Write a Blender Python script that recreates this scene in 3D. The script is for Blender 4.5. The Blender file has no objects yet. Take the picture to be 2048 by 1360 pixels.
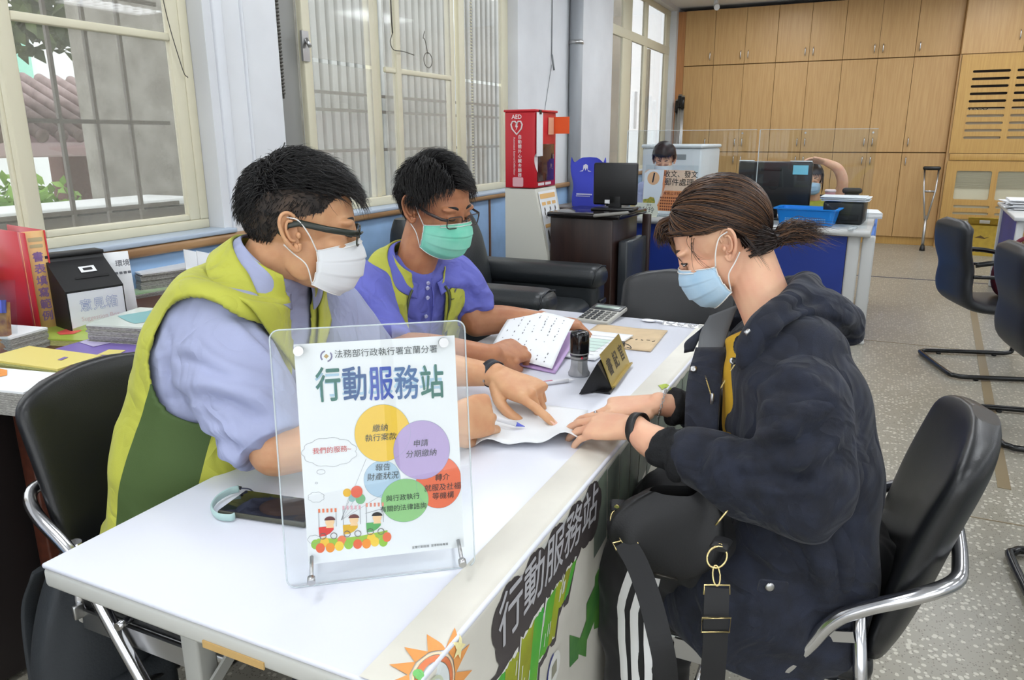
import bpy, bmesh, math, random
import numpy as np
from mathutils import Vector, Matrix, Euler
from mathutils.bvhtree import BVHTree

random.seed(7)
rng = np.random.default_rng(11)
scene = bpy.context.scene
COL = scene.collection

# ------------------------------------------------------------------ camera
F_PX = 1503.0                       # focal length in pixels of the 2048x1360 frame
PITCH, ROLL, YAW = math.radians(15.1), math.radians(-0.225), math.radians(25.0)
CAM = np.array([0.0, 0.0, 1.32])
_cp, _sp, _cr, _sr = math.cos(PITCH), math.sin(PITCH), math.cos(ROLL), math.sin(ROLL)
_R = np.array([[_cr, -_sr, 0], [_sr, _cr, 0], [0, 0, 1]]) @ np.array([[1, 0, 0], [0, -_sp, -_cp], [0, _cp, -_sp]])
_M = _R @ np.stack([[math.cos(YAW), -math.sin(YAW), 0], [math.sin(YAW), math.cos(YAW), 0], [0, 0, 1]], 1)
cam_data = bpy.data.cameras.new('camera')
cam_data.sensor_width = 36.0
cam_data.lens = 36.0 * F_PX / 2048
cam_data.clip_start = 0.02
cam_data.clip_end = 200
cam = bpy.data.objects.new('camera', cam_data)
COL.objects.link(cam)
_mw = Matrix.Identity(4)
for i in range(3):
    _mw[i][0] = _M[0][i]; _mw[i][1] = -_M[1][i]; _mw[i][2] = -_M[2][i]; _mw[i][3] = CAM[i]
cam.matrix_world = _mw
scene.camera = cam

# ------------------------------------------------------------------ world (overcast daylight) and exposure
world = bpy.data.worlds.new('sky')
scene.world = world
world.use_nodes = True
_bg = world.node_tree.nodes['Background']
_bg.inputs[0].default_value = (0.93, 0.97, 1.0, 1)
_bg.inputs[1].default_value = 2.6
scene.view_settings.view_transform = 'Standard'
scene.view_settings.look = 'None'
scene.view_settings.gamma = 1.0
scene.view_settings.use_curve_mapping = False
scene.view_settings.exposure = 0.08
LAMP_POWER = 12.5                   # watts per ceiling light
scene.cycles.max_bounces = 6
scene.cycles.diffuse_bounces = 3
scene.cycles.glossy_bounces = 3
scene.cycles.transmission_bounces = 4
scene.cycles.transparent_max_bounces = 10
scene.cycles.caustics_reflective = False
scene.cycles.caustics_refractive = False


def unp(px, py):
    return _M.T @ np.array([(px - 1024) / F_PX, (py - 680) / F_PX, 1.0])


def onx(px, py, X):                 # point of the plane x = X seen at a picture point, metres
    d = unp(px, py); return Vector(CAM + d * (X - CAM[0]) / d[0])


def ony(px, py, Y):
    d = unp(px, py); return Vector(CAM + d * (Y - CAM[1]) / d[1])


def onz(px, py, Z):
    d = unp(px, py); return Vector(CAM + d * (Z - CAM[2]) / d[2])


def atd(px, py, dep):               # point at a distance along the optical axis
    return Vector(CAM + unp(px, py) * dep)


# ------------------------------------------------------------------ materials
MATS = {}


def hexc(c):
    """sRGB 0-255 triple to linear"""
    return tuple(((v / 255) / 12.92 if v / 255 <= 0.04045 else ((v / 255 + 0.055) / 1.055) ** 2.4) for v in c) + (1.0,)


def mat(name, rgb, rough=0.5, metal=0.0, spec=0.5, coat=0.0, emis=0.0, alpha=1.0, sheen=0.0, sss=0.0,
        noise_amt=0.0, noise_scale=20.0, bump=0.0, bump_scale=200.0, rgb2=None, stretch=None, coord='Object', trans=0.0, crumple=None):
    if name in MATS:
        return MATS[name]
    m = bpy.data.materials.new(name)
    m.use_nodes = True
    nt = m.node_tree
    b = nt.nodes['Principled BSDF']
    b.inputs['Base Color'].default_value = hexc(rgb)
    b.inputs['Roughness'].default_value = rough
    b.inputs['Metallic'].default_value = metal
    b.inputs['Specular IOR Level'].default_value = spec
    b.inputs['Coat Weight'].default_value = coat
    b.inputs['Coat Roughness'].default_value = 0.1
    b.inputs['Sheen Weight'].default_value = sheen
    b.inputs['Alpha'].default_value = alpha
    b.inputs['Transmission Weight'].default_value = trans
    if sss:
        b.inputs['Subsurface Weight'].default_value = sss
        b.inputs['Subsurface Radius'].default_value = (0.012, 0.005, 0.003)
        b.inputs['Subsurface Scale'].default_value = 1.0
    if emis:
        b.inputs['Emission Color'].default_value = hexc(rgb)
        b.inputs['Emission Strength'].default_value = emis
    if rgb2 is not None or noise_amt or bump or crumple:
        tc = nt.nodes.new('ShaderNodeTexCoord')
        mp = nt.nodes.new('ShaderNodeMapping')
        nt.links.new(tc.outputs[coord], mp.inputs[0])
        if stretch:
            mp.inputs['Scale'].default_value = stretch
    if rgb2 is not None or noise_amt:
        n = nt.nodes.new('ShaderNodeTexNoise')
        n.inputs['Scale'].default_value = noise_scale
        n.inputs['Detail'].default_value = 4
        nt.links.new(mp.outputs[0], n.inputs['Vector'])
        mx = nt.nodes.new('ShaderNodeMix'); mx.data_type = 'RGBA'
        c2 = rgb2 if rgb2 is not None else tuple(max(0, v * (1 - noise_amt)) for v in rgb)
        mx.inputs[6].default_value = hexc(rgb)
        mx.inputs[7].default_value = hexc(c2)
        rp = nt.nodes.new('ShaderNodeMapRange')
        rp.inputs[1].default_value = 0.35; rp.inputs[2].default_value = 0.65
        nt.links.new(n.outputs[0], rp.inputs[0])
        nt.links.new(rp.outputs[0], mx.inputs[0])
        nt.links.new(mx.outputs[2], b.inputs['Base Color'])
    if bump:
        n2 = nt.nodes.new('ShaderNodeTexNoise')
        n2.inputs['Scale'].default_value = bump_scale
        n2.inputs['Detail'].default_value = 3
        nt.links.new(mp.outputs[0], n2.inputs['Vector'])
        bp = nt.nodes.new('ShaderNodeBump')
        bp.inputs['Strength'].default_value = bump
        bp.inputs['Distance'].default_value = 0.002
        nt.links.new(n2.outputs[0], bp.inputs['Height'])
        nt.links.new(bp.outputs[0], b.inputs['Normal'])
    if crumple:                                  # cloth creases: (scale, distance in metres)
        n3 = nt.nodes.new('ShaderNodeTexNoise')
        n3.inputs['Scale'].default_value = crumple[0]; n3.inputs['Detail'].default_value = 2.5; n3.inputs['Distortion'].default_value = 0.9
        nt.links.new(mp.outputs[0], n3.inputs['Vector'])
        ab = nt.nodes.new('ShaderNodeMapRange'); ab.inputs[1].default_value = 0.32; ab.inputs[2].default_value = 0.68
        nt.links.new(n3.outputs[0], ab.inputs[0])
        pp_ = nt.nodes.new('ShaderNodeMath'); pp_.operation = 'PINGPONG'; pp_.inputs[1].default_value = 0.33
        nt.links.new(ab.outputs[0], pp_.inputs[0])
        b3 = nt.nodes.new('ShaderNodeBump'); b3.inputs['Strength'].default_value = 1.0; b3.inputs['Distance'].default_value = crumple[1]
        nt.links.new(pp_.outputs[0], b3.inputs['Height'])
        if bump:
            nt.links.new(bp.outputs[0], b3.inputs['Normal'])
        nt.links.new(b3.outputs[0], b.inputs['Normal'])
    MATS[name] = m
    return m


def glass_mat(name, tint=(255, 255, 255), refl=0.08, veil=0.0, veil_rgb=(200, 200, 195), rough=0.02):
    """clear sheet: transparent + weak mirror, with an optional dusty veil"""
    if name in MATS:
        return MATS[name]
    m = bpy.data.materials.new(name)
    m.use_nodes = True
    nt = m.node_tree
    nt.nodes.clear()
    out = nt.nodes.new('ShaderNodeOutputMaterial')
    tr = nt.nodes.new('ShaderNodeBsdfTransparent'); tr.inputs[0].default_value = hexc(tint)
    gl = nt.nodes.new('ShaderNodeBsdfGlossy'); gl.inputs['Roughness'].default_value = rough
    lw = nt.nodes.new('ShaderNodeLayerWeight')           # Schlick-like: the same from both sides of the thin sheet
    pw = nt.nodes.new('ShaderNodeMath'); pw.operation = 'POWER'; pw.inputs[1].default_value = 5.0
    nt.links.new(lw.outputs['Facing'], pw.inputs[0])
    mu = nt.nodes.new('ShaderNodeMath'); mu.operation = 'MULTIPLY_ADD'
    mu.inputs[1].default_value = 0.9; mu.inputs[2].default_value = refl * 0.5
    mu.use_clamp = True
    nt.links.new(pw.outputs[0], mu.inputs[0])
    mx = nt.nodes.new('ShaderNodeMixShader')
    nt.links.new(mu.outputs[0], mx.inputs[0])
    nt.links.new(tr.outputs[0], mx.inputs[1])
    nt.links.new(gl.outputs[0], mx.inputs[2])
    last = mx
    if veil:
        df = nt.nodes.new('ShaderNodeBsdfDiffuse'); df.inputs[0].default_value = hexc(veil_rgb)
        m2 = nt.nodes.new('ShaderNodeMixShader'); m2.inputs[0].default_value = veil
        nt.links.new(mx.outputs[0], m2.inputs[1]); nt.links.new(df.outputs[0], m2.inputs[2])
        last = m2
    nt.links.new(last.outputs[0], out.inputs[0])
    MATS[name] = m
    return m


# ------------------------------------------------------------------ mesh builder
class MB:
    """collects simple solids and links them as ONE mesh object"""

    def __init__(self):
        self.v = []; self.f = []; self.mi = []; self.sm = []; self.cur = 0; self.smooth = False

    def add(self, vs, fs, smooth=None, mi=None):
        o = len(self.v)
        self.v.extend([tuple(p) for p in vs])
        for f in fs:
            self.f.append([i + o for i in f])
            self.mi.append(self.cur if mi is None else mi)
            self.sm.append(self.smooth if smooth is None else smooth)
        return self

    def box(self, c, s, rot=None, M=None):
        x, y, z = s[0] / 2, s[1] / 2, s[2] / 2
        vs = [Vector((a, b, d)) for a in (-x, x) for b in (-y, y) for d in (-z, z)]
        if rot is not None:
            r = Euler(rot).to_matrix(); vs = [r @ p for p in vs]
        vs = [p + Vector(c) for p in vs]
        if M is not None:
            vs = [M @ p for p in vs]
        return self.add(vs, [(0, 1, 3, 2), (4, 6, 7, 5), (0, 4, 5, 1), (2, 3, 7, 6), (0, 2, 6, 4), (1, 5, 7, 3)], smooth=False)

    def rbox(self, c, s, r=0.01, seg=3, rot=None, M=None, smooth=True):
        bm = bmesh.new()
        bmesh.ops.create_cube(bm, size=1.0)
        for v in bm.verts:
            v.co = Vector((v.co.x * s[0], v.co.y * s[1], v.co.z * s[2]))
        bmesh.ops.bevel(bm, geom=list(bm.edges), offset=min(r, min(s) * 0.49), segments=seg, profile=0.5, affect='EDGES')
        bm.verts.index_update()
        R = Euler(rot).to_matrix() if rot is not None else Matrix.Identity(3)
        vs = [R @ v.co + Vector(c) for v in bm.verts]
        if M is not None:
            vs = [M @ p for p in vs]
        fs = [[v.index for v in f.verts] for f in bm.faces]
        bm.free()
        return self.add(vs, fs, smooth=smooth)

    def loft(self, rings, cap=True, closed=True, smooth=True):
        n = len(rings[0]); vs = [p for r in rings for p in r]; fs = []
        for i in range(len(rings) - 1):
            for j in range(n if closed else n - 1):
                k = (j + 1) % n
                fs.append((i * n + j, i * n + k, (i + 1) * n + k, (i + 1) * n + j))
        self.add(vs, fs, smooth=smooth)
        if cap and closed:
            o = len(self.v) - len(vs)
            for f in (list(range(n))[::-1], [(len(rings) - 1) * n + j for j in range(n)]):
                self.f.append([i + o for i in f]); self.mi.append(self.cur); self.sm.append(False)
        return self

    def tube(self, pts, r, seg=10, cap=True, closed=False, flat=None, up=None, smooth=True):
        """round (or flattened: flat = (rx, ry)) bar along a polyline; r may be a list"""
        pts = [Vector(p) for p in pts]
        n = len(pts); rings = []
        prev = None
        for i, p in enumerate(pts):
            if closed:
                t = pts[(i + 1) % n] - pts[(i - 1) % n]
            else:
                t = pts[min(i + 1, n - 1)] - pts[max(i - 1, 0)]
            if t.length < 1e-9:
                t = Vector((0, 0, 1))
            t.normalize()
            if prev is None:
                u = Vector(up) if up is not None else (Vector((0, 0, 1)) if abs(t.z) < 0.9 else Vector((1, 0, 0)))
            else:
                u = prev
            u = (u - t * u.dot(t))
            if u.length < 1e-6:
                u = t.orthogonal()
            u.normalize(); prev = u
            w = t.cross(u)
            rr = r[i] if isinstance(r, (list, tuple)) else r
            if isinstance(rr, (list, tuple)):
                ra, rb = rr
            elif flat:
                ra, rb = flat
            else:
                ra = rb = rr
            rings.append([p + w * (math.cos(2 * math.pi * k / seg) * ra) + u * (math.sin(2 * math.pi * k / seg) * rb) for k in range(seg)])
        if closed:
            rings.append(rings[0])
            return self.loft(rings, cap=False, smooth=smooth)
        return self.loft(rings, cap=cap, smooth=smooth)

    def cyl(self, p0, p1, r, seg=16, r1=None):
        return self.tube([p0, p1], [r, r if r1 is None else r1], seg=seg)

    def lathe(self, c, prof, seg=24, M=None, smooth=True):
        rings = []
        for rad, z in prof:
            ring = [Vector((c[0] + rad * math.cos(2 * math.pi * k / seg), c[1] + rad * math.sin(2 * math.pi * k / seg), c[2] + z)) for k in range(seg)]
            if M is not None:
                ring = [M @ p for p in ring]
            rings.append(ring)
        return self.loft(rings, smooth=smooth)

    def ell(self, c, r, rot=None, seg=16, rings=10, M=None):
        R = Euler(rot).to_matrix() if rot is not None else Matrix.Identity(3)
        vs = []; fs = []
        for i in range(rings + 1):
            th = math.pi * i / rings
            for j in range(seg):
                ph = 2 * math.pi * j / seg
                p = R @ Vector((r[0] * math.sin(th) * math.cos(ph), r[1] * math.sin(th) * math.sin(ph), r[2] * math.cos(th))) + Vector(c)
                vs.append(M @ p if M is not None else p)
        for i in range(rings):
            for j in range(seg):
                k = (j + 1) % seg
                fs.append((i * seg + j, (i + 1) * seg + j, (i + 1) * seg + k, i * seg + k))
        return self.add(vs, fs, smooth=True)

    def prism(self, outline, h, M=None, smooth=False):
        """outline: 2-D points; extruded along local z by h"""
        n = len(outline)
        vs = [Vector((p[0], p[1], 0)) for p in outline] + [Vector((p[0], p[1], h)) for p in outline]
        if M is not None:
            vs = [M @ p for p in vs]
        fs = [list(range(n))[::-1], [n + i for i in range(n)]] + [(i, (i + 1) % n, n + (i + 1) % n, n + i) for i in range(n)]
        return self.add(vs, fs, smooth=smooth)

    def poly(self, outline, M, z=0.0):
        vs = [M @ Vector((p[0], p[1], z)) for p in outline]
        return self.add(vs, [list(range(len(vs)))], smooth=False)

    def grid(self, fn, nu, nv, closed_u=False, smooth=True):
        vs = [fn(i / (nu if closed_u else nu - 1), j / (nv - 1)) for j in range(nv) for i in range(nu)]
        fs = []
        for j in range(nv - 1):
            for i in range(nu if closed_u else nu - 1):
                k = (i + 1) % nu
                fs.append((j * nu + i, j * nu + k, (j + 1) * nu + k, (j + 1) * nu + i))
        return self.add(vs, fs, smooth=smooth)

    def text(self, s, size, M, z=0.0, align='CENTER', shear=0.0, bold=0.0, sx=1.0, spacing=1.0):
        vs, fs = text_geo(s, align, 0.0, spacing)
        f = max(bold, 0.0) * 0.8
        for q, (dx, dy) in enumerate(((0, 0), (f, 0), (-f, 0), (0, f), (0, -f)) if f else ((0, 0),)):
            self.add([M @ Vector(((x + dx + shear * y) * size * sx, (y + dy) * size, z + q * 2e-6)) for x, y in vs], fs, smooth=False)
        return self

    def build(self, name, mats, parent=None, loc=None, rot=None, autosmooth=None):
        me = bpy.data.meshes.new(name)
        me.from_pydata(self.v, [], self.f)
        ms = mats if isinstance(mats, (list, tuple)) else [mats]
        for m in ms:
            me.materials.append(m)
        me.polygons.foreach_set('material_index', self.mi)
        me.polygons.foreach_set('use_smooth', self.sm)
        me.update()
        return link(name, me, parent, loc, rot)


def link(name, me, parent=None, loc=None, rot=None):
    o = bpy.data.objects.new(name, me)
    COL.objects.link(o)
    if parent is not None:
        o.parent = parent
    if loc is not None:
        o.location = loc
    if rot is not None:
        o.rotation_euler = rot
    return o


_TXT = {}
WORK = bpy.data.scenes.new('workbench')         # scratch scene for text outlines and remeshing; removed at the end


def text_geo(s, align='CENTER', bold=0.0, spacing=1.0):
    key = (s, align, bold, spacing)
    if key not in _TXT:
        c = bpy.data.curves.new('lettering_source', 'FONT')
        c.body = s; c.size = 1.0; c.align_x = align; c.align_y = 'CENTER'; c.offset = bold; c.resolution_u = 3
        c.space_character = spacing
        o = bpy.data.objects.new('lettering_source', c)
        WORK.collection.objects.link(o)
        WORK.view_layers[0].update()
        ev = o.evaluated_get(WORK.view_layers[0].depsgraph)
        me = ev.to_mesh()
        vs = [(v.co.x, v.co.y) for v in me.vertices]
        fs = [list(p.vertices) for p in me.polygons]
        ev.to_mesh_clear()
        bpy.data.objects.remove(o); bpy.data.curves.remove(c)
        _TXT[key] = (vs, fs)
    return _TXT[key]


def tag(o, label, cat, group=None, kind=None):
    o['label'] = label
    if cat:
        o['category'] = cat
    if group:
        o['group'] = group
    if kind:
        o['kind'] = kind
    return o


def thing(name, label, cat, loc=(0, 0, 0), rz=0.0, group=None):
    o = bpy.data.objects.new(name, None)
    o.empty_display_size = 0.1
    COL.objects.link(o)
    o.location = loc
    o.rotation_euler = (0, 0, rz)
    return tag(o, label, cat, group)


def struct(o, label=None):
    o['kind'] = 'structure'
    if label:
        o['label'] = label
    return o


def frame(o, x, y):
    """matrix with origin o, local x and y axes (made orthonormal); z = x cross y"""
    x = Vector(x).normalized(); y = Vector(y); y = (y - x * y.dot(x)).normalized(); z = x.cross(y)
    M = Matrix.Identity(4)
    for i in range(3):
        M[i][0] = x[i]; M[i][1] = y[i]; M[i][2] = z[i]; M[i][3] = o[i]
    return M


def spline(pts, n=8, closed=False):
    """Catmull-Rom through points (any dimension)"""
    P = [np.array(p, float) for p in pts]
    out = []
    m = len(P)
    for i in range(m if closed else m - 1):
        if closed:
            p0, p1, p2, p3 = P[(i - 1) % m], P[i], P[(i + 1) % m], P[(i + 2) % m]
        else:
            p1, p2 = P[i], P[i + 1]
            p0 = P[i - 1] if i > 0 else 2 * p1 - p2
            p3 = P[i + 2] if i + 2 < m else 2 * p2 - p1
        for k in range(n):
            t = k / n
            out.append(0.5 * ((2 * p1) + (-p0 + p2) * t + (2 * p0 - 5 * p1 + 4 * p2 - p3) * t * t + (-p0 + 3 * p1 - 3 * p2 + p3) * t ** 3))
    if not closed:
        out.append(P[-1])
    return [Vector(p) if len(p) == 3 else p for p in out]


def rrect(w, h, r, n=5):
    pts = []
    for cx, cy, a0 in ((w / 2 - r, h / 2 - r, 0), (-w / 2 + r, h / 2 - r, 90), (-w / 2 + r, -h / 2 + r, 180), (w / 2 - r, -h / 2 + r, 270)):
        for k in range(n + 1):
            a = math.radians(a0 + 90 * k / n)
            pts.append((cx + r * math.cos(a), cy + r * math.sin(a)))
    return pts


def disc(cx, cy, rx, ry=None, n=28):
    ry = rx if ry is None else ry
    return [(cx + rx * math.cos(2 * math.pi * k / n), cy + ry * math.sin(2 * math.pi * k / n)) for k in range(n)]


# common materials
M_WHITE = mat('white_paint', (226, 229, 234), rough=0.6, noise_amt=0.03, noise_scale=2.0)
M_CREAM = mat('cream_frame_paint', (222, 216, 190), rough=0.45)
M_CHROME = mat('chrome', (205, 205, 208), rough=0.16, metal=1.0)
M_STEEL = mat('brushed_steel', (190, 190, 190), rough=0.3, metal=1.0)
M_GOLDM = mat('pale_gold_metal', (215, 195, 140), rough=0.25, metal=1.0)
M_BLKVINYL = mat('black_vinyl', (28, 30, 33), rough=0.38, bump=0.25, bump_scale=350)
M_BLKPLAST = mat('black_plastic', (22, 22, 24), rough=0.35)
M_BLKTUBE = mat('black_tube', (20, 21, 22), rough=0.25)
M_PAPER = mat('white_paper', (236, 238, 240), rough=0.7)
M_INK = mat('black_ink', (30, 30, 34), rough=0.7)
M_ALMOND = mat('grey_laminate', (205, 206, 204), rough=0.4)
# ------------------------------------------------------------------ the room
XW = -2.5                 # inner face of the window wall
XE, YF, YB, ZC = 5.6, -3.2, 10.95, 2.95


def floor_mat():
    m = bpy.data.materials.new('terrazzo'); m.use_nodes = True
    nt = m.node_tree; b = nt.nodes['Principled BSDF']
    tc = nt.nodes.new('ShaderNodeTexCoord')
    v = nt.nodes.new('ShaderNodeTexVoronoi'); v.inputs['Scale'].default_value = 62
    v2 = nt.nodes.new('ShaderNodeTexVoronoi'); v2.inputs['Scale'].default_value = 150
    nz = nt.nodes.new('ShaderNodeTexNoise'); nz.inputs['Scale'].default_value = 1.3; nz.inputs['Detail'].default_value = 5
    dn = nt.nodes.new('ShaderNodeTexNoise'); dn.inputs['Scale'].default_value = 45
    ad = nt.nodes.new('ShaderNodeVectorMath'); ad.operation = 'MULTIPLY_ADD'
    ad.inputs[1].default_value = (0.012, 0.012, 0.0)
    nt.links.new(tc.outputs['Object'], ad.inputs[2]); nt.links.new(dn.outputs['Color'], ad.inputs[0])
    for t in (v, v2):
        nt.links.new(ad.outputs[0], t.inputs['Vector'])
    nt.links.new(tc.outputs['Object'], nz.inputs['Vector'])
    base = nt.nodes.new('ShaderNodeMix'); base.data_type = 'RGBA'
    base.inputs[6].default_value = hexc((142, 136, 120)); base.inputs[7].default_value = hexc((166, 162, 150))
    nt.links.new(nz.outputs[0], base.inputs[0])

    def chips(tex, thr, keep, colr, prev):
        lt = nt.nodes.new('ShaderNodeMath'); lt.operation = 'LESS_THAN'; lt.inputs[1].default_value = thr
        nt.links.new(tex.outputs['Distance'], lt.inputs[0])
        sp = nt.nodes.new('ShaderNodeSeparateColor'); nt.links.new(tex.outputs['Color'], sp.inputs[0])
        gt = nt.nodes.new('ShaderNodeMath'); gt.operation = 'GREATER_THAN'; gt.inputs[1].default_value = keep
        nt.links.new(sp.outputs[0], gt.inputs[0])
        mu = nt.nodes.new('ShaderNodeMath'); mu.operation = 'MULTIPLY'
        nt.links.new(lt.outputs[0], mu.inputs[0]); nt.links.new(gt.outputs[0], mu.inputs[1])
        mx = nt.nodes.new('ShaderNodeMix'); mx.data_type = 'RGBA'; mx.inputs[7].default_value = hexc(colr)
        nt.links.new(mu.outputs[0], mx.inputs[0]); nt.links.new(prev, mx.inputs[6])
        return mx.outputs[2]
    o = chips(v2, 0.34, 0.62, (118, 112, 100), base.outputs[2])
    o = chips(v, 0.40, 0.52, (198, 194, 180), o)
    nt.links.new(o, b.inputs['Base Color'])
    b.inputs['Roughness'].default_value = 0.33
    return m


M_FLOOR = floor_mat()
mb = MB()
mb.add([(XW - 0.12, YF, 0), (XE, YF, 0), (XE, YB, 0), (XW - 0.12, YB, 0)], [(0, 1, 2, 3)], smooth=False)
floor = struct(mb.build('floor', M_FLOOR))
# divider strips let into the terrazzo
M_STRIP = mat('floor_strip', (74, 78, 100), rough=0.5)
M_STRIP2 = mat('floor_strip_tan', (136, 120, 92), rough=0.5)
MB().box((1.0, 8.02, 0.0012), (6.6, 0.028, 0.0024)).build('divider_strip', M_STRIP, floor)
MB().box((0.86, 6.9, 0.001), (0.045, 7.4, 0.002), rot=(0, 0, math.radians(-4))).build('divider_strip', M_STRIP2, floor)
for yy in (0.4, 2.9, 5.4):
    MB().box((1.6, yy, 0.0008), (8, 0.006, 0.0016)).build('divider_strip', M_STRIP2, floor)
MB().box((1.75, 4.2, 0.0015), (1.5, 7.0, 0.003), rot=(0, 0, math.radians(-4))).build('grey_floor_band', mat('grey_floor_band', (112, 116, 112), rough=0.4, noise_amt=0.15), floor)

mb = MB()
mb.add([(XW - 0.12, YF, ZC), (XE, YF, ZC), (XE, YB, ZC), (XW - 0.12, YB, ZC)], [(3, 2, 1, 0)], smooth=False)
struct(mb.build('ceiling', mat('ceiling_white', (232, 234, 238), rough=0.8)))
for nm, vs in (('wall_right', [(XE, YF, 0), (XE, YB, 0), (XE, YB, ZC), (XE, YF, ZC)]),
               
               ('wall_back', [(XW - 0.12, YB, 0), (XE, YB, 0), (XE, YB, ZC), (XW - 0.12, YB, ZC)])):
    m_ = MB(); m_.add(vs, [(0, 1, 2, 3)], smooth=False); struct(m_.build(nm, M_WHITE))

# unseen glazed opening behind the camera, added to let in frontal fill daylight
wf = MB()
wf.box((-2.2, YF - 0.06, ZC / 2), (0.84, 0.12, ZC)); wf.box((5.3, YF - 0.06, ZC / 2), (0.6, 0.12, ZC)); wf.box((1.6, YF - 0.06, 2.80), (6.8, 0.12, 0.30)); wf.box((1.6, YF - 0.06, 0.10), (6.8, 0.12, 0.20))
wall_front = struct(wf.build('wall_front', M_WHITE))
dr = bpy.data.objects.new('fill_front_1', None); COL.objects.link(dr); struct(dr, 'unseen glazed front added behind the camera for frontal fill light')
for k in range(7):
    MB().box((-1.78 + k * 1.128, YF - 0.06, 1.43), (0.06, 0.08, 2.45)).build('fill_front_stile', M_CREAM, dr)
for k in range(6):
    MB().box((-1.216 + k * 1.128, YF - 0.06, 1.43), (1.06, 0.004, 2.45)).build('pane', glass_mat('fill_front_glass', refl=0.05), dr)

# window wall with three openings
OPEN = [(0.35, 2.43, 0.945, 2.50), (2.86, 5.487, 0.935, 2.50), (7.80, 10.50, 0.935, 2.90)]
mb = MB()
y0 = YF
for a, b_, z0, z1 in OPEN:
    mb.box((XW - 0.06, (y0 + a) / 2, ZC / 2), (0.12, a - y0, ZC))
    mb.box((XW - 0.06, (a + b_) / 2, z0 / 2), (0.12, b_ - a, z0))
    mb.box((XW - 0.06, (a + b_) / 2, (z1 + ZC) / 2), (0.12, b_ - a, ZC - z1))
    y0 = b_
mb.box((XW - 0.06, (y0 + YB) / 2, ZC / 2), (0.12, YB - y0, ZC))
wall_left = struct(mb.build('wall_left', mat('wall_white', (228, 230, 233), rough=0.65, noise_amt=0.06, noise_scale=1.6)))
# plaster relief on the pier beside the first window
for yy, ww, hh in ((2.50, 0.05, 2.95), (2.64, 0.012, 2.95)):
    MB().rbox((XW + 0.004, yy, hh / 2), (0.02, ww, hh), 0.006, 2).build('pier_moulding', M_WHITE, wall_left)

M_BLUEP = mat('blue_wainscot', (150, 186, 226), rough=0.45, noise_amt=0.08, noise_scale=5)
M_RAIL = mat('brown_rail_wood', (150, 112, 74), rough=0.4, rgb2=(176, 138, 96), noise_scale=8, stretch=(4, 0.4, 4))
M_RAILD = mat('brown_divider_wood', (118, 84, 62), rough=0.4)
ys = [-3.2, -2.0, -0.9, 0.1, 1.0, 1.74, 2.5, 3.2, 4.05, 4.95, 5.8, 6.7, 7.6, 8.5, 9.5, 10.5]
for a, b_ in zip(ys[:-1], ys[1:]):
    MB().rbox((XW + 0.008, (a + b_) / 2, 0.49), (0.016, b_ - a - 0.03, 0.80), 0.004, 2).build('wainscot_panel', M_BLUEP, wall_left)
    MB().box((XW + 0.010, b_ - 0.0, 0.49), (0.020, 0.022, 0.80)).build('wainscot_divider', M_RAILD, wall_left)
struct(MB().rbox((XW + 0.022, (YF + 10.5) / 2, 0.906), (0.045, 10.5 - YF, 0.04), 0.014, 3).build('trim_1', M_RAIL))
struct(MB().box((XW + 0.01, (YF + 10.5) / 2, 0.05), (0.02, 10.5 - YF, 0.1)).build('baseboard_left', M_RAILD))
M_SILL = mat('sill_grey_blue', (176, 190, 206), rough=0.45)
for k, (a, b_, z0, z1) in enumerate(OPEN[:2]):
    struct(MB().rbox((XW - 0.02, (a + b_) / 2, z0 - 0.008), (0.13, b_ - a + 0.06, 0.02), 0.005, 2).build('trim_%d' % (k + 2), M_SILL))

# ------------------------------------------------------------------ windows
XF = -2.60
G_CLEAR = glass_mat('window_glass_dusty', refl=0.06, veil=0.16, veil_rgb=(190, 188, 178))
G_FROST = glass_mat('window_glass_grimy', refl=0.08, veil=0.30, veil_rgb=(206, 205, 196), rough=0.06)
G_GREY = glass_mat('window_glass_grey', refl=0.10, veil=0.30, veil_rgb=(168, 166, 160), rough=0.03)


def bar(parent, name, y0, y1, z0, z1, x=XF, t=0.035, m=M_CREAM, r=0.005):
    return MB().rbox((x, (y0 + y1) / 2, (z0 + z1) / 2), (t, y1 - y0, z1 - z0), r, 2).build(name, m, parent)


def pane(parent, y0, y1, z0, z1, g, x=XF):
    return MB().box((x, (y0 + y1) / 2, (z0 + z1) / 2), (0.004, y1 - y0, z1 - z0)).build('pane', g, parent)


def window_root(n, label):
    o = bpy.data.objects.new('window_%d' % n, None); COL.objects.link(o)
    o.location = (0, 0, 0)
    return struct(o, label)


w1 = window_root(1, 'cream sliding window with security bars behind the left man')
bar(w1, 'window_frame', 0.35, 2.43, 0.945, 0.985)
bar(w1, 'window_frame', 0.35, 2.43, 2.46, 2.50)
bar(w1, 'window_frame', 2.385, 2.43, 0.985, 2.46)
bar(w1, 'window_frame', 0.35, 0.40, 0.985, 2.46)
for a, b_, dx in ((1.645, 2.385, 0.0), (0.40, 1.70, -0.035)):
    bar(w1, 'sash_stile', a, a + 0.055, 0.985, 2.46, x=XF + dx, t=0.03)
    bar(w1, 'sash_stile', b_ - 0.055, b_, 0.985, 2.46, x=XF + dx, t=0.03)
    bar(w1, 'sash_rail', a + 0.055, b_ - 0.055, 0.985, 1.01, x=XF + dx, t=0.03)
    bar(w1, 'sash_rail', a + 0.055, b_ - 0.055, 1.695, 1.725, x=XF + dx, t=0.03)
    pane(w1, a + 0.05, b_ - 0.05, 1.0, 1.70, G_CLEAR, XF + dx)
    pane(w1, a + 0.05, b_ - 0.05, 1.72, 2.46, G_CLEAR, XF + dx)
M_BAR = mat('grille_bar_paint', (92, 86, 76), rough=0.5)
w1g = thing('window_grille', 'dark metal security grille of vertical bars outside the left window', 'grille', (-2.78, 1.4, 0.95))
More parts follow.
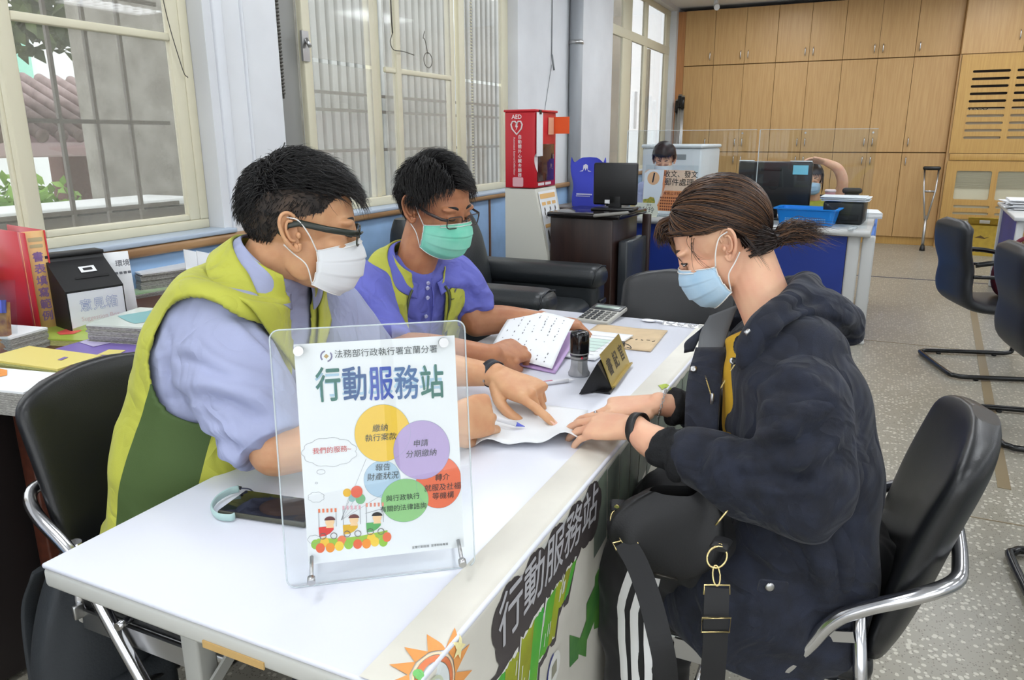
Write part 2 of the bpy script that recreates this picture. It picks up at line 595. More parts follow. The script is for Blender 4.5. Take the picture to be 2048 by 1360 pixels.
for k in range(13):
    y = 0.42 + k * 0.153
    MB().box((0, y - 1.4, 0.78), (0.014, 0.014, 1.66)).build('bar', M_BAR, w1g)
for z in (1.385, 1.045, 1.86):
    MB().box((0, 0, z - 0.95), (0.012, 2.1, 0.016)).build('crossbar', M_BAR, w1g)

w2 = window_root(2, 'cream sliding window with grimy grey panes behind the right man')
bar(w2, 'window_frame', 2.86, 5.487, 0.935, 0.985)
bar(w2, 'window_frame', 2.86, 5.487, 2.46, 2.50)
bar(w2, 'shutter_guide', 2.86, 3.13, 0.985, 2.46, x=XF - 0.03, t=0.02, m=mat('grey_guide', (150, 150, 146), rough=0.5))
bar(w2, 'sash_stile', 3.135, 3.195, 0.985, 2.46)
bar(w2, 'sash_stile', 3.715, 3.775, 0.985, 2.46, x=XF - 0.02)
bar(w2, 'sash_stile', 3.79, 3.85, 0.985, 2.46, x=XF - 0.045)
bar(w2, 'sash_stile', 3.955, 4.005, 0.985, 2.46)
bar(w2, 'sash_stile', 4.62, 4.69, 0.985, 2.46, x=XF - 0.02)
bar(w2, 'sash_stile', 4.72, 4.80, 0.985, 2.46)
bar(w2, 'window_frame', 5.39, 5.487, 0.985, 2.46)
bar(w2, 'sash_rail', 3.85, 4.62, 1.685, 1.715, t=0.02)
for a, b_, g in ((3.19, 3.72, G_FROST), (3.85, 3.96, G_FROST), (4.0, 4.63, G_FROST), (4.80, 5.40, G_GREY)):
    pane(w2, a, b_, 0.98, 1.69, g)
    pane(w2, a, b_, 1.71, 2.46, g)
MB().box((XF + 0.022, 3.14, 1.755), (0.012, 0.05, 0.14)).tube([(XF + 0.03, 3.14, 1.79), (XF + 0.05, 3.145, 1.75)], 0.01).build('latch', M_STEEL, w2)
ch = MB()
for k in range(70):
    for dy in (0.0, 0.018):
        ch.ell((XF + 0.03, 4.86 + dy, 2.4 - k * 0.02), (0.004, 0.004, 0.006), seg=5, rings=4)
ch.build('bead_chain', M_CREAM, w2)
hook = MB()
hook.tube([(XF + 0.03, 3.90, 2.5), (XF + 0.03, 3.90, 1.96), (XF + 0.03, 3.905, 1.9)], 0.004, 6)
hook.tube(spline([(XF + 0.03, 3.905, 1.9), (XF + 0.035, 3.87, 1.85), (XF + 0.035, 3.90, 1.81), (XF + 0.035, 4.0, 1.81), (XF + 0.035, 4.12, 1.80)], 6), 0.0025, 5)
hook.tube(spline([(XF + 0.03, 4.26, 1.95), (XF + 0.03, 4.24, 1.91), (XF + 0.03, 4.26, 1.9), (XF + 0.03, 4.29, 1.82)], 6), 0.0025, 5)
hook.tube([(XF + 0.03, 4.29 + 0.05 * math.cos(a / 14 * 6.2832), 1.785 + 0.045 * math.sin(a / 14 * 6.2832)) for a in range(14)], 0.0025, 5, closed=True)
hook.build('pull_cord', mat('dark_wire', (84, 80, 72), rough=0.6), w2)

w3 = window_root(3, 'tall cream framed window at the far end of the window wall')
for a, b_ in ((7.80, 7.86), (8.43, 8.75), (9.28, 9.42), (10.30, 10.50)):
    bar(w3, 'window_frame', a, b_, 0.935, 2.90)
bar(w3, 'window_frame', 7.80, 10.50, 0.90, 0.98, x=XF + 0.005)
bar(w3, 'window_frame', 7.80, 10.50, 2.36, 2.46, x=XF + 0.005)
bar(w3, 'window_frame', 7.80, 10.50, 2.84, 2.90, x=XF + 0.005)
for a, b_ in ((7.86, 8.43), (8.75, 9.28), (9.42, 10.30)):
    pane(w3, a, b_, 0.95, 2.38, G_GREY)
    pane(w3, a, b_, 2.42, 2.88, G_GREY)
bar(w3, 'sash_stile', 8.80, 8.88, 0.98, 2.36, x=XF - 0.03)
bar(w3, 'sash_stile', 9.62, 9.70, 0.98, 2.36, x=XF - 0.03)
MB().box((XF + 0.02, 9.0, 1.62), (0.004, 0.10, 0.42)).build('taped_notice', M_PAPER, w3)

# ribbed hose beside the second window
hs = MB()
for k in range(64):
    hs.cyl((XW - 0.05, 2.91, 1.52 + k * 0.0155), (XW - 0.05, 2.91, 1.528 + k * 0.0155), 0.021, 10)
hs.cyl((XW - 0.05, 2.91, 1.5), (XW - 0.05, 2.91, 2.5), 0.015, 8)
tag(hs.build('corrugated_hose', mat('grey_hose', (98, 96, 90), rough=0.6)), 'grey corrugated hose hanging down the edge of the middle window', 'hose')
# drain pipe standing against the wall
pp = thing('drain_pipe', 'grey vertical pipe against the white wall behind the blue bag', 'pipe', (XW + 0.06, 6.58, 0))
MB().cyl((0, 0, 0.0), (0, 0, ZC), 0.058, 20).build('pipe_body', mat('grey_pipe', (158, 162, 166), rough=0.5), pp)
for z in (0.6, 2.1):
    MB().cyl((0, 0, z), (0, 0, z + 0.03), 0.064, 20).build('clamp', M_STEEL, pp)
# thin cable with a hook on the white wall
cb = MB()
cb.tube([(XW + 0.006, 6.15, 2.9), (XW + 0.006, 6.15, 1.98)], 0.004, 6)
cb.tube([(XW + 0.008, 6.15, 1.98), (XW + 0.02, 6.15, 1.90), (XW + 0.02, 6.17, 1.86)], 0.008, 6)
cb.tube(spline([(XW + 0.006, 6.15, 1.9), (XW + 0.006, 6.0, 1.5), (XW + 0.006, 5.96, 1.2), (XW + 0.006, 5.96, 0.95)], 6), 0.0025, 5)
tag(cb.build('wall_cable', mat('grey_cable', (130, 134, 136), rough=0.6)), 'thin grey cable with hook hanging on the white wall above the blue bag', 'cable')
# peeling plaster and loose wires low on the first pier
wr = MB()
for pts in ([(0.004, 2.62, 1.02), (0.02, 2.70, 1.0), (0.02, 2.78, 1.015), (0.006, 2.84, 1.0)], [(0.004, 2.60, 0.975), (0.03, 2.66, 0.985), (0.02, 2.74, 0.96), (0.01, 2.80, 0.965)],
            [(0.004, 2.58, 0.955), (0.03, 2.62, 0.965), (0.01, 2.69, 0.95)], [(0.004, 2.72, 1.22), (0.03, 2.76, 1.20), (0.02, 2.80, 1.25), (0.01, 2.84, 1.30)]):
    wr.tube(spline([(XW + a, b_, c) for a, b_, c in pts], 6), 0.003, 6)
tag(wr.build('loose_wires', mat('loose_wire', (60, 60, 58), rough=0.6)), 'loose dark wires sticking out of the white pier beside the left window', 'wires')
wv = MB().tube(spline([(XF + 0.03, 2.30, 2.2), (XF + 0.03, 2.305, 1.85), (XF + 0.03, 2.36, 1.6), (XF + 0.03, 2.385, 1.56)], 8), 0.002, 5)
tag(wv.build('hanging_wire', MATS['dark_wire']), 'thin dark wire hanging down the right edge of the left window', 'wire')

# ------------------------------------------------------------------ outdoors beyond the windows
M_STUCCO = mat('grey_stucco', (150, 147, 138), rough=0.9, rgb2=(124, 120, 110), noise_scale=5, bump=0.5, bump_scale=60)
ow = MB()
ow.box((-5.7, 8.6, 2.2), (0.2, 8.7, 5.0))
own = struct(ow.build('wall_outside', M_STUCCO))
M_RIB = mat('corrugated_sheet', (206, 208, 204), rough=0.6, noise_amt=0.10, noise_scale=3)
for k in range(38):
    MB().rbox((-5.57, 6.75 + k * 0.16, 2.2), (0.07, 0.09, 5.0), 0.012, 2).build('sheet_rib', M_RIB, own)
for z in (1.18, 1.62, 1.80):
    MB().box((-5.45, 9.7, z), (0.02, 6.0, 0.035)).build('sheet_crossbar', M_BAR, own)
ow2 = MB(); ow2.box((-3.4, 9.3, 1.6), (0.2, 3.4, 4.2))
struct(ow2.build('wall_far_outside', mat('outside_pale_wall', (196, 186, 168), rough=0.9, noise_amt=0.2, noise_scale=2)))
gr = MB(); gr.add([(-30, -12, -0.3), (XW - 0.12, -12, -0.3), (XW - 0.12, 25, -0.3), (-30, 25, -0.3)], [(0, 1, 2, 3)], smooth=False)
struct(gr.build('ground_outside', mat('outdoor_concrete', (176, 176, 168), rough=0.9, noise_amt=0.2, noise_scale=1.0)))

M_TILE = mat('clay_roof_tile', (150, 128, 124), rough=0.7, rgb2=(116, 92, 88), noise_scale=6)
pv = thing('garden_pavilion', 'small pavilion with pinkish tube tile roof seen through the left window', 'pavilion', (-8.2, 5.6, -0.3))
for k in range(16):
    y = -1.6 + k * 0.2
    MB().cyl((-0.9, y + 0.2, 2.32), (0.9, y - 0.1, 1.66), 0.058, 10).build('roof_tile', M_TILE, pv)
    MB().lathe((0, 0, 0), [(0.062, 0), (0.07, 0.02), (0.04, 0.04)], 12, M=frame((0.91, y - 0.1, 1.655), (0, 1, 0), (0.35, 0, 0.94))).build('tile_cap', M_TILE, pv)
MB().rbox((0, -0.15, 1.84), (2.0, 3.4, 0.1), 0.02, 2, rot=(0, math.radians(20), math.radians(-5))).build('roof_deck', mat('pink_eave', (226, 190, 192), rough=0.8), pv)
MB().rbox((0.86, -0.2, 1.52), (0.1, 3.3, 0.14), 0.02, 2).build('eave_board', mat('pink_board', (232, 204, 208), rough=0.8), pv)
MB().rbox((-0.4, 0.5, 0.75), (0.26, 0.4, 1.5), 0.02, 2).build('pillar', mat('brown_pillar', (110, 78, 66), rough=0.8), pv)
MB().rbox((-0.4, -1.3, 0.75), (0.26, 0.3, 1.5), 0.02, 2).build('pillar', MATS['brown_pillar'], pv)
hb = thing('far_house', 'pale green and white house wall beyond the pavilion', 'house', (-16, 10, -0.3))
MB().box((0, 0, 2.0), (0.4, 16, 4.0)).build('wall', mat('pale_house', (236, 240, 238), rough=0.9), hb)
MB().box((0.25, -0.4, 2.6), (0.1, 2.0, 2.0)).build('green_panel', mat('mint_panel', (160, 222, 200), rough=0.8), hb)
MB().box((0.25, 1.9, 1.0), (0.1, 1.2, 1.6)).build('green_panel', MATS['mint_panel'], hb)
MB().lathe((0.9, -2.2, 3.0), [(0.9, 0), (0.95, 0.8), (0.6, 1.0)], 20).build('water_tank', mat('white_tank', (228, 230, 226), rough=0.6), hb)

M_LEAF = mat('tree_leaf', (74, 92, 52), rough=0.6, rgb2=(110, 128, 66), noise_scale=3)
M_LEAFB = mat('bright_leaf', (150, 190, 80), rough=0.6, rgb2=(110, 160, 60), noise_scale=5)
M_BARK = mat('bark', (86, 72, 58), rough=0.9)


def leaves(n, c, r, size, seed):
    g = np.random.default_rng(seed); m = MB()
    for _ in range(n):
        d = g.normal(size=3); d /= np.linalg.norm(d); d *= g.uniform(0.35, 1.0) ** 0.5
        p = Vector((c[0] + d[0] * r[0], c[1] + d[1] * r[1], c[2] + d[2] * r[2]))
        a = Vector(g.normal(size=3)).normalized(); b = a.orthogonal().normalized()
        s = size * g.uniform(0.7, 1.3); w = a.cross(b) * s * 0.12
        m.add([p, p + a * s * 0.5 + b * s * 0.24 + w, p + a * s, p + a * s * 0.5 - b * s * 0.24 + w], [(0, 1, 2, 3)], smooth=True)
    return m


tr = thing('garden_tree', 'dark leafy tree hanging over the pavilion outside the left window', 'tree', (-7.2, 4.9, -0.3))
MB().tube([(0.2, -1.6, 0), (0.1, -1.5, 1.4), (0, -1.0, 2.6), (0, -0.2, 3.1)], [0.16, 0.13, 0.1, 0.05], 10).build('trunk', M_BARK, tr)
leaves(1500, (0, -0.5, 3.05), (0.9, 1.6, 0.72), 0.2, 3).build('crown', M_LEAF, tr)
for k, (x, y, z, r_, n_) in enumerate(((-6.6, 4.15, 0.55, 0.42, 420), (-4.1, 2.75, 0.30, 0.22, 260), (-5.0, 2.2, 0.3, 0.30, 300))):
    sb = thing('shrub', ('bright green shrub below the pavilion eave', 'bright green shrub nearest the window sill outside', 'bright green shrub beside the dark bench outside', '-')[k], 'shrub', (x, y, -0.3), group='shrubs outside the left window')
    leaves(n_, (0, 0, 0.35 + z), (r_, r_ * 1.4, r_), 0.13, 20 + k).build('foliage', M_LEAFB, sb)
    MB().tube([(0, 0, 0), (0.02, 0.02, 0.4)], 0.02, 6).build('stem', M_BARK, sb)
bn = thing('outdoor_bench', 'dark bench with a pale top outside the left window', 'bench', (-4.9, 3.5, -0.3))
MB().rbox((0, 0, 1.17), (0.5, 1.5, 0.05), 0.01, 2).build('top', mat('pale_bench_top', (206, 208, 206), rough=0.6), bn)
MB().box((0, 0, 1.08), (0.44, 1.4, 0.10)).build('apron', M_BAR, bn)
for a, b_ in ((-0.18, -0.65), (0.18, -0.65), (-0.18, 0.65), (0.18, 0.65)):
    MB().box((a, b_, 0.52), (0.06, 0.06, 1.04)).build('leg', M_BAR, bn)

# ------------------------------------------------------------------ ceiling lights
M_TUBE = mat('lit_tube', (240, 248, 255), rough=0.5, emis=9.0)
M_TUBE.cycles.emission_sampling = 'NONE'
M_TROF = mat('troffer_white', (235, 236, 238), rough=0.4)
lights_xy = [(x, y) for y in (-1.9, 0.35, 2.6, 4.85, 7.1, 9.2) for x in (-1.15, 1.15, 3.6)]


def ceiling_light(x, y, label):
    r = thing('ceiling_light', label, 'light', (x, y, ZC), group='recessed fluorescent ceiling lights')
    for sx in (-1, 1):
        MB().box((sx * 0.30, 0, -0.02), (0.02, 1.24, 0.04)).build('housing', M_TROF, r)
        MB().box((0, sx * 0.62, -0.02), (0.62, 0.02, 0.04)).build('housing', M_TROF, r)
    for k in (-1, 0, 1):
        MB().cyl((k * 0.17, -0.58, -0.022), (k * 0.17, 0.58, -0.022), 0.016, 10).build('tube_lamp', M_TUBE, r)
    for k in range(9):
        MB().box((0, -0.56 + k * 0.14, -0.03), (0.58, 0.004, 0.02)).build('louvre', M_TROF, r)
    ld = bpy.data.lights.new('lamp_light', 'AREA')
    ld.shape = 'RECTANGLE'; ld.size = 0.56; ld.size_y = 1.18; ld.energy = LAMP_POWER; ld.color = (0.97, 0.985, 1.0)
    lo = bpy.data.objects.new('lamp_light', ld); COL.objects.link(lo); lo.parent = r; lo.location = (0, 0, -0.045)
    return r


for x, y in lights_xy:
    ceiling_light(x, y, 'recessed fluorescent ceiling light with louvre above the room')
# ------------------------------------------------------------------ back wall of fitted cabinets
def wood_mat(name, c1, c2, scale=9):
    return mat(name, c1, rough=0.42, rgb2=c2, noise_scale=scale, stretch=(7, 7, 0.35))


M_OAK = wood_mat('honey_wood', (206, 166, 110), (196, 154, 98))
M_OAK2 = wood_mat('honey_wood_yellow', (206, 164, 92), (196, 152, 82))
M_GAP = mat('cabinet_gap', (120, 88, 52), rough=0.8)
YCF = 10.60
units = [(-2.399, -2.011, 'single_right'), (-2.011, -1.234, 'pair'), (-1.234, -0.453, 'pair'), (-0.453, 0.333, 'pair'), (0.333, 0.80, 'single_left')]
rows = [(0.10, 1.115), (1.125, 2.215), (2.225, 2.90)]
names = ('narrow honey wood cabinet column in the corner by the far window', 'double door honey wood cabinet column behind the white copier',
         'double door honey wood cabinet column behind the waving woman', 'double door honey wood cabinet column right of the waving woman',
         'narrow honey wood cabinet column behind the crutch')
hd = MB()
hd.tube(spline([(0, 0, -0.05), (0, -0.022, -0.035), (0, -0.026, 0), (0, -0.022, 0.035), (0, 0, 0.05)], 4), 0.006, 8)
HANDLE = hd.build('handle', M_CHROME).data
bpy.data.objects.remove(bpy.data.objects['handle'])
for (x0, x1, kind), lab in zip(units, names):
    c = thing('storage_cabinet', lab, 'cabinet', ((x0 + x1) / 2, YCF, 0), group='fitted cabinets along the back wall')
    w = x1 - x0
    MB().box((0, 0.165, 1.5), (w, 0.30, 2.8)).build('body', M_GAP, c)
    MB().box((0, 0.03, 0.05), (w, 0.03, 0.098)).build('plinth', M_OAK2, c)
    for ri, (z0, z1) in enumerate(rows):
        doors = [(-w / 2 + 0.002, w / 2 - 0.002, -1 if kind == 'single_left' else 1)] if kind != 'pair' else [(-w / 2 + 0.002, -0.0015, 1), (0.0015, w / 2 - 0.002, -1)]
        for a, b_, side in doors:
            d = MB().rbox(((a + b_) / 2, 0.0, (z0 + z1) / 2), (b_ - a, 0.022, z1 - z0), 0.003, 2, smooth=False).build('door', M_OAK, c)
            hz = (1.02, 1.245, 2.335)[ri]
            h = link('handle', HANDLE, d, ((b_ - 0.045) if side == 1 else (a + 0.045), -0.011, hz))
            if ri == 1 and side == -1 and kind == 'pair':
                MB().cyl((a + 0.045, -0.011, 1.36), (a + 0.045, -0.02, 1.36), 0.012, 12).build('lock', M_STEEL, d)

ac = thing('air_conditioner_cabinet', 'honey wood cabinet enclosing an air conditioner behind slotted panels', 'cabinet', (0.80, 10.47, 0))
MB().box((1.2, 0.24, 1.45), (2.4, 0.44, 2.9)).build('body', M_OAK, ac)
for k in range(2):
    d = MB().rbox((0.30 + k * 0.6, 0.006, 2.55), (0.594, 0.022, 0.66), 0.003, 2, smooth=False).build('door', M_OAK, ac)
    link('handle', HANDLE, d, (0.55 if k == 0 else 0.65, -0.006, 2.40))
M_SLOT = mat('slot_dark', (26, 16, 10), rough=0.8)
M_SLOTG = mat('slot_grey', (172, 160, 138), rough=0.6)


def slot_panel(name, x0, x1, z0, z1, holes, th=0.02, y=0.0, r=0.02):
    """wood panel with rounded slots cut right through"""
    bm = bmesh.new()

    def ringv(pts, yy):
        return [bm.verts.new((p[0], yy, p[1])) for p in pts]
    outer = [(x0, z0), (x1, z0), (x1, z1), (x0, z1)]
    es = []
    o = ringv(outer, y)
    for i in range(4):
        es.append(bm.edges.new((o[i], o[(i + 1) % 4])))
    for (cx, cz, w_, h_) in holes:
        p = ringv([(cx + a, cz + b_) for a, b_ in rrect(w_, h_, min(h_ * 0.49, r), 4)], y)
        for i in range(len(p)):
            es.append(bm.edges.new((p[i], p[(i + 1) % len(p)])))
    bmesh.ops.triangle_fill(bm, use_beauty=True, use_dissolve=False, edges=es)
    ret = bmesh.ops.extrude_face_region(bm, geom=list(bm.faces))
    for v in [g for g in ret['geom'] if isinstance(g, bmesh.types.BMVert)]:
        v.co.y += th
    bmesh.ops.recalc_face_normals(bm, faces=bm.faces)
    me = bpy.data.meshes.new(name); bm.to_mesh(me); bm.free()
    return me


zs = [2.024 - k * 0.081 for k in range(10)]
me = slot_panel('slotted_panel', 0.02, 1.5, 1.12, 2.21, [(0.33 + c_ * 0.43, z, 0.37, 0.028) for z in zs for c_ in range(3)], y=-0.015)
me.materials.append(M_OAK2)
link('slotted_panel', me, ac)
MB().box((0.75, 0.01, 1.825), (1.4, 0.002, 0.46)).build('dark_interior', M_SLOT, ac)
MB().box((0.75, 0.009, 1.44), (1.4, 0.002, 0.36)).build('air_conditioner_front', M_SLOTG, ac)
lt = MB(); lt.text('TECO', 0.062, frame((0.25, 0.007, 1.622), (1, 0, 0), (0, 0, 1)), bold=0.02, sx=1.3)
lt.build('lettering', M_INK, ac)
holes = [(0.31, 0.752, 0.36, 0.33), (0.75, 0.752, 0.40, 0.33)] + [(0.33 + c_ * 0.43, 0.505 - k * 0.08, 0.37, 0.03) for k in range(4) for c_ in range(3)]
me = slot_panel('grille_panel', 0.02, 1.5, 0.11, 1.03, holes, y=-0.015)
me.materials.append(M_OAK2); link('grille_panel', me, ac)
MB().rbox((0.76, -0.005, 1.075), (1.45, 0.02, 0.075), 0.003, 2).build('middle_rail', M_OAK2, ac)
MB().box((0.75, 0.012, 0.55), (1.4, 0.002, 0.78)).build('grille_backing', mat('grille_cream', (214, 210, 184), rough=0.6), ac)
for k in range(12):
    MB().box((0.53, 0.002, 0.905 - k * 0.016), (0.86, 0.012, 0.005)).build('grille_slat', mat('grille_slat_cream', (196, 190, 164), rough=0.6), ac)

# corner panel between the far window and the cabinets
struct(MB().box((-2.45, 10.72, 1.45), (0.10, 0.24, 2.9)).build('trim_5', wood_mat('corner_panel_wood', (196, 138, 84), (180, 122, 72))))
# rods and folded stands leaning in that corner
for k, (dx, top, r_) in enumerate(((0.0, 1.80, 0.02), (0.05, 1.86, 0.022), (0.10, 1.84, 0.018))):
    rd = thing('folded_stand', ('leftmost grey folded stand leaning in the corner by the far window', 'middle grey folded stand leaning in the corner by the far window', 'rightmost grey folded stand leaning beside the first cabinet')[k],
               'stand', (-2.44 + dx, 10.45 - 0.06 * k, 0), group='folded stands in the corner')
    for j in range(3):
        MB().cyl((j * 0.02 - 0.02, 0, 0), (j * 0.012 - 0.012, 0.06, top), r_ * 0.55, 8).build('leg', M_STEEL, rd)
    MB().cyl((0, 0.052, top - 0.16), (0, 0.06, top - 0.02), r_ * 1.4, 10).build('collar', M_BLKPLAST, rd)

# security camera under the ceiling
sc_ = thing('security_camera', 'small white security camera under the ceiling above the cabinets', 'camera', (-1.95, 10.2, ZC))
MB().cyl((0, 0, -0.05), (0, 0, 0), 0.03, 12).build('mount', M_TROF, sc_)
MB().cyl((0, 0.03, -0.06), (0.03, -0.09, -0.10), 0.035, 14).build('camera_body', M_TROF, sc_)

# aluminium crutch leaning on the last cabinet
cr = thing('crutch', 'aluminium crutch with black underarm pad leaning on the cabinets', 'crutch', (0.66, 10.12, 0))
MB().tube([(-0.07, 0.30, 0.93), (-0.055, 0.22, 0.70), (-0.012, 0.10, 0.36)], 0.011, 10).build('upright', M_STEEL, cr)
MB().tube([(0.08, 0.30, 0.93), (0.07, 0.22, 0.70), (0.012, 0.10, 0.36)], 0.011, 10).build('upright', M_STEEL, cr)
MB().cyl((0.0, 0.12, 0.40), (0, 0.02, 0.03), 0.017, 12).build('shaft', M_STEEL, cr)
MB().rbox((0.005, 0.30, 0.945), (0.19, 0.05, 0.045), 0.02, 3).build('underarm_pad', M_BLKPLAST, cr)
MB().cyl((-0.06, 0.215, 0.68), (0.07, 0.215, 0.68), 0.013, 10).build('handgrip', M_STEEL, cr)
MB().lathe((0, 0.01, 0), [(0.032, 0), (0.03, 0.02), (0.02, 0.07)], 14).build('rubber_foot', M_BLKPLAST, cr)

# yellow carton on the floor
M_CART = mat('yellow_carton', (196, 164, 62), rough=0.75, noise_amt=0.08)
cx_ = thing('cardboard_box', 'yellow cardboard box with open flaps on the floor by the slotted panel', 'box', (1.27, 10.08, 0), math.radians(-8))
MB().box((0, 0, 0.17), (0.34, 0.30, 0.34)).build('carton', M_CART, cx_)
MB().box((0.0, -0.17, 0.385), (0.36, 0.16, 0.006), rot=(math.radians(-38), 0, 0)).build('flap', M_CART, cx_)
MB().box((0.21, 0.02, 0.36), (0.12, 0.28, 0.006), rot=(0, math.radians(18), 0)).build('flap', M_CART, cx_)
MB().box((-0.02, -0.19, 0.385), (0.10, 0.055, 0.007), rot=(math.radians(-38), 0, 0)).build('white_label', M_PAPER, cx_)
lt = MB()
Mx = frame((0, -0.1515, 0.17), (1, 0, 0), (0, 0, 1))
for k in range(5):
    lt.poly(rrect(0.036, 0.036, 0.004, 2), frame((-0.10 + k * 0.05, -0.1515, 0.06), (1, 0, 0), (0, 0, 1)))
lt.poly([(-0.1, 0.03), (-0.04, 0.06), (0.0, 0.035), (0.05, 0.05), (0.0, 0.02), (-0.05, 0.03)], Mx)
lt.build('printing', mat('carton_ink', (96, 76, 44), rough=0.8), cx_)
bb = thing('brown_box', 'small brown box beside the yellow carton', 'box', (1.58, 9.9, 0))
MB().rbox((0, 0, 0.11), (0.2, 0.25, 0.22), 0.004, 2).build('carton', mat('brown_carton', (110, 84, 52), rough=0.8), bb)
MB().box((0, 0, 0.2205), (0.05, 0.25, 0.001)).build('tape', mat('tape', (160, 130, 90), rough=0.4), bb)

# ------------------------------------------------------------------ service desk at the back
M_BLUEF = mat('royal_blue_panel', (34, 60, 150), rough=0.5, noise_amt=0.12, noise_scale=2)
M_LBLUE = mat('light_blue_panel', (94, 146, 232), rough=0.5)
dk = thing('service_desk', 'grey topped service desk with royal blue front panels', 'desk', (0, 0, 0))
A, B_, C_, D_ = (-1.66, 5.45), (0.045, 5.17), (0.085, 6.75), (-1.5, 6.95)
mt = MB()
o = [(A[0], A[1]), (B_[0], B_[1]), (C_[0], C_[1]), (-0.08, 6.78), (-0.11, 5.96), (-1.55, 6.22)]
mt.prism(o, 0.04, M=Matrix.Translation((0, 0, 0.71)))
mt.tube([(A[0], A[1], 0.73), (B_[0], B_[1], 0.73)], 0.021, 12)
mt.build('desk_top', M_ALMOND, dk)


def wallpanel(p, q, z0, z1, th, nm, m, parent, off=0.0):
    d = Vector((q[0] - p[0], q[1] - p[1], 0)); n = Vector((-d.y, d.x, 0)).normalized()
    c = Vector(((p[0] + q[0]) / 2, (p[1] + q[1]) / 2, (z0 + z1) / 2)) + n * off
    return MB().box(c, (d.length, th, z1 - z0), rot=(0, 0, math.atan2(d.y, d.x))).build(nm, m, parent)


wallpanel((-1.6, 5.50), (-0.085, 5.252), 0.02, 0.70, 0.02, 'front_panel', M_BLUEF, dk)
wallpanel((0.055, 5.40), (0.085, 6.70), 0.05, 0.70, 0.02, 'end_panel', M_LBLUE, dk)
for (x, y) in ((-0.045, 5.262), (0.040, 5.275), (0.06, 6.7), (-1.6, 5.52)):
    MB().rbox((x, y, 0.355), (0.075, 0.05, 0.71), 0.012, 2).build('leg', M_ALMOND, dk)
    MB().rbox((x, y + 0.02, 0.012), (0.085, 0.09, 0.024), 0.008, 2).build('foot', M_ALMOND, dk)

G_ACR = glass_mat('acrylic_clear', tint=(248, 251, 252), refl=0.05)
M_ACREDGE = mat('acrylic_edge', (222, 232, 236), rough=0.2, alpha=0.55)
for k, (p, q, lab) in enumerate((((-1.62, 5.475), (-0.70, 5.325), 'clear acrylic screen standing on the service desk in front of the number one sign'),
                                 ((-0.68, 5.322), (0.02, 5.207), 'clear acrylic screen standing on the service desk before the black monitor'))):
    s = thing('acrylic_screen', lab, 'screen', ((p[0] + q[0]) / 2, (p[1] + q[1]) / 2, 0.75), group='acrylic screens on the service desk')
    d = Vector((q[0] - p[0], q[1] - p[1], 0)); s.rotation_euler = (0, 0, math.atan2(d.y, d.x))
    MB().box((0, 0, 0.31), (d.length, 0.004, 0.60)).build('sheet', G_ACR, s)
    MB().box((-d.length / 2, 0, 0.31), (0.005, 0.006, 0.60)).build('sheet_edge', M_ACREDGE, s)
    MB().box((0, 0, 0.612), (d.length, 0.006, 0.003)).build('sheet_edge', M_ACREDGE, s)
    for sx in (-1, 1):
        MB().rbox((sx * (d.length / 2 - 0.08), 0, 0.008), (0.03, 0.14, 0.016), 0.003, 2).build('foot', M_ACREDGE, s)

# number one sign board
sg = thing('counter_sign', 'orange and white counter sign with a large number one', 'sign', (-1.315, 5.54, 0.75), math.radians(-9.6))
Ms = frame((0, -0.003, 0.19), (1, 0, 0), (0, 0.06, 1))
MB().prism(rrect(0.40, 0.295, 0.035), 0.004, M=Ms).build('board', mat('sign_peach', (240, 206, 180), rough=0.4), sg)
sp = MB()
sp.poly([(-0.198, -0.11), (-0.198, 0.12), (-0.16, 0.146), (-0.04, 0.146), (-0.045, 0.05), (-0.055, -0.02), (-0.08, -0.10), (-0.11, -0.146), (-0.165, -0.146)], Ms, 0.0048)
sp.build('white_field', mat('sign_white', (240, 242, 246), rough=0.4), sg)
sp = MB(); sp.poly([(-0.045, 0.146), (-0.028, 0.146), (-0.028, 0.04), (-0.045, -0.04), (-0.05, 0.05)], Ms, 0.0049)
sp.poly([(-0.10, -0.146), (0.17, -0.146), (0.195, -0.10), (0.19, 0.0), (-0.03, 0.0), (-0.06, -0.07)], Ms, 0.0047)
sp.build('orange_field', mat('sign_orange', (236, 150, 96), rough=0.4), sg)
sp = MB(); sp.poly(disc(-0.125, 0.085, 0.048), Ms, 0.0052); sp.build('number_disc', mat('sign_disc', (244, 190, 140), rough=0.4), sg)
sp = MB(); sp.text('1', 0.10, Ms @ Matrix.Translation((-0.125, 0.085, 0)), z=0.0056, bold=0.012, shear=0.15)
sp.text('收文、發文', 0.052, Ms @ Matrix.Translation((0.085, 0.115, 0)), z=0.0056, bold=0.008)
sp.text('郵件處理', 0.056, Ms @ Matrix.Translation((0.075, 0.058, 0)), z=0.0056, bold=0.008)
sp.build('lettering', M_INK, sg)
sp = MB()
sp.text('常見公文缺失', 0.026, Ms @ Matrix.Translation((0.04, -0.022, 0)), z=0.0056, bold=0.01)
for k, n_ in enumerate((0.20, 0.15, 0.17, 0.16, 0.19)):
    for j in range(int(n_ / 0.017)):
        sp.poly(rrect(0.012, 0.012, 0.002, 1), Ms @ Matrix.Translation((-0.055 + j * 0.0168, -0.052 - k * 0.021, 0)), 0.0056)
sp.build('small_print', mat('sign_brown_ink', (130, 70, 50), rough=0.6), sg)
sp = MB(); sp.poly([(-0.195, -0.10), (-0.195, -0.07), (-0.16, -0.065), (-0.14, -0.05), (-0.11, -0.055), (-0.10, -0.08), (-0.10, -0.10)], Ms, 0.0055)
sp.build('flower_picture', mat('sign_flowers', (206, 170, 70), rough=0.5, rgb2=(120, 150, 60), noise_scale=60), sg)
MB().rbox((0, 0.04, 0.006), (0.40, 0.10, 0.012), 0.004, 2).build('base', M_ACREDGE, sg)
MB().box((0, 0.022, 0.19), (0.405, 0.004, 0.36), rot=(math.radians(-3), 0, 0)).build('holder', G_ACR, sg)
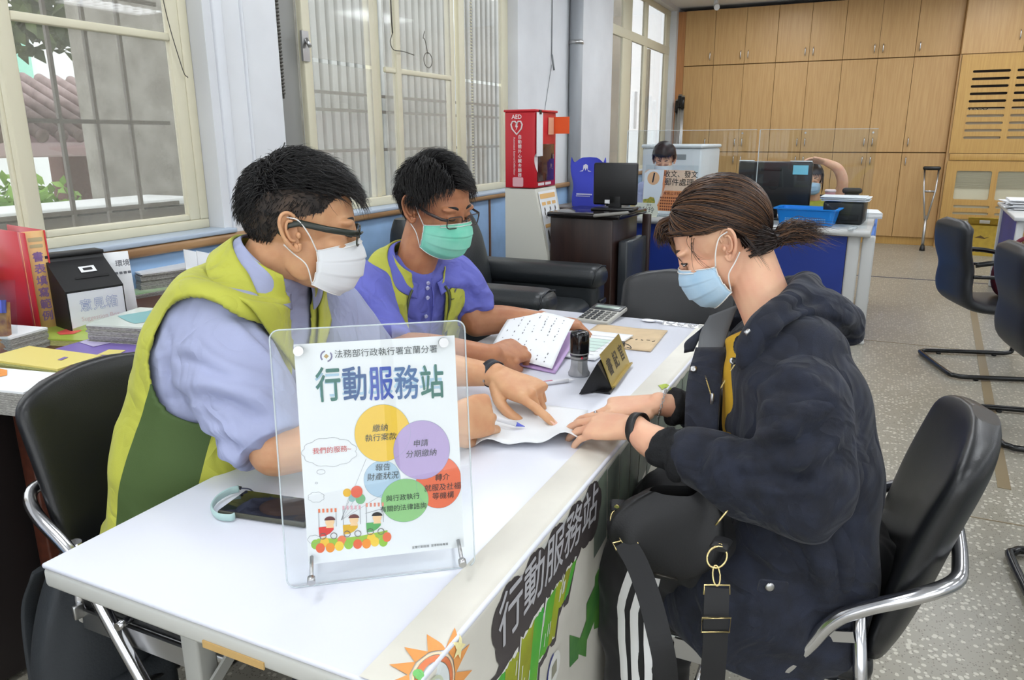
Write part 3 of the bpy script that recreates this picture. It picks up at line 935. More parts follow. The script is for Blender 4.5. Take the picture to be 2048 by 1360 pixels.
npz = thing('desk_name_card', 'cream name card standing below the number one sign', 'name card', (-1.49, 5.50, 0.75), math.radians(-9.6))
Mn = frame((0, 0, 0.05), (1, 0, 0), (0, 0.15, 1))
MB().prism([(-0.11, -0.05), (0.11, -0.05), (0.12, -0.02), (0.11, 0.03), (0.09, 0.05), (-0.11, 0.05)], 0.004, M=Mn).build('card', mat('cream_card', (244, 240, 222), rough=0.5), npz)
sp = MB(); sp.text('莊秋玲', 0.05, Mn @ Matrix.Translation((0.015, -0.005, 0)), z=0.0046); sp.text('收文', 0.02, Mn @ Matrix.Translation((0.045, 0.034, 0)), z=0.0046)
sp.build('lettering', M_INK, npz)
sp = MB(); sp.poly(disc(-0.085, 0.0, 0.024, 0.04, 16), Mn, 0.0044); sp.build('yellow_blob', mat('card_yellow', (244, 214, 140), rough=0.5), npz)
MB().rbox((0, 0.03, 0.005), (0.2, 0.06, 0.01), 0.002, 2).build('foot', M_ACREDGE, npz)


def monitor(name, label, loc, rz, w, h, th=0.045, stand=0.10, front=False, tower=True):
    r = thing(name, label, 'monitor', loc, rz)
    MB().rbox((0, 0, stand + h / 2), (w, th, h), 0.012, 3).build('housing', M_BLKPLAST, r)
    MB().rbox((0, th * 0.5, stand + h / 2), (w - 0.03, 0.006, h - 0.03), 0.002, 2).build('screen', mat('monitor_screen', (24, 26, 30), rough=0.12), r)
    MB().rbox((0, 0.0, stand / 2 + 0.03), (0.08, 0.03, stand + 0.06), 0.008, 2).build('neck', M_BLKPLAST, r)
    MB().rbox((0, 0, 0.008), (0.26, 0.18, 0.016), 0.006, 2).build('base', M_BLKPLAST, r)
    return r


m2 = monitor('computer_monitor', 'black computer monitor seen from behind with a blue sticky note', (-0.605, 5.68, 0.75), math.radians(-6), 0.50, 0.34, stand=0.06)
MB().box((0.175, -0.0245, 0.345), (0.10, 0.002, 0.062)).build('sticky_note', mat('sticky_blue', (130, 208, 226), rough=0.7), m2)
MB().rbox((-0.02, -0.024, 0.345), (0.14, 0.006, 0.02), 0.009, 2).build('carry_slot', mat('slot_black', (10, 10, 11), rough=0.6), m2)
for a, b_ in ((-0.2, 0.10), (0.17, 0.14)):
    MB().box((a, 0.0, 0.403), (b_, 0.03, 0.006)).build('paper_strip', M_PAPER, m2)
MB().ell((0, -0.022, 0.24), (0.035, 0.004, 0.035)).build('emblem', mat('slot_black', (10, 10, 11)), m2)

bk = thing('letter_basket', 'bright blue plastic basket on the service desk', 'basket', (-0.345, 5.42, 0.75), math.radians(-6))
M_BASK = mat('bright_blue_plastic', (22, 140, 232), rough=0.35)
bm_ = MB()


def basket_ring(hw, hd, z, r=0.03):
    return [Vector((p[0], p[1], z)) for p in rrect(2 * hw, 2 * hd, r, 4)]


bm_.loft([basket_ring(0.165, 0.10, 0.004), basket_ring(0.185, 0.115, 0.10), basket_ring(0.205, 0.13, 0.104), basket_ring(0.205, 0.13, 0.112), basket_ring(0.18, 0.111, 0.11), basket_ring(0.16, 0.095, 0.010)], smooth=False)
bm_.build('tub', M_BASK, bk)
for k, x in enumerate((-0.065, 0.07)):
    mm = MB()
    for i in range(11):
        for j in range(4):
            if j < 3 - abs(i - 5) * 0.05:
                mm.box((x - 0.055 + i * 0.011, -0.108 - j * 0.0028, 0.022 + j * 0.012), (0.006, 0.004, 0.007))
    mm.build('lattice', mat('lattice_blue', (150, 206, 240), rough=0.4), bk)['kind'] = 'stuff'

pr = thing('desktop_printer', 'black desktop printer carrying a pile of white papers', 'printer', (-0.125, 5.62, 0.75), math.radians(-6))
MB().rbox((0, 0, 0.075), (0.25, 0.24, 0.145), 0.015, 3).build('printer_body', M_BLKPLAST, pr)
MB().rbox((0, -0.121, 0.045), (0.20, 0.006, 0.04), 0.004, 2).build('paper_slot', mat('slot_black', (10, 10, 11)), pr)
for k in range(6):
    MB().box((0.012 * math.sin(k * 2.1), 0.01 * math.cos(k * 3), 0.151 + k * 0.005), (0.28, 0.24, 0.004), rot=(0, 0, 0.05 * math.sin(k * 1.7))).build('paper_sheet', M_PAPER, pr)
cu = thing('pink_cup', 'pink tumbler behind the black printer', 'cup', (-0.24, 5.88, 0.75))
MB().lathe((0, 0, 0), [(0.03, 0), (0.034, 0.18), (0.036, 0.19), (0.03, 0.192)], 16).build('cup_body', mat('pink_cup', (222, 160, 162), rough=0.4), cu)
MB().lathe((0, 0, 0.186), [(0.038, 0), (0.038, 0.014), (0.03, 0.018)], 16).build('lid', mat('cup_lid', (236, 214, 214), rough=0.4), cu)
tb = thing('desk_telephone', 'dark handset standing behind the black printer', 'telephone', (-0.10, 5.95, 0.75))
MB().rbox((0, 0, 0.09), (0.10, 0.09, 0.18), 0.02, 3).build('stand_body', mat('dark_grey_plastic', (52, 46, 46), rough=0.5), tb)
MB().rbox((0, -0.02, 0.195), (0.13, 0.05, 0.04), 0.018, 3).build('handset', mat('dark_grey_plastic', (52, 46, 46), rough=0.5), tb)
gl_ = thing('green_marker', 'upright bright green sign edge on the service desk', 'marker', (-1.02, 5.9, 0.75))
MB().rbox((0, 0, 0.15), (0.05, 0.02, 0.30), 0.004, 2).build('green_blade', mat('bright_green', (60, 206, 90), rough=0.4), gl_)
MB().rbox((0, 0, 0.01), (0.08, 0.06, 0.02), 0.004, 2).build('foot', M_BLKPLAST, gl_)
sk = thing('paper_stack', 'stack of white forms at the right end of the service desk', 'papers', (0.0, 6.1, 0.75), 0.1)
for k in range(7):
    MB().box((0.004 * math.sin(k * 3), 0.004 * math.cos(k * 5), 0.003 + k * 0.006), (0.20, 0.28, 0.0055)).build('sheet', M_PAPER, sk)
sp_ = thing('desk_speaker', 'small grey speaker beside the blue basket', 'speaker', (-0.60, 5.40, 0.75))
MB().rbox((0, 0, 0.045), (0.045, 0.06, 0.09), 0.012, 3).build('cabinet_body', mat('dark_grey_plastic', (52, 46, 46)), sp_)
MB().cyl((0, -0.0305, 0.05), (0, -0.033, 0.05), 0.017, 14).build('cone', M_BLKPLAST, sp_)

# white copier behind the counter clerk
cpx = thing('copier', 'white office copier behind the clerk with black hair', 'copier', (-1.72, 7.7, 0), math.radians(-8))
M_COP = mat('copier_white', (226, 230, 232), rough=0.4)
MB().rbox((0, 0, 0.62), (0.60, 0.55, 1.18), 0.02, 3).build('copier_body', M_COP, cpx)
MB().rbox((0, 0, 1.23), (0.62, 0.58, 0.035), 0.015, 3).build('lid', M_COP, cpx)
for z, h_ in ((1.13, 0.05), (0.97, 0.05)):
    MB().box((0.05, -0.277, z), (0.20, 0.004, h_)).build('tray_slot', mat('copier_grey', (150, 154, 156), rough=0.5), cpx)
for z in (0.86, 0.60, 0.34):
    MB().rbox((0, -0.278, z), (0.54, 0.012, 0.22), 0.006, 2).build('drawer', M_COP, cpx)

# ------------------------------------------------------------------ dark kiosk with all-in-one computer
M_DKW = mat('dark_brown_wood', (40, 27, 24), rough=0.3, rgb2=(54, 36, 31), noise_scale=10, stretch=(5, 5, 0.4))
ks = thing('computer_kiosk', 'dark brown wooden kiosk carrying a computer beside the armchair', 'kiosk', (-1.47, 4.42, 0), math.radians(-4))
MB().rbox((-0.03, 0, 0.43), (0.40, 0.42, 0.86), 0.006, 2).build('cabinet_body', M_DKW, ks)
MB().rbox((-0.01, 0, 0.875), (0.46, 0.48, 0.03), 0.008, 2).build('top', mat('kiosk_black_top', (26, 22, 22), rough=0.12), ks)
MB().rbox((0.215, 0.02, 0.43), (0.06, 0.34, 0.60), 0.01, 2).build('computer_tower', mat('tower_grey', (52, 56, 60), rough=0.25), ks)
MB().rbox((0.235, 0.20, 0.43), (0.05, 0.03, 0.86), 0.004, 2).build('side_post', M_DKW, ks)
MB().rbox((0.17, -0.24, 0.893), (0.20, 0.05, 0.016), 0.006, 2, rot=(0, math.radians(-6), 0.3)).build('closed_notebook', mat('notebook_grey', (130, 128, 122), rough=0.4), ks)
ks_m = monitor('flat_monitor', 'black flat monitor on the dark brown kiosk', (-1.385, 4.46, 0.89), math.radians(5), 0.27, 0.25, th=0.03, stand=0.03)
MB().box((-0.045, -0.0165, 0.05), (0.03, 0.002, 0.022)).build('sticker', M_PAPER, ks_m)

# blue non-woven bag
M_BLUEBAG = mat('blue_nonwoven', (62, 74, 200), rough=0.7, bump=0.3, bump_scale=500)
bg = thing('shopping_bag', 'blue non-woven shopping bag with a white emblem behind the kiosk', 'bag', (-1.73, 4.95, 0), math.radians(-8))


def bag_pt(u, v):
    a = 2 * math.pi * u
    w = 0.125 * (1 - 0.12 * (1 - v)) ; d = 0.055 * (1 - 0.55 * v)
    x = w * math.copysign(abs(math.cos(a)) ** 0.5, math.cos(a)); y = d * math.copysign(abs(math.sin(a)) ** 0.6, math.sin(a))
    z = 0.86 + v * (0.31 + 0.018 * math.cos(a * 4)) + 0.0
    return Vector((x + 0.008 * math.sin(9 * v + a), y + 0.008 * math.sin(5 * v + 2 * a), z))


b_m = MB(); b_m.grid(bag_pt, 40, 14, closed_u=True); b_m.build('bag_body', M_BLUEBAG, bg)
sp = MB()
Mb = frame((0.005, -0.052, 1.02), (1, 0, 0), (0, 0.1, 1))
sp.poly([(-0.045, 0.075), (-0.02, 0.085), (-0.018, 0.115), (0.0, 0.125), (0.016, 0.115), (0.018, 0.085), (0.045, 0.075), (0.02, 0.076), (0.01, 0.10), (0.0, 0.08), (-0.01, 0.10), (-0.02, 0.076)], Mb, 0.012)
for k in range(14):
    sp.poly(rrect(0.0065, 0.009, 0.001, 1), Mb @ Matrix.Translation((-0.055 + k * 0.0085, -0.075, 0)), 0.010)
    if k < 12:
        sp.poly(rrect(0.0055, 0.005, 0.001, 1), Mb @ Matrix.Translation((-0.058 + k * 0.009, -0.088, 0)), 0.010)
sp.build('emblem', mat('bag_white_print', (225, 228, 240), rough=0.7), bg)
rk = thing('low_cabinet', 'low dark cabinet under the blue shopping bag', 'cabinet', (-1.75, 5.0, 0), math.radians(-8))
MB().rbox((0, 0, 0.42), (0.42, 0.36, 0.84), 0.006, 2).build('cabinet_body', M_DKW, rk)
MB().rbox((0, 0, 0.85), (0.45, 0.38, 0.02), 0.005, 2).build('top', M_DKW, rk)
bt = thing('dark_bottle', 'dark bottle standing right of the blue shopping bag', 'bottle', (-1.575, 4.94, 0.86))
MB().lathe((0, 0, 0), [(0.022, 0), (0.024, 0.09), (0.014, 0.12), (0.012, 0.14)], 14).build('glass_body', mat('dark_green_glass', (32, 50, 44), rough=0.15), bt)
MB().lathe((0, 0, 0.14), [(0.014, 0), (0.014, 0.02), (0.01, 0.022)], 12).build('cap', M_BLKPLAST, bt)

# ------------------------------------------------------------------ defibrillator cabinet on its stand
M_RED = mat('aed_red', (196, 26, 40), rough=0.35)
M_AEDW = mat('aed_beige', (216, 214, 202), rough=0.5)
M_WPR = mat('white_print', (236, 226, 226), rough=0.5)
ae = thing('defibrillator_cabinet', 'red defibrillator cabinet on a beige stand beside the armchair', 'defibrillator', (-2.0, 4.2, 0), 0.0)
MB().rbox((0.098, 0.165, 1.245), (0.196, 0.33, 0.44), 0.006, 2).build('red_case', M_RED, ae)
MB().rbox((0.197, 0.165, 1.17), (0.006, 0.26, 0.22), 0.003, 2).build('case_window', mat('aed_window', (70, 36, 34), rough=0.08), ae)
MB().rbox((0.1, 0.165, 1.47), (0.21, 0.345, 0.014), 0.004, 2).build('case_top', M_RED, ae)
MB().box((0.205, 0.05, 1.335), (0.004, 0.115, 0.25), rot=(0, 0, math.radians(6))).build('hanging_papers', M_PAPER, ae)
MB().box((0.205, 0.05, 1.462), (0.012, 0.03, 0.025)).build('binder_clip', M_BLKPLAST, ae)
fl = MB().box((0.245, 0.30, 1.39), (0.10, 0.006, 0.10)); fl.build('orange_flag', mat('orange_flag', (240, 96, 40), rough=0.5), ae)
MB().box((0.201, 0.235, 1.385), (0.004, 0.08, 0.10)).build('instruction_label', mat('aed_label', (226, 170, 140), rough=0.5), ae)
Ma = frame((0.098, -0.0015, 1.245), (1, 0, 0), (0, 0, 1))
sp = MB()
sp.text('AED', 0.034, Ma @ Matrix.Translation((-0.02, 0.19, 0)), bold=0.02)
ht = [(0.0, -0.045), (-0.03, -0.012), (-0.036, 0.012), (-0.026, 0.03), (-0.01, 0.03), (0, 0.018), (0.01, 0.03), (0.026, 0.03), (0.036, 0.012), (0.03, -0.012)]
sp.tube([Ma @ Vector((-0.02 + a, 0.135 + b_, 0)) for a, b_ in ht], 0.005, 6, closed=True)
sp.poly([(-0.026, 0.15), (-0.012, 0.155), (-0.017, 0.14), (-0.01, 0.14), (-0.026, 0.112), (-0.021, 0.132), (-0.029, 0.132)], Ma, 0.001)
for k, ch_ in enumerate('自動體外心臟去顫器'):
    sp.text(ch_, 0.025, Ma @ Matrix.Translation((0.0, 0.075 - k * 0.0275, 0)), bold=0.012)
sp.text('Automated External Defibrillator', 0.0165, Ma @ Matrix.Translation((-0.036, -0.035, 0)) @ Matrix.Rotation(-math.pi / 2, 4, 'Z'))
sp.build('lettering', M_WPR, ae)
sp = MB(); sp.poly(rrect(0.07, 0.055, 0.008), Ma @ Matrix.Translation((-0.012, -0.185, 0)), 0.0004); sp.build('pale_square', mat('aed_pale_square', (222, 170, 176), rough=0.5), ae)
sp = MB()
for k in range(2):
    sp.box((0.1985, 0.09 + k * 0.11, 1.045), (0.002, 0.09, 0.016))
sp.text('♥', 0.12, frame((0.1985, 0.05, 1.16), (0, 1, 0), (0, 0, 1)))
sp.build('front_print', M_WPR, ae)
# the stand: side profile slants towards the front
Mst = frame((0, 0, 0), (1, 0, 0), (0, 0, 1))
st = MB(); st.prism([(0.0, 0.0), (0.30, 0.0), (0.30, 0.30), (0.282, 0.62), (0.196, 1.02), (0.0, 1.02)], -0.33, M=Mst); st.build('stand_body', M_AEDW, ae)
Mp = frame((0.2395, 0.165, 0.825), (0, 1, 0), (-0.215, 0, 1))
sp = MB(); sp.poly(rrect(0.27, 0.36, 0.004, 1), Mp, 0.002); sp.build('instruction_sheet', M_PAPER, ae)
sp = MB(); sp.poly(rrect(0.24, 0.03, 0.004, 1), Mp @ Matrix.Translation((0, 0.15, 0)), 0.003); sp.poly(rrect(0.24, 0.022, 0.004, 1), Mp @ Matrix.Translation((0, -0.03, 0)), 0.003)
for k in range(3):
    sp.poly(rrect(0.06, 0.02, 0.002, 1), Mp @ Matrix.Translation((-0.08 + k * 0.08, 0.105, 0)), 0.003)
sp.build('sheet_headings', mat('sheet_orange', (232, 186, 120), rough=0.6), ae)
sp = MB()
for k in range(3):
    for j in range(3):
        sp.poly(disc(-0.08 + k * 0.08 + 0.008 * math.sin(j * 4 + k), 0.07 - j * 0.022, 0.010 - 0.002 * j, 0.014, 7), Mp, 0.0032)
for k in range(4):
    sp.poly(rrect(0.02, 0.04, 0.002, 1), Mp @ Matrix.Translation((-0.03 + k * 0.035, -0.085, 0)), 0.0032)
sp.poly(disc(-0.09, -0.10, 0.014, 0.05, 8), Mp, 0.0032)
sp.build('sheet_drawings', mat('sheet_ink', (90, 84, 80), rough=0.6), ae)
MB().box((0.299, 0.165, 0.315), (0.004, 0.332, 0.004)).build('stand_seam', M_GAP, ae)

# ------------------------------------------------------------------ black leather armchair
M_LEATH = mat('black_leather', (34, 38, 41), rough=0.36, bump=0.35, bump_scale=120)
so = thing('leather_armchair', 'black leather armchair with padded arms against the window wall', 'armchair', (-1.70, 3.48, 0))


def cushion(c, s, r, seg=5, puff=0.02, rot=None, M=None):
    m = MB(); m.rbox(c, s, r, seg, rot=rot)
    return m


cushion((0.0, 0.0, 0.20), (0.84, 0.92, 0.30), 0.04).build('base', M_LEATH, so)
for k, s in enumerate((-1, 1)):
    a = MB(); a.rbox((0.05, s * 0.385, 0.38), (0.78, 0.17, 0.46), 0.05, 5); a.rbox((0.06, s * 0.375, 0.585), (0.80, 0.20, 0.13), 0.06, 6)
    a.build('arm', M_LEATH, so)
    MB().rbox((0.445, s * 0.385, 0.45), (0.016, 0.10, 0.03), 0.006, 2).build('arm_pleat', M_BLKPLAST, so)
    MB().tube([(0.425, s * 0.375 - 0.098, 0.56), (0.435, s * 0.375 - 0.08, 0.635), (0.435, s * 0.375, 0.648), (0.435, s * 0.375 + 0.08, 0.635), (0.425, s * 0.375 + 0.098, 0.56)], 0.004, 6).build('arm_piping', M_LEATH, so)
cushion((0.10, 0.0, 0.40), (0.66, 0.58, 0.18), 0.07, 6).build('seat_cushion', M_LEATH, so)
bs = MB()


def back_pt(u, v):
    # rounded back cushion leaning towards the wall
    z = 0.38 + 0.55 * v
    a = 2 * math.pi * u
    hw = 0.36 * (1 - 0.18 * max(0, v - 0.75) * 4 * max(0, v - 0.75)); hd = 0.13 * (1 - 0.55 * max(0, (v - 0.7) / 0.3) ** 2)
    c, s = math.cos(a), math.sin(a)
    y = hw * math.copysign(abs(c) ** 0.45, c); x = hd * math.copysign(abs(s) ** 0.7, s)
    if s > 0:
        x += 0.05 * math.sin(math.pi * min(1, v * 1.25)) * (1 - abs(y / 0.36) ** 2)
    return Vector((-0.28 - 0.10 * v + x, y, z))


bs.grid(back_pt, 48, 22, closed_u=True)
top = [back_pt(k / 48, 1.0) for k in range(48)]
cen = sum(top, Vector()) / 48 + Vector((0, 0, 0.012))
bs.add(top + [cen], [(k, (k + 1) % 48, 48) for k in range(48)], smooth=True)
bs.build('backrest', M_LEATH, so)
for a, b_ in ((-0.36, -0.4), (-0.36, 0.4), (0.38, -0.4), (0.38, 0.4)):
    MB().cyl((a, b_, 0), (a, b_, 0.06), 0.025, 12).build('foot', M_BLKPLAST, so)

# ------------------------------------------------------------------ cantilever visitor chairs on the right
M_VINC = mat('charcoal_vinyl', (30, 32, 36), rough=0.42, bump=0.2, bump_scale=300)


def sled_chair(label, loc, rz):
    r = thing('cantilever_chair', label, 'chair', loc, rz, group='black cantilever chairs on the right')
    prof = [(-0.235, 0.865), (-0.245, 0.80), (-0.235, 0.70), (-0.205, 0.60), (-0.205, 0.50), (-0.185, 0.43), (-0.12, 0.395), (0.0, 0.385), (0.15, 0.39), (0.24, 0.385)]
    pts = spline([(a, 0, b_) for a, b_ in prof], 4)
    sh = MB(); n = len(pts); rings = []
    for i, p in enumerate(pts):
        t = (pts[min(i + 1, n - 1)] - pts[max(i - 1, 0)]).normalized(); nn = Vector((t.z, 0, -t.x))
        f = i / (n - 1)
        hw = 0.225 * (0.55 + 0.45 * min(1, f / 0.07) ** 0.6) * (1.0 if f < 0.9 else 1 - 0.15 * (f - 0.9) / 0.1)
        if 0.2 < f < 0.45:
            hw *= 1 - 0.05 * math.sin((f - 0.2) / 0.25 * math.pi)
        th = 0.034 if f > 0.03 else 0.02
        ring = []
        for k in range(28):
            a = 2 * math.pi * k / 28; c, s = math.cos(a), math.sin(a)
            ring.append(p + Vector((0, 1, 0)) * hw * math.copysign(abs(c) ** 0.4, c) + nn * th * math.copysign(abs(s) ** 0.8, s))
        rings.append(ring)
    sh.loft(rings); sh.build('seat_shell', M_VINC, r)
    for s in (-1, 1):
        MB().tube(spline([(-0.20, s * 0.235, 0.64), (-0.10, s * 0.265, 0.66), (0.05, s * 0.27, 0.655), (0.16, s * 0.265, 0.62), (0.19, s * 0.25, 0.52), (0.17, s * 0.235, 0.40)], 5), [0.014] * 26, 10).build('armrest', M_BLKTUBE, r)
        MB().tube(spline([(-0.20, s * 0.235, 0.575), (0.0, s * 0.25, 0.575), (0.15, s * 0.255, 0.575)], 4), 0.01, 8).build('side_rail', M_BLKTUBE, r)
        for x in (-0.12, 0.2):
            MB().cyl((x, s * 0.27, 0.0), (x, s * 0.27, 0.012), 0.014, 8).build('glide', M_BLKPLAST, r)
    sled = [(0.16, -0.235, 0.36), (0.24, -0.25, 0.345), (0.285, -0.265, 0.26), (0.30, -0.27, 0.06), (0.27, -0.272, 0.022), (0.15, -0.275, 0.019), (-0.16, -0.275, 0.019), (-0.225, -0.25, 0.019), (-0.245, -0.19, 0.019)]
    full = sled + [(x, -y, z) for x, y, z in sled[::-1]]
    MB().tube(spline(full, 5), 0.0135, 10).build('sled_frame', M_BLKTUBE, r)
    return r


sled_chair('black cantilever chair nearest the yellow cardboard box', (0.70, 5.0, 0), math.radians(16))
sled_chair('black cantilever chair cut off by the right edge, behind the nearest one', (0.86, 3.93, 0), math.radians(8))
sled_chair('black cantilever chair of which only the floor tube shows beside the folding chair', (0.80, 2.42, 0), math.radians(5))

# right hand desk with papers and a maroon bag on the chair
rd = thing('white_desk', 'white topped desk with blue side at the right edge', 'desk', (1.62, 7.2, 0), math.radians(-3))
MB().rbox((0, 0, 0.735), (1.2, 1.5, 0.03), 0.008, 2).build('desk_top', M_ALMOND, rd)
for a, b_ in ((-0.55, -0.68), (0.55, -0.68), (-0.55, 0.68), (0.55, 0.68)):
    MB().rbox((a, b_, 0.36), (0.05, 0.05, 0.72), 0.01, 2).build('leg', M_ALMOND, rd)
MB().box((-0.545, 0, 0.40), (0.02, 1.3, 0.6)).build('side_panel', M_BLUEF, rd)
ps = thing('document_stack', 'stack of white documents on the desk at the right edge', 'papers', (1.17, 7.25, 0.75))
for k in range(9):
    MB().box((0.02 * math.sin(k * 1.9), 0.02 * math.cos(k * 2.7), 0.0035 + k * 0.009), (0.30, 0.36, 0.007), rot=(0, 0, 0.12 * math.sin(k * 2.3))).build('folder', M_PAPER, ps)
st_ = thing('rubber_stamp', 'small dark stamp holder on the desk at the right edge', 'stamp', (1.16, 6.85, 0.75))
MB().rbox((0, 0, 0.04), (0.05, 0.05, 0.08), 0.008, 2).build('stamp_body', M_BLKPLAST, st_)
MB().cyl((0, 0, 0.08), (0, 0, 0.12), 0.012, 10).build('knob', M_BLKPLAST, st_)
mb_ = thing('maroon_bag', 'maroon bag lying on the seat of the black cantilever chair', 'bag', (0.80, 5.05, 0.42), math.radians(10))
g = MB()


def mbag(u, v):
    a = 2 * math.pi * u; th = math.pi * v
    s = math.sin(th) ** 0.7
    return Vector((0.11 * s * math.cos(a) + 0.02 * math.sin(3 * a), 0.15 * s * math.sin(a), 0.13 - 0.13 * math.cos(th) + 0.012 * math.sin(4 * a) * s))


g.grid(mbag, 28, 14, closed_u=True); g.build('bag_body', mat('maroon_cloth', (104, 26, 40), rough=0.8), mb_)
MB().tube(spline([(-0.05, 0.0, 0.25), (0.0, -0.03, 0.33), (0.07, 0.0, 0.34), (0.09, 0.03, 0.24)], 6), 0.012, 8).build('handle', mat('maroon_cloth', (104, 26, 40)), mb_)
# ------------------------------------------------------------------ the long white folding table
TZ = 0.74
TA = math.radians(-0.45)                       # small turn of the table against the wall
NL = Vector((-1.005, 0.574, 0))
TT = Matrix.Translation(NL) @ Matrix.Rotation(TA, 4, 'Z')
TW, TL_ = 0.615, 1.80
M_TTOP = mat('table_white_laminate', (224, 226, 236), rough=0.28, noise_amt=0.015, noise_scale=3)
M_TEDGE = mat('table_edge_grey', (196, 196, 190), rough=0.4)
M_TLEG = mat('table_leg_grey', (172, 172, 166), rough=0.45)
tbl = thing('folding_table', 'long white folding table where the three people sit', 'table', NL, TA)
MB().rbox((TW / 2, TL_ / 2, TZ - 0.004), (TW, TL_, 0.008), 0.003, 2).build('table_top', M_TTOP, tbl)
MB().rbox((TW / 2, TL_ / 2, TZ - 0.0225), (TW, TL_, 0.029), 0.006, 2).build('edge_band', M_TEDGE, tbl)
MB().box((0.36, -0.0012, TZ - 0.031), (0.10, 0.002, 0.010)).build('worn_edge_patch', mat('worn_tan', (196, 160, 100), rough=0.7), tbl)
for y in (0.16, TL_ - 0.16):
    for x in (0.10, TW - 0.10):
        MB().rbox((x, y, 0.35), (0.038, 0.038, 0.70), 0.005, 2).build('leg', M_TLEG, tbl)
    MB().rbox((TW / 2, y, 0.655), (TW - 0.16, 0.03, 0.05), 0.005, 2).build('crossbar', M_TLEG, tbl)
    MB().rbox((TW / 2, y, 0.16), (TW - 0.2, 0.025, 0.025), 0.005, 2).build('foot_bar', M_TLEG, tbl)
    s = 1 if y < 1 else -1
    for x in (0.135, TW - 0.135):
        MB().box((x, y + s * 0.16, 0.58), (0.005, 0.40, 0.022), rot=(s * math.radians(32), 0, 0)).build('folding_brace', M_TLEG, tbl)
MB().tube([(0.165, 0.14, 0.69), (0.145, 0.12, 0.60)], 0.005, 8).build('latch_rod', M_CHROME, tbl)
MB().cyl((0.165, 0.135, 0.60), (0.165, 0.155, 0.60), 0.01, 12).build('latch_bolt', M_STEEL, tbl)
for x in (0.03, TW - 0.03):
    MB().rbox((x, TL_ / 2, 0.69), (0.02, TL_ - 0.3, 0.03), 0.004, 2).build('side_rail', M_TLEG, tbl)

# ------------------------------------------------------------------ printed banner hanging over the visitor side
M_BAN = mat('banner_cream', (226, 222, 210), rough=0.42, noise_amt=0.05, noise_scale=6)
bn_ = thing('printed_banner', 'cream printed banner draped over the visitor side of the white table', 'banner', NL, TA)
FR = 0.014
T_TOP = 0.062


def ban(s, t, off=0.0):
    """s: metres along the table from its near end, t: metres across: negative on the table top, positive hanging down"""
    arc = FR * math.pi / 2
    bulge = 0.004 * math.sin(s * 11) + 0.006 * math.sin(s * 4.3 + 1)
    if t < -arc / 2:
        p = Vector((TW - FR + (t + arc / 2), s, TZ + 0.003)); n = Vector((0, 0, 1))
    elif t < arc / 2:
        a = (t + arc / 2) / FR
        p = Vector((TW - FR + FR * math.sin(a), s, TZ + 0.003 - FR + FR * math.cos(a))); n = Vector((math.sin(a), 0, math.cos(a)))
    else:
        d = t - arc / 2
        p = Vector((TW + min(1, d * 4) * bulge * (1 + 2 * d), s, TZ + 0.003 - FR - d)); n = Vector((1, 0, 0))
    return p + n * off


mb = MB()
ts = [-T_TOP, -0.03, -0.011] + [-0.011 + 0.022 * k / 6 for k in range(1, 7)] + [0.02 + 0.5 * k / 14 for k in range(15)]
nS = 60
vs = [ban(0.0 + (TL_ - 0.01) * i / nS, t) for t in ts for i in range(nS + 1)]
fs = [(j * (nS + 1) + i, j * (nS + 1) + i + 1, (j + 1) * (nS + 1) + i + 1, (j + 1) * (nS + 1) + i) for j in range(len(ts) - 1) for i in range(nS)]
mb.add(vs, fs, smooth=True)
mb.build('cloth', M_BAN, bn_)


def ban_poly(m, poly, off, maxlen=0.012):
    """triangulate a polygon given in (s, t), split long edges and wrap it over the banner"""
    bm = bmesh.new()
    vv = [bm.verts.new((p[0], p[1], 0)) for p in poly]
    f = bm.faces.new(vv)
    bmesh.ops.triangulate(bm, faces=[f])
    for _ in range(5):
        es = [e for e in bm.edges if e.calc_length() > maxlen]
        if not es:
            break
        bmesh.ops.subdivide_edges(bm, edges=es, cuts=1)
        bmesh.ops.triangulate(bm, faces=bm.faces[:])
    bm.verts.index_update()
    m.add([ban(v.co.x, v.co.y, off) for v in bm.verts], [[v.index for v in f.verts] for f in bm.faces], smooth=False)
    bm.free()


def ban_text(m, s, size, s0, t0, off, bold=0.0, shear=0.0, sx=1.0):
    vs, fs = text_geo(s, 'LEFT', 0.0, 1.0)
    for q, (dx, dy) in enumerate(((0, 0), (bold, 0), (-bold, 0), (0, bold), (0, -bold))):
        m.add([ban(s0 + (x + dx + shear * (y + dy)) * size * sx, t0 - (y + dy) * size, off + q * 2e-6) for x, y in vs], fs, smooth=False)


M_BDK = mat('banner_dark', (70, 64, 64), rough=0.5)
M_BGR = mat('banner_silver', (186, 186, 190), rough=0.5)
TX0 = 0.205
dk_ = MB()
for k in range(5):                       # dark scalloped cloud behind each character
    for (a, b_, r_) in ((0.02, 0.0, 0.034), (0.055, -0.008, 0.036), (0.075, 0.006, 0.03), (0.03, 0.03, 0.036), (0.06, 0.034, 0.034), (0.04, -0.016, 0.03)):
        ban_poly(dk_, [(TX0 + k * 0.083 + a + r_ * math.cos(q * math.pi / 9), 0.054 + b_ + r_ * 1.05 * math.sin(q * math.pi / 9)) for q in range(18)], 0.0012 + 0.00002 * k)
dk_.build('title_backing', M_BDK, bn_)
tx = MB(); ban_text(tx, '行動服務站', 0.082, TX0 + 0.004, 0.058, 0.0020, bold=0.012, shear=0.1)
tx.build('title_lettering', M_BGR, bn_)
# second line: large green brush shapes outlined in black
dk2 = MB(); wh = MB()
M_BGRN = [mat('banner_green', (104, 178, 44), rough=0.5, rgb2=(60, 170, 60), noise_scale=14), mat('banner_lime', (168, 184, 36), rough=0.5, rgb2=(140, 140, 30), noise_scale=10)]
gb = np.random.default_rng(17)


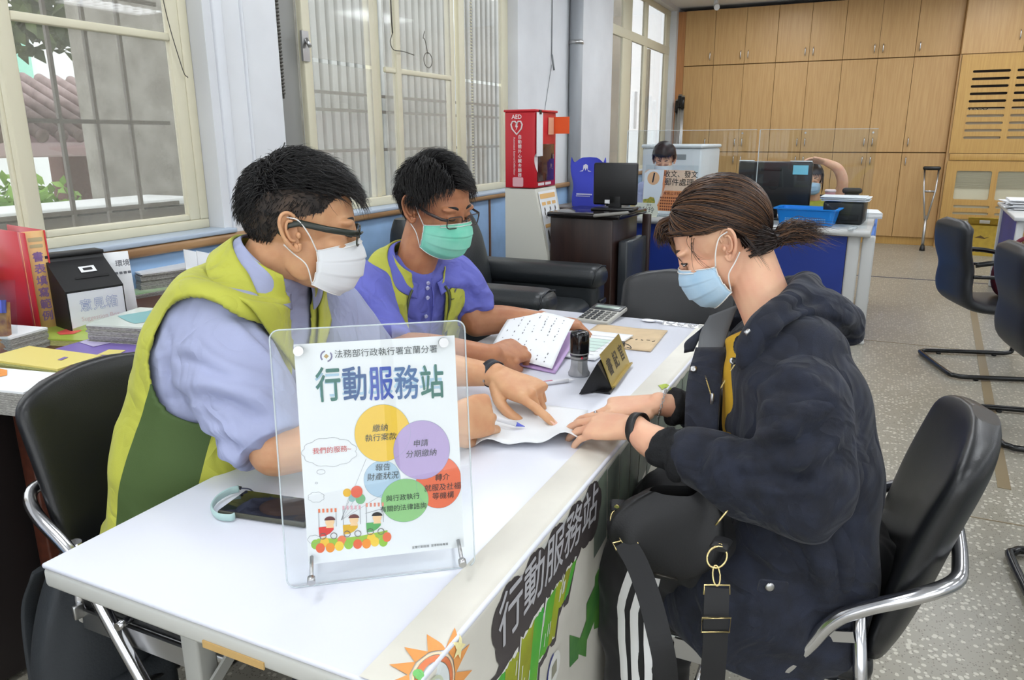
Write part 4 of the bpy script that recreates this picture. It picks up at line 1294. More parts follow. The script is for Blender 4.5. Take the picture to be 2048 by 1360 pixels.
def brush(m, s0, s1, t0, t1, off, sl=0.035, n=9, jit=0.006):
    """slanted ragged brush patch in banner space"""
    a = [(s0 + (s1 - s0) * i / n + gb.uniform(-jit, jit) * 0.4 + sl, t0 + gb.uniform(-jit, jit)) for i in range(n + 1)]
    b = [(s1 - (s1 - s0) * i / n + gb.uniform(-jit, jit) * 0.4, t1 + gb.uniform(-jit, jit)) for i in range(n + 1)]
    ban_poly(m, a + b, off, 0.02)


for k, (a, b_, t0, t1) in enumerate(((0.13, 0.235, 0.128, 0.262), (0.245, 0.335, 0.120, 0.240), (0.345, 0.42, 0.118, 0.205), (0.425, 0.48, 0.118, 0.165))):
    brush(dk2, a - 0.010, b_ + 0.012, t0 - 0.014, t1 + 0.014, 0.0012 + 0.00005 * k, jit=0.008)
    brush(wh, a - 0.002, b_ + 0.002, t0 - 0.003, t1 + 0.003, 0.0017, jit=0.005)
    for q, (u0, u1) in enumerate(((a + 0.002, (a + b_) / 2 + 0.006), ((a + b_) / 2 + 0.006, b_))):
        gm = MB(); brush(gm, u0, u1, t0, t1, 0.0021 + 0.0001 * q, jit=0.004); gm.build('green_patch', M_BGRN[(k + q) % 2], bn_)
    for j2 in range(5):
        s_, t_ = gb.uniform(a + 0.01, b_ - 0.01), gb.uniform(t0 + 0.01, t1 - 0.03)
        ban_poly(wh, [(s_, t_), (s_ + 0.003, t_), (s_ - 0.004, t_ + 0.02), (s_ - 0.006, t_ + 0.019)], 0.0026)
dk2.build('green_line_outline', M_BDK, bn_)
wh.build('brush_highlights', mat('banner_white', (236, 236, 230), rough=0.5), bn_)
em = MB(); ban_poly(em, disc(0.425, 0.275, 0.03, 0.03, 24), 0.0012); em.build('round_emblem', mat('banner_white', (236, 236, 230)), bn_)
em = MB()
for k in range(9):
    a0 = math.radians(100 + k * 18); a1 = math.radians(118 + k * 18)
    ban_poly(em, [(0.425 + 0.036 * math.cos(a0), 0.275 + 0.036 * math.sin(a0)), (0.425 + 0.036 * math.cos(a1), 0.275 + 0.036 * math.sin(a1)), (0.425 + 0.030 * math.cos(a1), 0.275 + 0.030 * math.sin(a1)), (0.425 + 0.030 * math.cos(a0), 0.275 + 0.030 * math.sin(a0))], 0.0015)
em.build('emblem_ring', mat('emblem_blue', (52, 60, 140), rough=0.5), bn_)
em = MB(); ban_poly(em, [(0.413, 0.263), (0.437, 0.263), (0.437, 0.287), (0.413, 0.287)], 0.0018); em.build('emblem_square', mat('emblem_gold', (150, 148, 128), rough=0.5), bn_)
gp = MB()
for k in range(16):
    a = 0.5 + 0.04 * k
    ban_poly(gp, [(a, 0.26 + 0.05 * math.sin(k * 1.7)), (a + 0.05, 0.25 + 0.05 * math.cos(k)), (a + 0.045, 0.34 + 0.03 * math.sin(k * 2.2)), (a + 0.004, 0.33)], 0.0011 + 0.00004 * k, maxlen=0.03)
gp.build('green_foliage_print', mat('banner_leaf', (96, 150, 62), rough=0.5, rgb2=(60, 120, 60), noise_scale=12), bn_)
gp = MB()
for k in range(14):
    a = 0.60 + 0.075 * k
    ban_poly(gp, [(a, 0.02), (a + 0.07, 0.015), (a + 0.08, 0.16 + 0.02 * math.sin(k)), (a + 0.01, 0.17)], 0.0010 + 0.00003 * k, maxlen=0.03)
gp.build('grey_green_print', mat('banner_sage', (126, 138, 122), rough=0.5, rgb2=(96, 104, 98), noise_scale=12), bn_)
gp = MB(); ban_poly(gp, [(1.105, -0.006), (1.13, -0.022), (1.15, -0.008), (1.16, 0.02), (1.14, 0.012), (1.125, -0.004)], 0.0016); gp.build('small_bird_print', mat('banner_lime2', (176, 196, 60), rough=0.5), bn_)
gp = MB(); ban_poly(gp, disc(1.03, 0.0, 0.05, 0.02, 18), 0.0014); gp.build('grey_cloud_print', mat('banner_grey', (128, 128, 128), rough=0.5), bn_)
# sun wheel near the corner
SC = (0.045, 0.035)
ray_ = MB()
for k in range(13):
    a = math.radians(198 - k * 24)
    if 0 <= k <= 9:
        L = 0.108 - 0.03 * abs(math.sin(a * 0.5 + 0.6)) if k > 0 else 0.09
        u = (math.cos(a), -math.sin(a)); w = (-u[1], u[0])
        L = min(L, 0.095)
        b0, hw = 0.050, 0.0115
        ban_poly(ray_, [(SC[0] + u[0] * b0 - w[0] * hw, SC[1] + u[1] * b0 - w[1] * hw), (SC[0] + u[0] * L, SC[1] + u[1] * L), (SC[0] + u[0] * b0 + w[0] * hw, SC[1] + u[1] * b0 + w[1] * hw)], 0.0014, maxlen=0.008)
ray_.build('sun_rays', mat('banner_orange', (236, 160, 88), rough=0.5), bn_)


def ban_ring(m, r0, r1, off, n=40, a0=0, a1=360):
    for k in range(n):
        q0 = math.radians(a0 + (a1 - a0) * k / n); q1 = math.radians(a0 + (a1 - a0) * (k + 1) / n)
        m.add([ban(SC[0] + r * math.cos(q), SC[1] + r * math.sin(q), off) for r, q in ((r0, q0), (r1, q0), (r1, q1), (r0, q1))], [(0, 1, 2, 3)], smooth=False)


for nm, r0, r1, m_ in (('wheel_rim', 0.038, 0.0445, mat('banner_rim', (228, 130, 84), rough=0.5)), ('wheel_line', 0.0455, 0.048, mat('banner_peach', (246, 214, 176), rough=0.5)),
                       ('wheel_face', 0.002, 0.037, mat('wheel_white', (226, 232, 232), rough=0.5)), ('wheel_circle', 0.020, 0.024, mat('wheel_pale_green', (206, 214, 188), rough=0.5))):
    w_ = MB(); ban_ring(w_, r0, r1, 0.0016 if nm != 'wheel_circle' else 0.002); w_.build(nm, m_, bn_)
for k, (a, c_) in enumerate(((190, (240, 128, 96)), (150, (246, 224, 130)), (110, (120, 196, 110)), (232, (110, 180, 80)), (270, (220, 90, 80)))):
    d_ = MB(); ban_poly(d_, disc(SC[0] + 0.0415 * math.cos(math.radians(-a)), SC[1] + 0.0415 * math.sin(math.radians(-a)), 0.007, 0.006, 14), 0.0022, 0.01)
    d_.build('wheel_lamp', mat('wheel_lamp_%d' % k, c_, rough=0.5), bn_)
st5 = MB(); ban_poly(st5, [(SC[0] + 0.062 + (0.016 if q % 2 == 0 else 0.007) * math.cos(q * math.pi / 5 + 0.3), SC[1] - 0.022 + (0.016 if q % 2 == 0 else 0.007) * math.sin(q * math.pi / 5 + 0.3)) for q in range(10)], 0.0026, 0.01)
st5.build('star_print', mat('banner_star', (248, 236, 176), rough=0.5), bn_)
cl = MB()
for a, b_, r_ in ((0.02, 0.10, 0.014), (0.035, 0.095, 0.012), (0.028, 0.112, 0.014), (0.012, 0.113, 0.012)):
    ban_poly(cl, disc(a + 0.02, b_, r_, r_, 14), 0.0018, 0.01)
cl.build('cloud_print', mat('banner_white', (236, 236, 230)), bn_)

# ------------------------------------------------------------------ acrylic stand with the poster
P0, P1 = Vector((-0.645, 0.672, TZ)), Vector((-0.443, 0.824, TZ))
ex = (P1 - P0).normalized(); back = Vector((-ex.y, ex.x, 0))
LEAN = math.radians(9)
eu = (Vector((0, 0, 1)) * math.cos(LEAN) + back * math.sin(LEAN)).normalized()
W_A, H_A = (P1 - P0).length, 0.345
ps_ = thing('poster_stand', 'clear acrylic stand holding a white service poster with coloured balloons', 'poster stand', P0)
Ml = frame((0, 0, 0.001), ex, eu)             # local to the stand; z of this frame points to the visitor side
G_ACR2 = glass_mat('acrylic_poster_sheet', tint=(254, 255, 255), refl=0.045, rough=0.01)
sh = MB(); sh.prism([(a + W_A / 2, b_ + H_A / 2) for a, b_ in rrect(W_A, H_A, 0.012)], 0.003, M=Ml); sh.build('front_sheet', G_ACR2, ps_)
sh = MB(); sh.prism([(a + W_A / 2, b_ + H_A / 2) for a, b_ in rrect(W_A, H_A, 0.012)], 0.003, M=Ml @ Matrix.Translation((0, 0, -0.006))); sh.build('rear_sheet', G_ACR2, ps_)
ed = MB(); ed.tube([Ml @ Vector((a + W_A / 2, b_ + H_A / 2, 0.0015)) for a, b_ in rrect(W_A, H_A, 0.012)], 0.0011, 6, closed=True); ed.build('sheet_edge', M_ACREDGE, ps_)
for x in (0.035, W_A - 0.03):
    y = H_A - 0.028
    MB().cyl(Ml @ Vector((x, y, 0.002)), Ml @ Vector((x, y, 0.009)), 0.0065, 18).build('fixing_screw', M_STEEL, ps_)
for x in (0.034, W_A - 0.022):
    pg = MB(); pg.cyl(Ml @ Vector((x, 0.040, 0.002)), Ml @ Vector((x, 0.022, 0.036)), 0.0026, 10); pg.cyl(Ml @ Vector((x, 0.024, 0.033)), Ml @ Vector((x, 0.020, 0.041)), 0.0052, 12)
    pg.build('support_peg', M_STEEL, ps_)
    MB().cyl(Ml @ Vector((x, 0.040, -0.005)), Ml @ Vector((x, 0.004 / math.cos(LEAN) - 0.0, -0.10)) * 1.0, 0.0026, 10).build('rear_peg', M_STEEL, ps_)
PU, PV = 0.029, 0.028                          # poster offset on the sheet
Mq = Ml @ Matrix.Translation((PU, PV, -0.0025))
PW, PH = 0.21, 0.297
sh = MB(); sh.prism([(0, 0), (PW, 0), (PW, PH), (0, PH)], 0.0006, M=Mq); pst = sh.build('poster', M_PAPER, ps_)


def cuv(x, y):
    """measured poster coordinates (thousandths) to metres on the sheet"""
    s = t = 0.5
    for _ in range(12):
        t = (y - (150 - 25 * s)) / (1017 - 30 * s)
        s = (x - (148 + 37 * t)) / 710.0
    return s * PW, (1 - t) * PH


def pmesh(name, m_, fn):
    k = MB(); fn(k); return k.build(name, m_, pst)


PZ = 0.0010


def ptext(k, s, cx, cy, size, **kw):
    u, v = cuv(cx, cy); k.text(s, size, Mq @ Matrix.Translation((u, v, 0)) @ Matrix.Rotation(math.radians(-0.3), 4, 'Z'), z=kw.pop('z', PZ + 0.0006), **kw)


def pdisc(k, cx, cy, rx, ry=None, z=PZ, n=40):
    u, v = cuv(cx, cy); k.poly([(u + rx * 0.000296 * math.cos(q), v + (ry or rx) * 0.000296 * math.sin(q)) for q in [2 * math.pi * i / n for i in range(n)]], Mq, z)


# balloons
for i, (cx, cy, rx, ry, c_, z) in enumerate(((520, 776, 82, 86, (178, 204, 224), 0.0010), (780, 800, 106, 124, (236, 112, 74), 0.0011), (622, 880, 108, 102, (146, 200, 132), 0.0012),
                                             (526, 563, 125, 132, (240, 196, 60), 0.0013), (702, 646, 129, 138, (182, 160, 206), 0.0014))):
    nm = 'balloon_print'
    if i == 1:
        u, v = cuv(cx, cy); k = MB()
        k.poly([(min(u + rx * 0.000296 * math.cos(q), PW - 0.0004), v + ry * 0.000296 * math.sin(q)) for q in [2 * math.pi * j / 48 for j in range(48)]], Mq, z)
        k.build(nm, mat('balloon_%d' % i, c_, rough=0.6), pst)
    else:
        pmesh(nm, mat('balloon_%d' % i, c_, rough=0.6), lambda k: pdisc(k, cx, cy, rx, ry, z))
    pmesh('balloon_outline', mat('balloon_outline', (120, 150, 170), rough=0.6), lambda k: k.tube([Mq @ Vector((min(cuv(cx, cy)[0] + rx * 0.000296 * math.cos(q), PW - 0.0004), cuv(cx, cy)[1] + ry * 0.000296 * math.sin(q), z)) for q in [2 * math.pi * j / 48 for j in range(48)]], 0.00016, 4, closed=True))
M_TXT = mat('poster_text', (52, 60, 60), rough=0.7)


def texts(k):
    for s, cx, cy, sz in (('繳納', 516, 540, 0.0108), ('執行案款', 517, 583, 0.0108), ('申請', 697, 616, 0.0106), ('分期繳納', 700, 663, 0.0108), ('報告', 524, 722, 0.0106), ('財產狀況', 524, 764, 0.0108),
                         ('轉介', 795, 778, 0.0104), ('就服及社福', 796, 824, 0.0104), ('等機構', 798, 864, 0.0104), ('與行政執行', 612, 866, 0.0094), ('有關的法律諮詢', 614, 914, 0.0092)):
        ptext(k, s, cx, cy, sz, shear=0.12 if len(s) != 7 and s != '與行政執行' else 0.0, sx=0.98, z=0.0020)
    ptext(k, '法務部行政執行署宜蘭分署', 550, 193, 0.0113)
    ptext(k, '宜蘭行動服務  宣導粉絲專頁', 735, 1100, 0.0040)


pmesh('poster_lettering', M_TXT, texts)
pmesh('title_shadow', mat('title_shadow_blue', (170, 200, 220), rough=0.7), lambda k: ptext(k, '行動服務站', 519, 335, 0.0345, bold=0.02, sx=0.98, z=0.0010))
for i, (ch_, c_) in enumerate(zip('行動服務站', ((44, 110, 100), (48, 86, 140), (58, 84, 176), (52, 96, 150), (40, 108, 96)))):
    k = MB(); u, v = cuv(293 + i * 115, 345)
    k.text(ch_, 0.0345, Mq @ Matrix.Translation((u, v, 0)) @ Matrix.Scale(1.42, 4, (0, 1, 0)), z=0.0016, bold=0.018, sx=0.97)
    k.build('title_lettering', mat('title_ink_%d' % i, c_, rough=0.6), pst)
pmesh('cloud_lettering', mat('cloud_red_ink', (206, 60, 56), rough=0.7), lambda k: ptext(k, '我們的服務~', 300, 634, 0.0090))


def clouds(k):
    def outline(pts, r=0.00022):
        k.tube([Mq @ Vector((*cuv(a, b_), PZ)) for a, b_ in pts], r, 4, closed=True)
    for (cx, cy, rx, ry, n, am) in ((290, 643, 112, 62, 11, 0.10), (226, 850, 32, 22, 8, 0.14), (212, 1048, 26, 18, 7, 0.14), (250, 733, 18, 11, 5, 0), (229, 784, 6, 4, 5, 0)):
        outline([(cx + (1 + am * abs(math.sin(q * n / 2))) * rx * math.cos(q), cy + (1 + am * abs(math.sin(q * n / 2))) * ry * math.sin(q)) for q in [2 * math.pi * j / 60 for j in range(60)]])
    for a, b_ in (((333, 962), (450, 680)), ((333, 962), (600, 800)), ((333, 962), (372, 850)), ((333, 962), (400, 860)), ((333, 962), (425, 880)), ((440, 936), (690, 865)), ((440, 936), (560, 905))):
        k.tube([Mq @ Vector((*cuv(*a), PZ)), Mq @ Vector((*cuv(*b_), PZ))], 0.00016, 4)


pmesh('cloud_outlines', mat('thin_grey_line', (150, 150, 156), rough=0.7), clouds)
for cx, cy, r_, c_ in ((362, 834, 18, (238, 184, 50)), (405, 831, 26, (232, 104, 78)), (384, 862, 15, (150, 188, 186)), (421, 866, 22, (124, 184, 130))):
    pmesh('small_balloon', mat('small_balloon_%d' % cx, c_, rough=0.6), lambda k: pdisc(k, cx, cy, r_, r_ * 1.08, 0.0012 + (0.0003 if cx == 405 else 0), 24))
# little train with three children
pmesh('train_bank', mat('bank_green', (158, 196, 70), rough=0.6), lambda k: k.poly([cuv(a, b_) for a, b_ in ((212, 1062), (228, 1045), (330, 1048), (420, 1040), (540, 1018), (538, 1050), (380, 1080), (225, 1085))], Mq, 0.0010))
for j, (cx, cy, c_) in enumerate(((238, 1090, (234, 104, 64)), (282, 1090, (242, 146, 46)), (322, 1084, (244, 204, 66)), (364, 1078, (148, 196, 70)), (404, 1078, (234, 104, 64)), (444, 1078, (242, 146, 46)), (482, 1070, (244, 204, 66)),
                                  (520, 1072, (148, 196, 70)), (537, 1050, (234, 112, 72)), (258, 1064, (244, 196, 66)), (334, 1058, (236, 128, 84)), (466, 1052, (244, 204, 66)), (218, 1072, (150, 196, 76)))):
    pmesh('bank_ball', mat('ball_%d_%d_%d' % c_, c_, rough=0.6), lambda k: pdisc(k, cx, cy, 20, 23, 0.0011 + 0.00005 * j if j < 9 else 0.00105, 20))
for j, (x0, c_, hair, awn) in enumerate(((265, (222, 62, 54), (96, 46, 50), (236, 130, 90)), (372, (226, 176, 40), (110, 58, 56), (230, 180, 190)), (476, (92, 170, 96), (36, 32, 34), (232, 150, 130)))):
    dy = -6 * j
    pmesh('train_car', mat('car_%d' % j, c_, rough=0.6), lambda k: k.poly([cuv(x0 + a, b_ + dy) for a, b_ in ((-32, 992), (34, 988), (34, 1005), (18, 1022), (-4, 1034), (-30, 1036))], Mq, 0.0013))
    pmesh('child_face', mat('clip_skin', (246, 206, 158), rough=0.6), lambda k: (pdisc(k, x0 + 18, 968 + dy, 20, 21, 0.0014, 20), k.poly([cuv(x0 + a, b_ + dy) for a, b_ in ((5, 980), (32, 980), (36, 996), (0, 996))], Mq, 0.00135)))
    pmesh('child_hair', mat('clip_hair_%d' % j, hair, rough=0.6), lambda k: k.poly([cuv(x0 + 18 + 24 * math.cos(q), 960 + dy - 18 * math.sin(q)) for q in [math.pi * i / 12 for i in range(13)]], Mq, 0.0016))
    pmesh('awning', mat('clip_awning_%d' % j, awn, rough=0.6), lambda k: [k.poly([cuv(x0 - 32 + i * 18 + a, 905 + dy * 1.6 + b_) for a, b_ in ((0, 0), (9, 0), (9, 18), (0, 18))], Mq, 0.0013) for i in range(5)])
    pmesh('awning_post', mat('thin_grey_line', (150, 150, 156)), lambda k: [k.tube([Mq @ Vector((*cuv(x0 + a, 920 + dy * 1.4), 0.0013)), Mq @ Vector((*cuv(x0 + a, 990 + dy), 0.0013))], 0.0003, 4) for a in (-30, 46)])
    pmesh('wheel', mat('clip_wheel', (128, 120, 118), rough=0.6), lambda k: [k.tube([Mq @ Vector((*cuv(x0 + a + 14 * math.cos(q), 1034 + dy + 14 * math.sin(q)), 0.0016)) for q in [2 * math.pi * i / 14 for i in range(14)]], 0.0005, 4, closed=True) for a in (-14, 34)])
# round emblem at the top
pmesh('emblem_ring', mat('emblem_grey', (120, 116, 150), rough=0.6), lambda k: [k.poly([(cuv(286, 206)[0] + r * 0.000296 * math.cos(math.radians(q)), cuv(286, 206)[1] + r * 0.000296 * math.sin(math.radians(q))) for r, q in ((27, q0), (27, q0 + 24), (20, q0 + 24), (20, q0))], Mq, PZ) for q0 in (100, 124, 148, 172, 196, 280, 304, 328, 352, 16)])
pmesh('emblem_square', mat('emblem_tan', (180, 150, 90), rough=0.6), lambda k: k.poly([(cuv(286, 206)[0] + a * 0.0033, cuv(286, 206)[1] + b_ * 0.0033) for a, b_ in ((0, 1), (-1, 0), (0, -1), (1, 0))], Mq, PZ))

# ------------------------------------------------------------------ things lying on the table
ph = thing('smartphone', 'dark smartphone with a pale green wrist strap lying on the table', 'phone', (-0.812, 0.832, TZ + 0.0005), math.radians(9))
MB().rbox((0, 0, 0.0045), (0.158, 0.076, 0.009), 0.004, 3).build('phone_body', mat('phone_olive', (74, 74, 62), rough=0.4), ph)
MB().rbox((0, 0, 0.0088), (0.152, 0.071, 0.0012), 0.0005, 2).build('screen', mat('phone_glass', (28, 30, 38), rough=0.06), ph)
MB().rbox((-0.0795, -0.004, 0.0045), (0.001, 0.010, 0.004), 0.0004, 2).build('charging_port', M_STEEL, ph)
MB().rbox((-0.0795, -0.022, 0.0045), (0.001, 0.016, 0.002), 0.0004, 2).build('speaker_slot', M_BLKPLAST, ph)
stp = MB(); stp.tube(spline([(-0.090, 0.036, 0.010), (-0.100, 0.022, 0.010), (-0.103, -0.004, 0.009), (-0.092, -0.032, 0.008), (-0.068, -0.050, 0.007), (-0.046, -0.050, 0.007), (-0.042, -0.043, 0.007)], 6), 0.006, 8, flat=(0.0022, 0.0065))
stp.build('wrist_strap', mat('strap_mint', (176, 204, 200), rough=0.5, alpha=1.0), ph)
MB().tube(spline([(-0.090, 0.038, 0.010), (-0.075, 0.043, 0.008), (-0.060, 0.036, 0.006)], 6), 0.0012, 6).build('strap_cord', mat('strap_cord', (60, 62, 80), rough=0.6), ph)
MB().cyl((-0.094, 0.039, 0.010), (-0.088, 0.039, 0.010), 0.003, 10).build('strap_bead', M_BLKPLAST, ph)


def sheet_obj(name, corners, m_, parent=None, nu=20, nv=14, wav=None, th=0.0006):
    """thin sheet over a quad (c00, c10, c11, c01) with a height function"""
    c = [Vector(p) for p in corners]
    k = MB()
    top = lambda u, v: (c[0] * (1 - u) + c[1] * u) * (1 - v) + (c[3] * (1 - u) + c[2] * u) * v + Vector((0, 0, wav(u, v) if wav else 0))
    nn = (c[1] - c[0]).cross(c[3] - c[0]).normalized()
    if nn.z < 0:
        nn = -nn
    a = [top(i / (nu - 1), j / (nv - 1)) for j in range(nv) for i in range(nu)]
    b_ = [p - nn * th for p in a]
    N = nu * nv
    fs = [(j * nu + i, j * nu + i + 1, (j + 1) * nu + i + 1, (j + 1) * nu + i) for j in range(nv - 1) for i in range(nu - 1)]
    k.add(a, fs, smooth=True)
    k.add(b_, [f[::-1] for f in fs], smooth=True)
    o = len(k.v) - 2 * N
    rim = [i for i in range(nu)] + [j * nu + nu - 1 for j in range(1, nv)] + [(nv - 1) * nu + i for i in range(nu - 2, -1, -1)] + [j * nu for j in range(nv - 2, 0, -1)]
    for q in range(len(rim)):
        i0, i1 = rim[q], rim[(q + 1) % len(rim)]
        k.f.append([o + i0, o + N + i0, o + N + i1, o + i1]); k.mi.append(0); k.sm.append(False)
    return k.build(name, m_, parent), top, nn


# the form they are pointing at
fm = thing('application_form', 'blank-looking white form between the pointing finger and the visitor hands', 'paper', (0, 0, 0))
sheet_obj('sheet', [(-0.632, 1.188, TZ + 0.006), (-0.447, 1.275, TZ + 0.022), (-0.505, 1.475, TZ + 0.004), (-0.735, 1.43, TZ + 0.004)], M_PAPER, fm, wav=lambda u, v: (1 - v) * (0.010 * math.sin(u * 9 + 0.4) + 0.006 * math.sin(u * 17)) * 0.8 + 0.004 * math.sin(v * 7 + u * 3))
# printed list held by the second man
BR = onz(1104, 738, TZ + 0.010); TRc = atd(1146, 648, (_M @ (np.array([-0.775, 1.945, 0.83]) - CAM))[2])
d_up = (TRc - BR).normalized(); TRc = BR + d_up * 0.297
TLc = TRc + (Vector((-0.93, 0.15, 0.06))).normalized() * 0.205
BLc = BR + (Vector((-0.93, 0.15, 0.02))).normalized() * 0.205
lst = thing('printed_list', 'printed list of names held up by the man with the green mask', 'paper', (0, 0, 0))
_, tp, nn = sheet_obj('sheet', [BLc, BR, TRc, TLc], M_PAPER, lst, wav=lambda u, v: 0.006 * math.sin(v * 3) + 0.004 * math.sin(u * 3))
ik = MB(); g_ = np.random.default_rng(5)
for i in range(7):
    for j in range(14):
        if g_.random() < 0.62:
            p = tp(0.10 + i * 0.125 + g_.uniform(-0.01, 0.01), 0.06 + j * 0.064); d1 = (tp(0.2, 0.5) - tp(0.1, 0.5)).normalized(); d2 = (tp(0.1, 0.6) - tp(0.1, 0.5)).normalized()
            L = g_.choice([0.003, 0.006, 0.010])
            ik.add([p + nn * 0.0007, p + d2 * L + nn * 0.0007, p + d2 * L + d1 * 0.003 + nn * 0.0007, p + d1 * 0.003 + nn * 0.0007], [(0, 1, 2, 3)], smooth=False)
ik.build('printed_rows', mat('grey_ink', (110, 112, 118), rough=0.7), lst)['kind'] = 'stuff'
lk = thing('purple_folder', 'thin purple-edged folder lying under the printed list', 'folder', (0, 0, 0))
sheet_obj('cover', [BLc + Vector((0.03, -0.012, -0.006)), BR + Vector((0.012, -0.008, -0.006)), TRc + Vector((0.012, 0.0, -0.02)), TLc + Vector((0.03, 0, -0.03))], mat('lilac_folder', (196, 164, 214), rough=0.5), lk, wav=lambda u, v: -0.02 * v, th=0.003)

cal = thing('calculator', 'silver desk calculator near the far end of the table', 'calculator', (-0.752, 2.318, TZ), math.radians(-6))
Mc = Matrix.Rotation(math.radians(7), 4, 'X') @ Matrix.Translation((0, 0, 0.013))
MB().rbox((0, 0, 0.0), (0.115, 0.165, 0.016), 0.006, 3, M=Mc).build('case', mat('calc_silver', (176, 174, 166), rough=0.35), cal)
MB().rbox((0, 0.052, 0.0085), (0.108, 0.055, 0.004), 0.002, 2, M=Mc).build('dark_panel', mat('calc_dark', (44, 48, 52), rough=0.3), cal)
MB().rbox((0, 0.050, 0.011), (0.085, 0.024, 0.002), 0.001, 2, M=Mc).build('display', mat('calc_lcd', (150, 166, 156), rough=0.2), cal)
for i in range(5):
    for j in range(5):
        MB().rbox((-0.042 + i * 0.021, -0.066 + j * 0.018, 0.0095), (0.015, 0.011, 0.005), 0.002, 1, M=Mc).build('key', mat('calc_key', (58, 60, 62), rough=0.5) if i < 3 else mat('calc_key_grey', (120, 120, 116), rough=0.5), cal)
en = thing('brown_envelope', 'brown paper envelope lying under the clipped form', 'envelope', (0, 0, 0))
sheet_obj('envelope_body', [(-0.735, 1.985, TZ + 0.003), (-0.50, 1.985, TZ + 0.003), (-0.513, 2.235, TZ + 0.003), (-0.735, 2.225, TZ + 0.003)], mat('kraft_paper', (212, 186, 148), rough=0.7, noise_amt=0.05), en, wav=lambda u, v: 0.001 * math.sin(u * 8), th=0.002)
hw_ = MB()
for i in range(9):
    hw_.box((-0.655 + i * 0.017, 2.09 + 0.004 * math.sin(i * 2), TZ + 0.005), (0.010, 0.003, 0.0006), rot=(0, 0, i * 0.9))
hw_.build('handwriting', M_INK, en)
cf = thing('clipped_form', 'white form with a green table and a binder clip behind the name plate', 'paper', (0, 0, 0))
_, tp2, n2 = sheet_obj('sheet', [(-0.735, 1.83, TZ + 0.008), (-0.612, 1.835, TZ + 0.008), (-0.588, 2.115, TZ + 0.010), (-0.725, 2.115, TZ + 0.010)], M_PAPER, cf, th=0.004)
gq = MB()
gq.add([tp2(u, v) + n2 * 0.0006 for u, v in ((0.2, 0.25), (0.75, 0.25), (0.75, 0.7), (0.2, 0.7))], [(0, 1, 2, 3)], smooth=False)
gq.build('green_table_print', mat('pale_green_print', (204, 226, 216), rough=0.7), cf)
rl = MB()
for k in range(7):
    rl.add([tp2(0.12, 0.12 + k * 0.115) + n2 * 0.0009, tp2(0.85, 0.12 + k * 0.115) + n2 * 0.0009, tp2(0.85, 0.127 + k * 0.115) + n2 * 0.0009, tp2(0.12, 0.127 + k * 0.115) + n2 * 0.0009], [(0, 1, 2, 3)], smooth=False)
rl.build('ruled_lines', mat('grey_ink', (110, 112, 118)), cf)
bc = MB(); bc.rbox((-0.585, 1.985, TZ + 0.013), (0.016, 0.028, 0.016), 0.003, 2); bc.tube(spline([(-0.58, 1.985, TZ + 0.018), (-0.562, 1.98, TZ + 0.016), (-0.55, 1.965, TZ + 0.012), (-0.565, 1.975, TZ + 0.01)], 4), 0.0012, 6)
bc.build('binder_clip', M_BLKPLAST, cf)

# triangular name plate
npl = thing('name_plate', 'gold triangular name plate with black ends standing before the visitor', 'name plate', (0, 0, 0))
q0, q1 = Vector((-0.557, 1.560, TZ)), Vector((-0.500, 1.632, TZ))          # near end, left and right foot
ax = Vector((-0.02, 0.235, 0)).normalized()
Lp = 0.20
apex = (q0 + q1) / 2 + Vector((0.002, 0, 0.073))
tri = [q0 + Vector((0, 0, 0.004)), q1 + Vector((0, 0, 0.004)), apex]
k = MB(); k.loft([[p + ax * 0.0 for p in tri], [p + ax * Lp for p in tri]], smooth=False); k.build('prism_body', M_BLKPLAST, npl)
Mg = frame(q1 + Vector((0.0, 0, 0.0055)), ax, apex - q1)
hgt = (apex - q1).length
k = MB(); k.prism([(-0.003, -0.002), (Lp + 0.003, -0.002), (Lp + 0.003, hgt), (-0.003, hgt)], 0.0022, M=Mg); k.build('gold_face', mat('gold_plate', (198, 174, 96), rough=0.3, metal=0.55), npl)
k = MB(); k.prism([(-0.003, -0.0), (Lp + 0.003, -0.0), (Lp + 0.003, 0.004), (-0.003, 0.004)], 0.010, M=Mg); k.build('gold_lip', mat('gold_plate', (198, 174, 96)), npl)
for i, ch_ in enumerate('書記官'):
    k = MB(); k.text(ch_, 0.044, Mg @ Matrix.Translation((0.035 + i * 0.064, hgt * 0.5 - 0.002, 0)), z=0.0026, bold=0.03)
    k.build('plate_character', mat('plate_ink', (70, 58, 34), rough=0.6), npl)
k = MB(); k.box(((q0 + q1) / 2 + ax * (Lp / 2) + Vector((0, 0, 0.002))), (0.07, Lp, 0.004), rot=(0, 0, math.atan2(ax.y, ax.x) - math.pi / 2)); k.build('base_plate', M_BLKPLAST, npl)

# self-inking stamp
sm_ = thing('self_inking_stamp', 'black round self-inking stamp standing on the table', 'stamp', (-0.612, 1.712, TZ))
MB().lathe((0, 0, 0), [(0.027, 0.0), (0.028, 0.006), (0.0235, 0.014), (0.021, 0.028), (0.021, 0.044)], 28).build('clear_skirt', mat('clear_smoke_plastic', (178, 180, 184), rough=0.12, alpha=0.75), sm_)
MB().lathe((0, 0, 0), [(0.016, 0.004), (0.017, 0.04)], 20).build('ink_block', mat('stamp_navy', (30, 34, 66), rough=0.4), sm_)
MB().box((0.010, -0.0205, 0.022), (0.012, 0.003, 0.04)).build('frame_post', mat('stamp_grey', (150, 150, 148), rough=0.4), sm_)
MB().lathe((0, 0, 0), [(0.0225, 0.044), (0.0225, 0.052)], 28).build('grey_band', mat('stamp_grey', (150, 150, 148)), sm_)
MB().lathe((0, 0, 0), [(0.0235, 0.052), (0.0245, 0.062), (0.0245, 0.104), (0.0225, 0.111), (0.017, 0.114), (0.001, 0.1145)], 32).build('press_cap', mat('gloss_black', (20, 20, 22), rough=0.1), sm_)
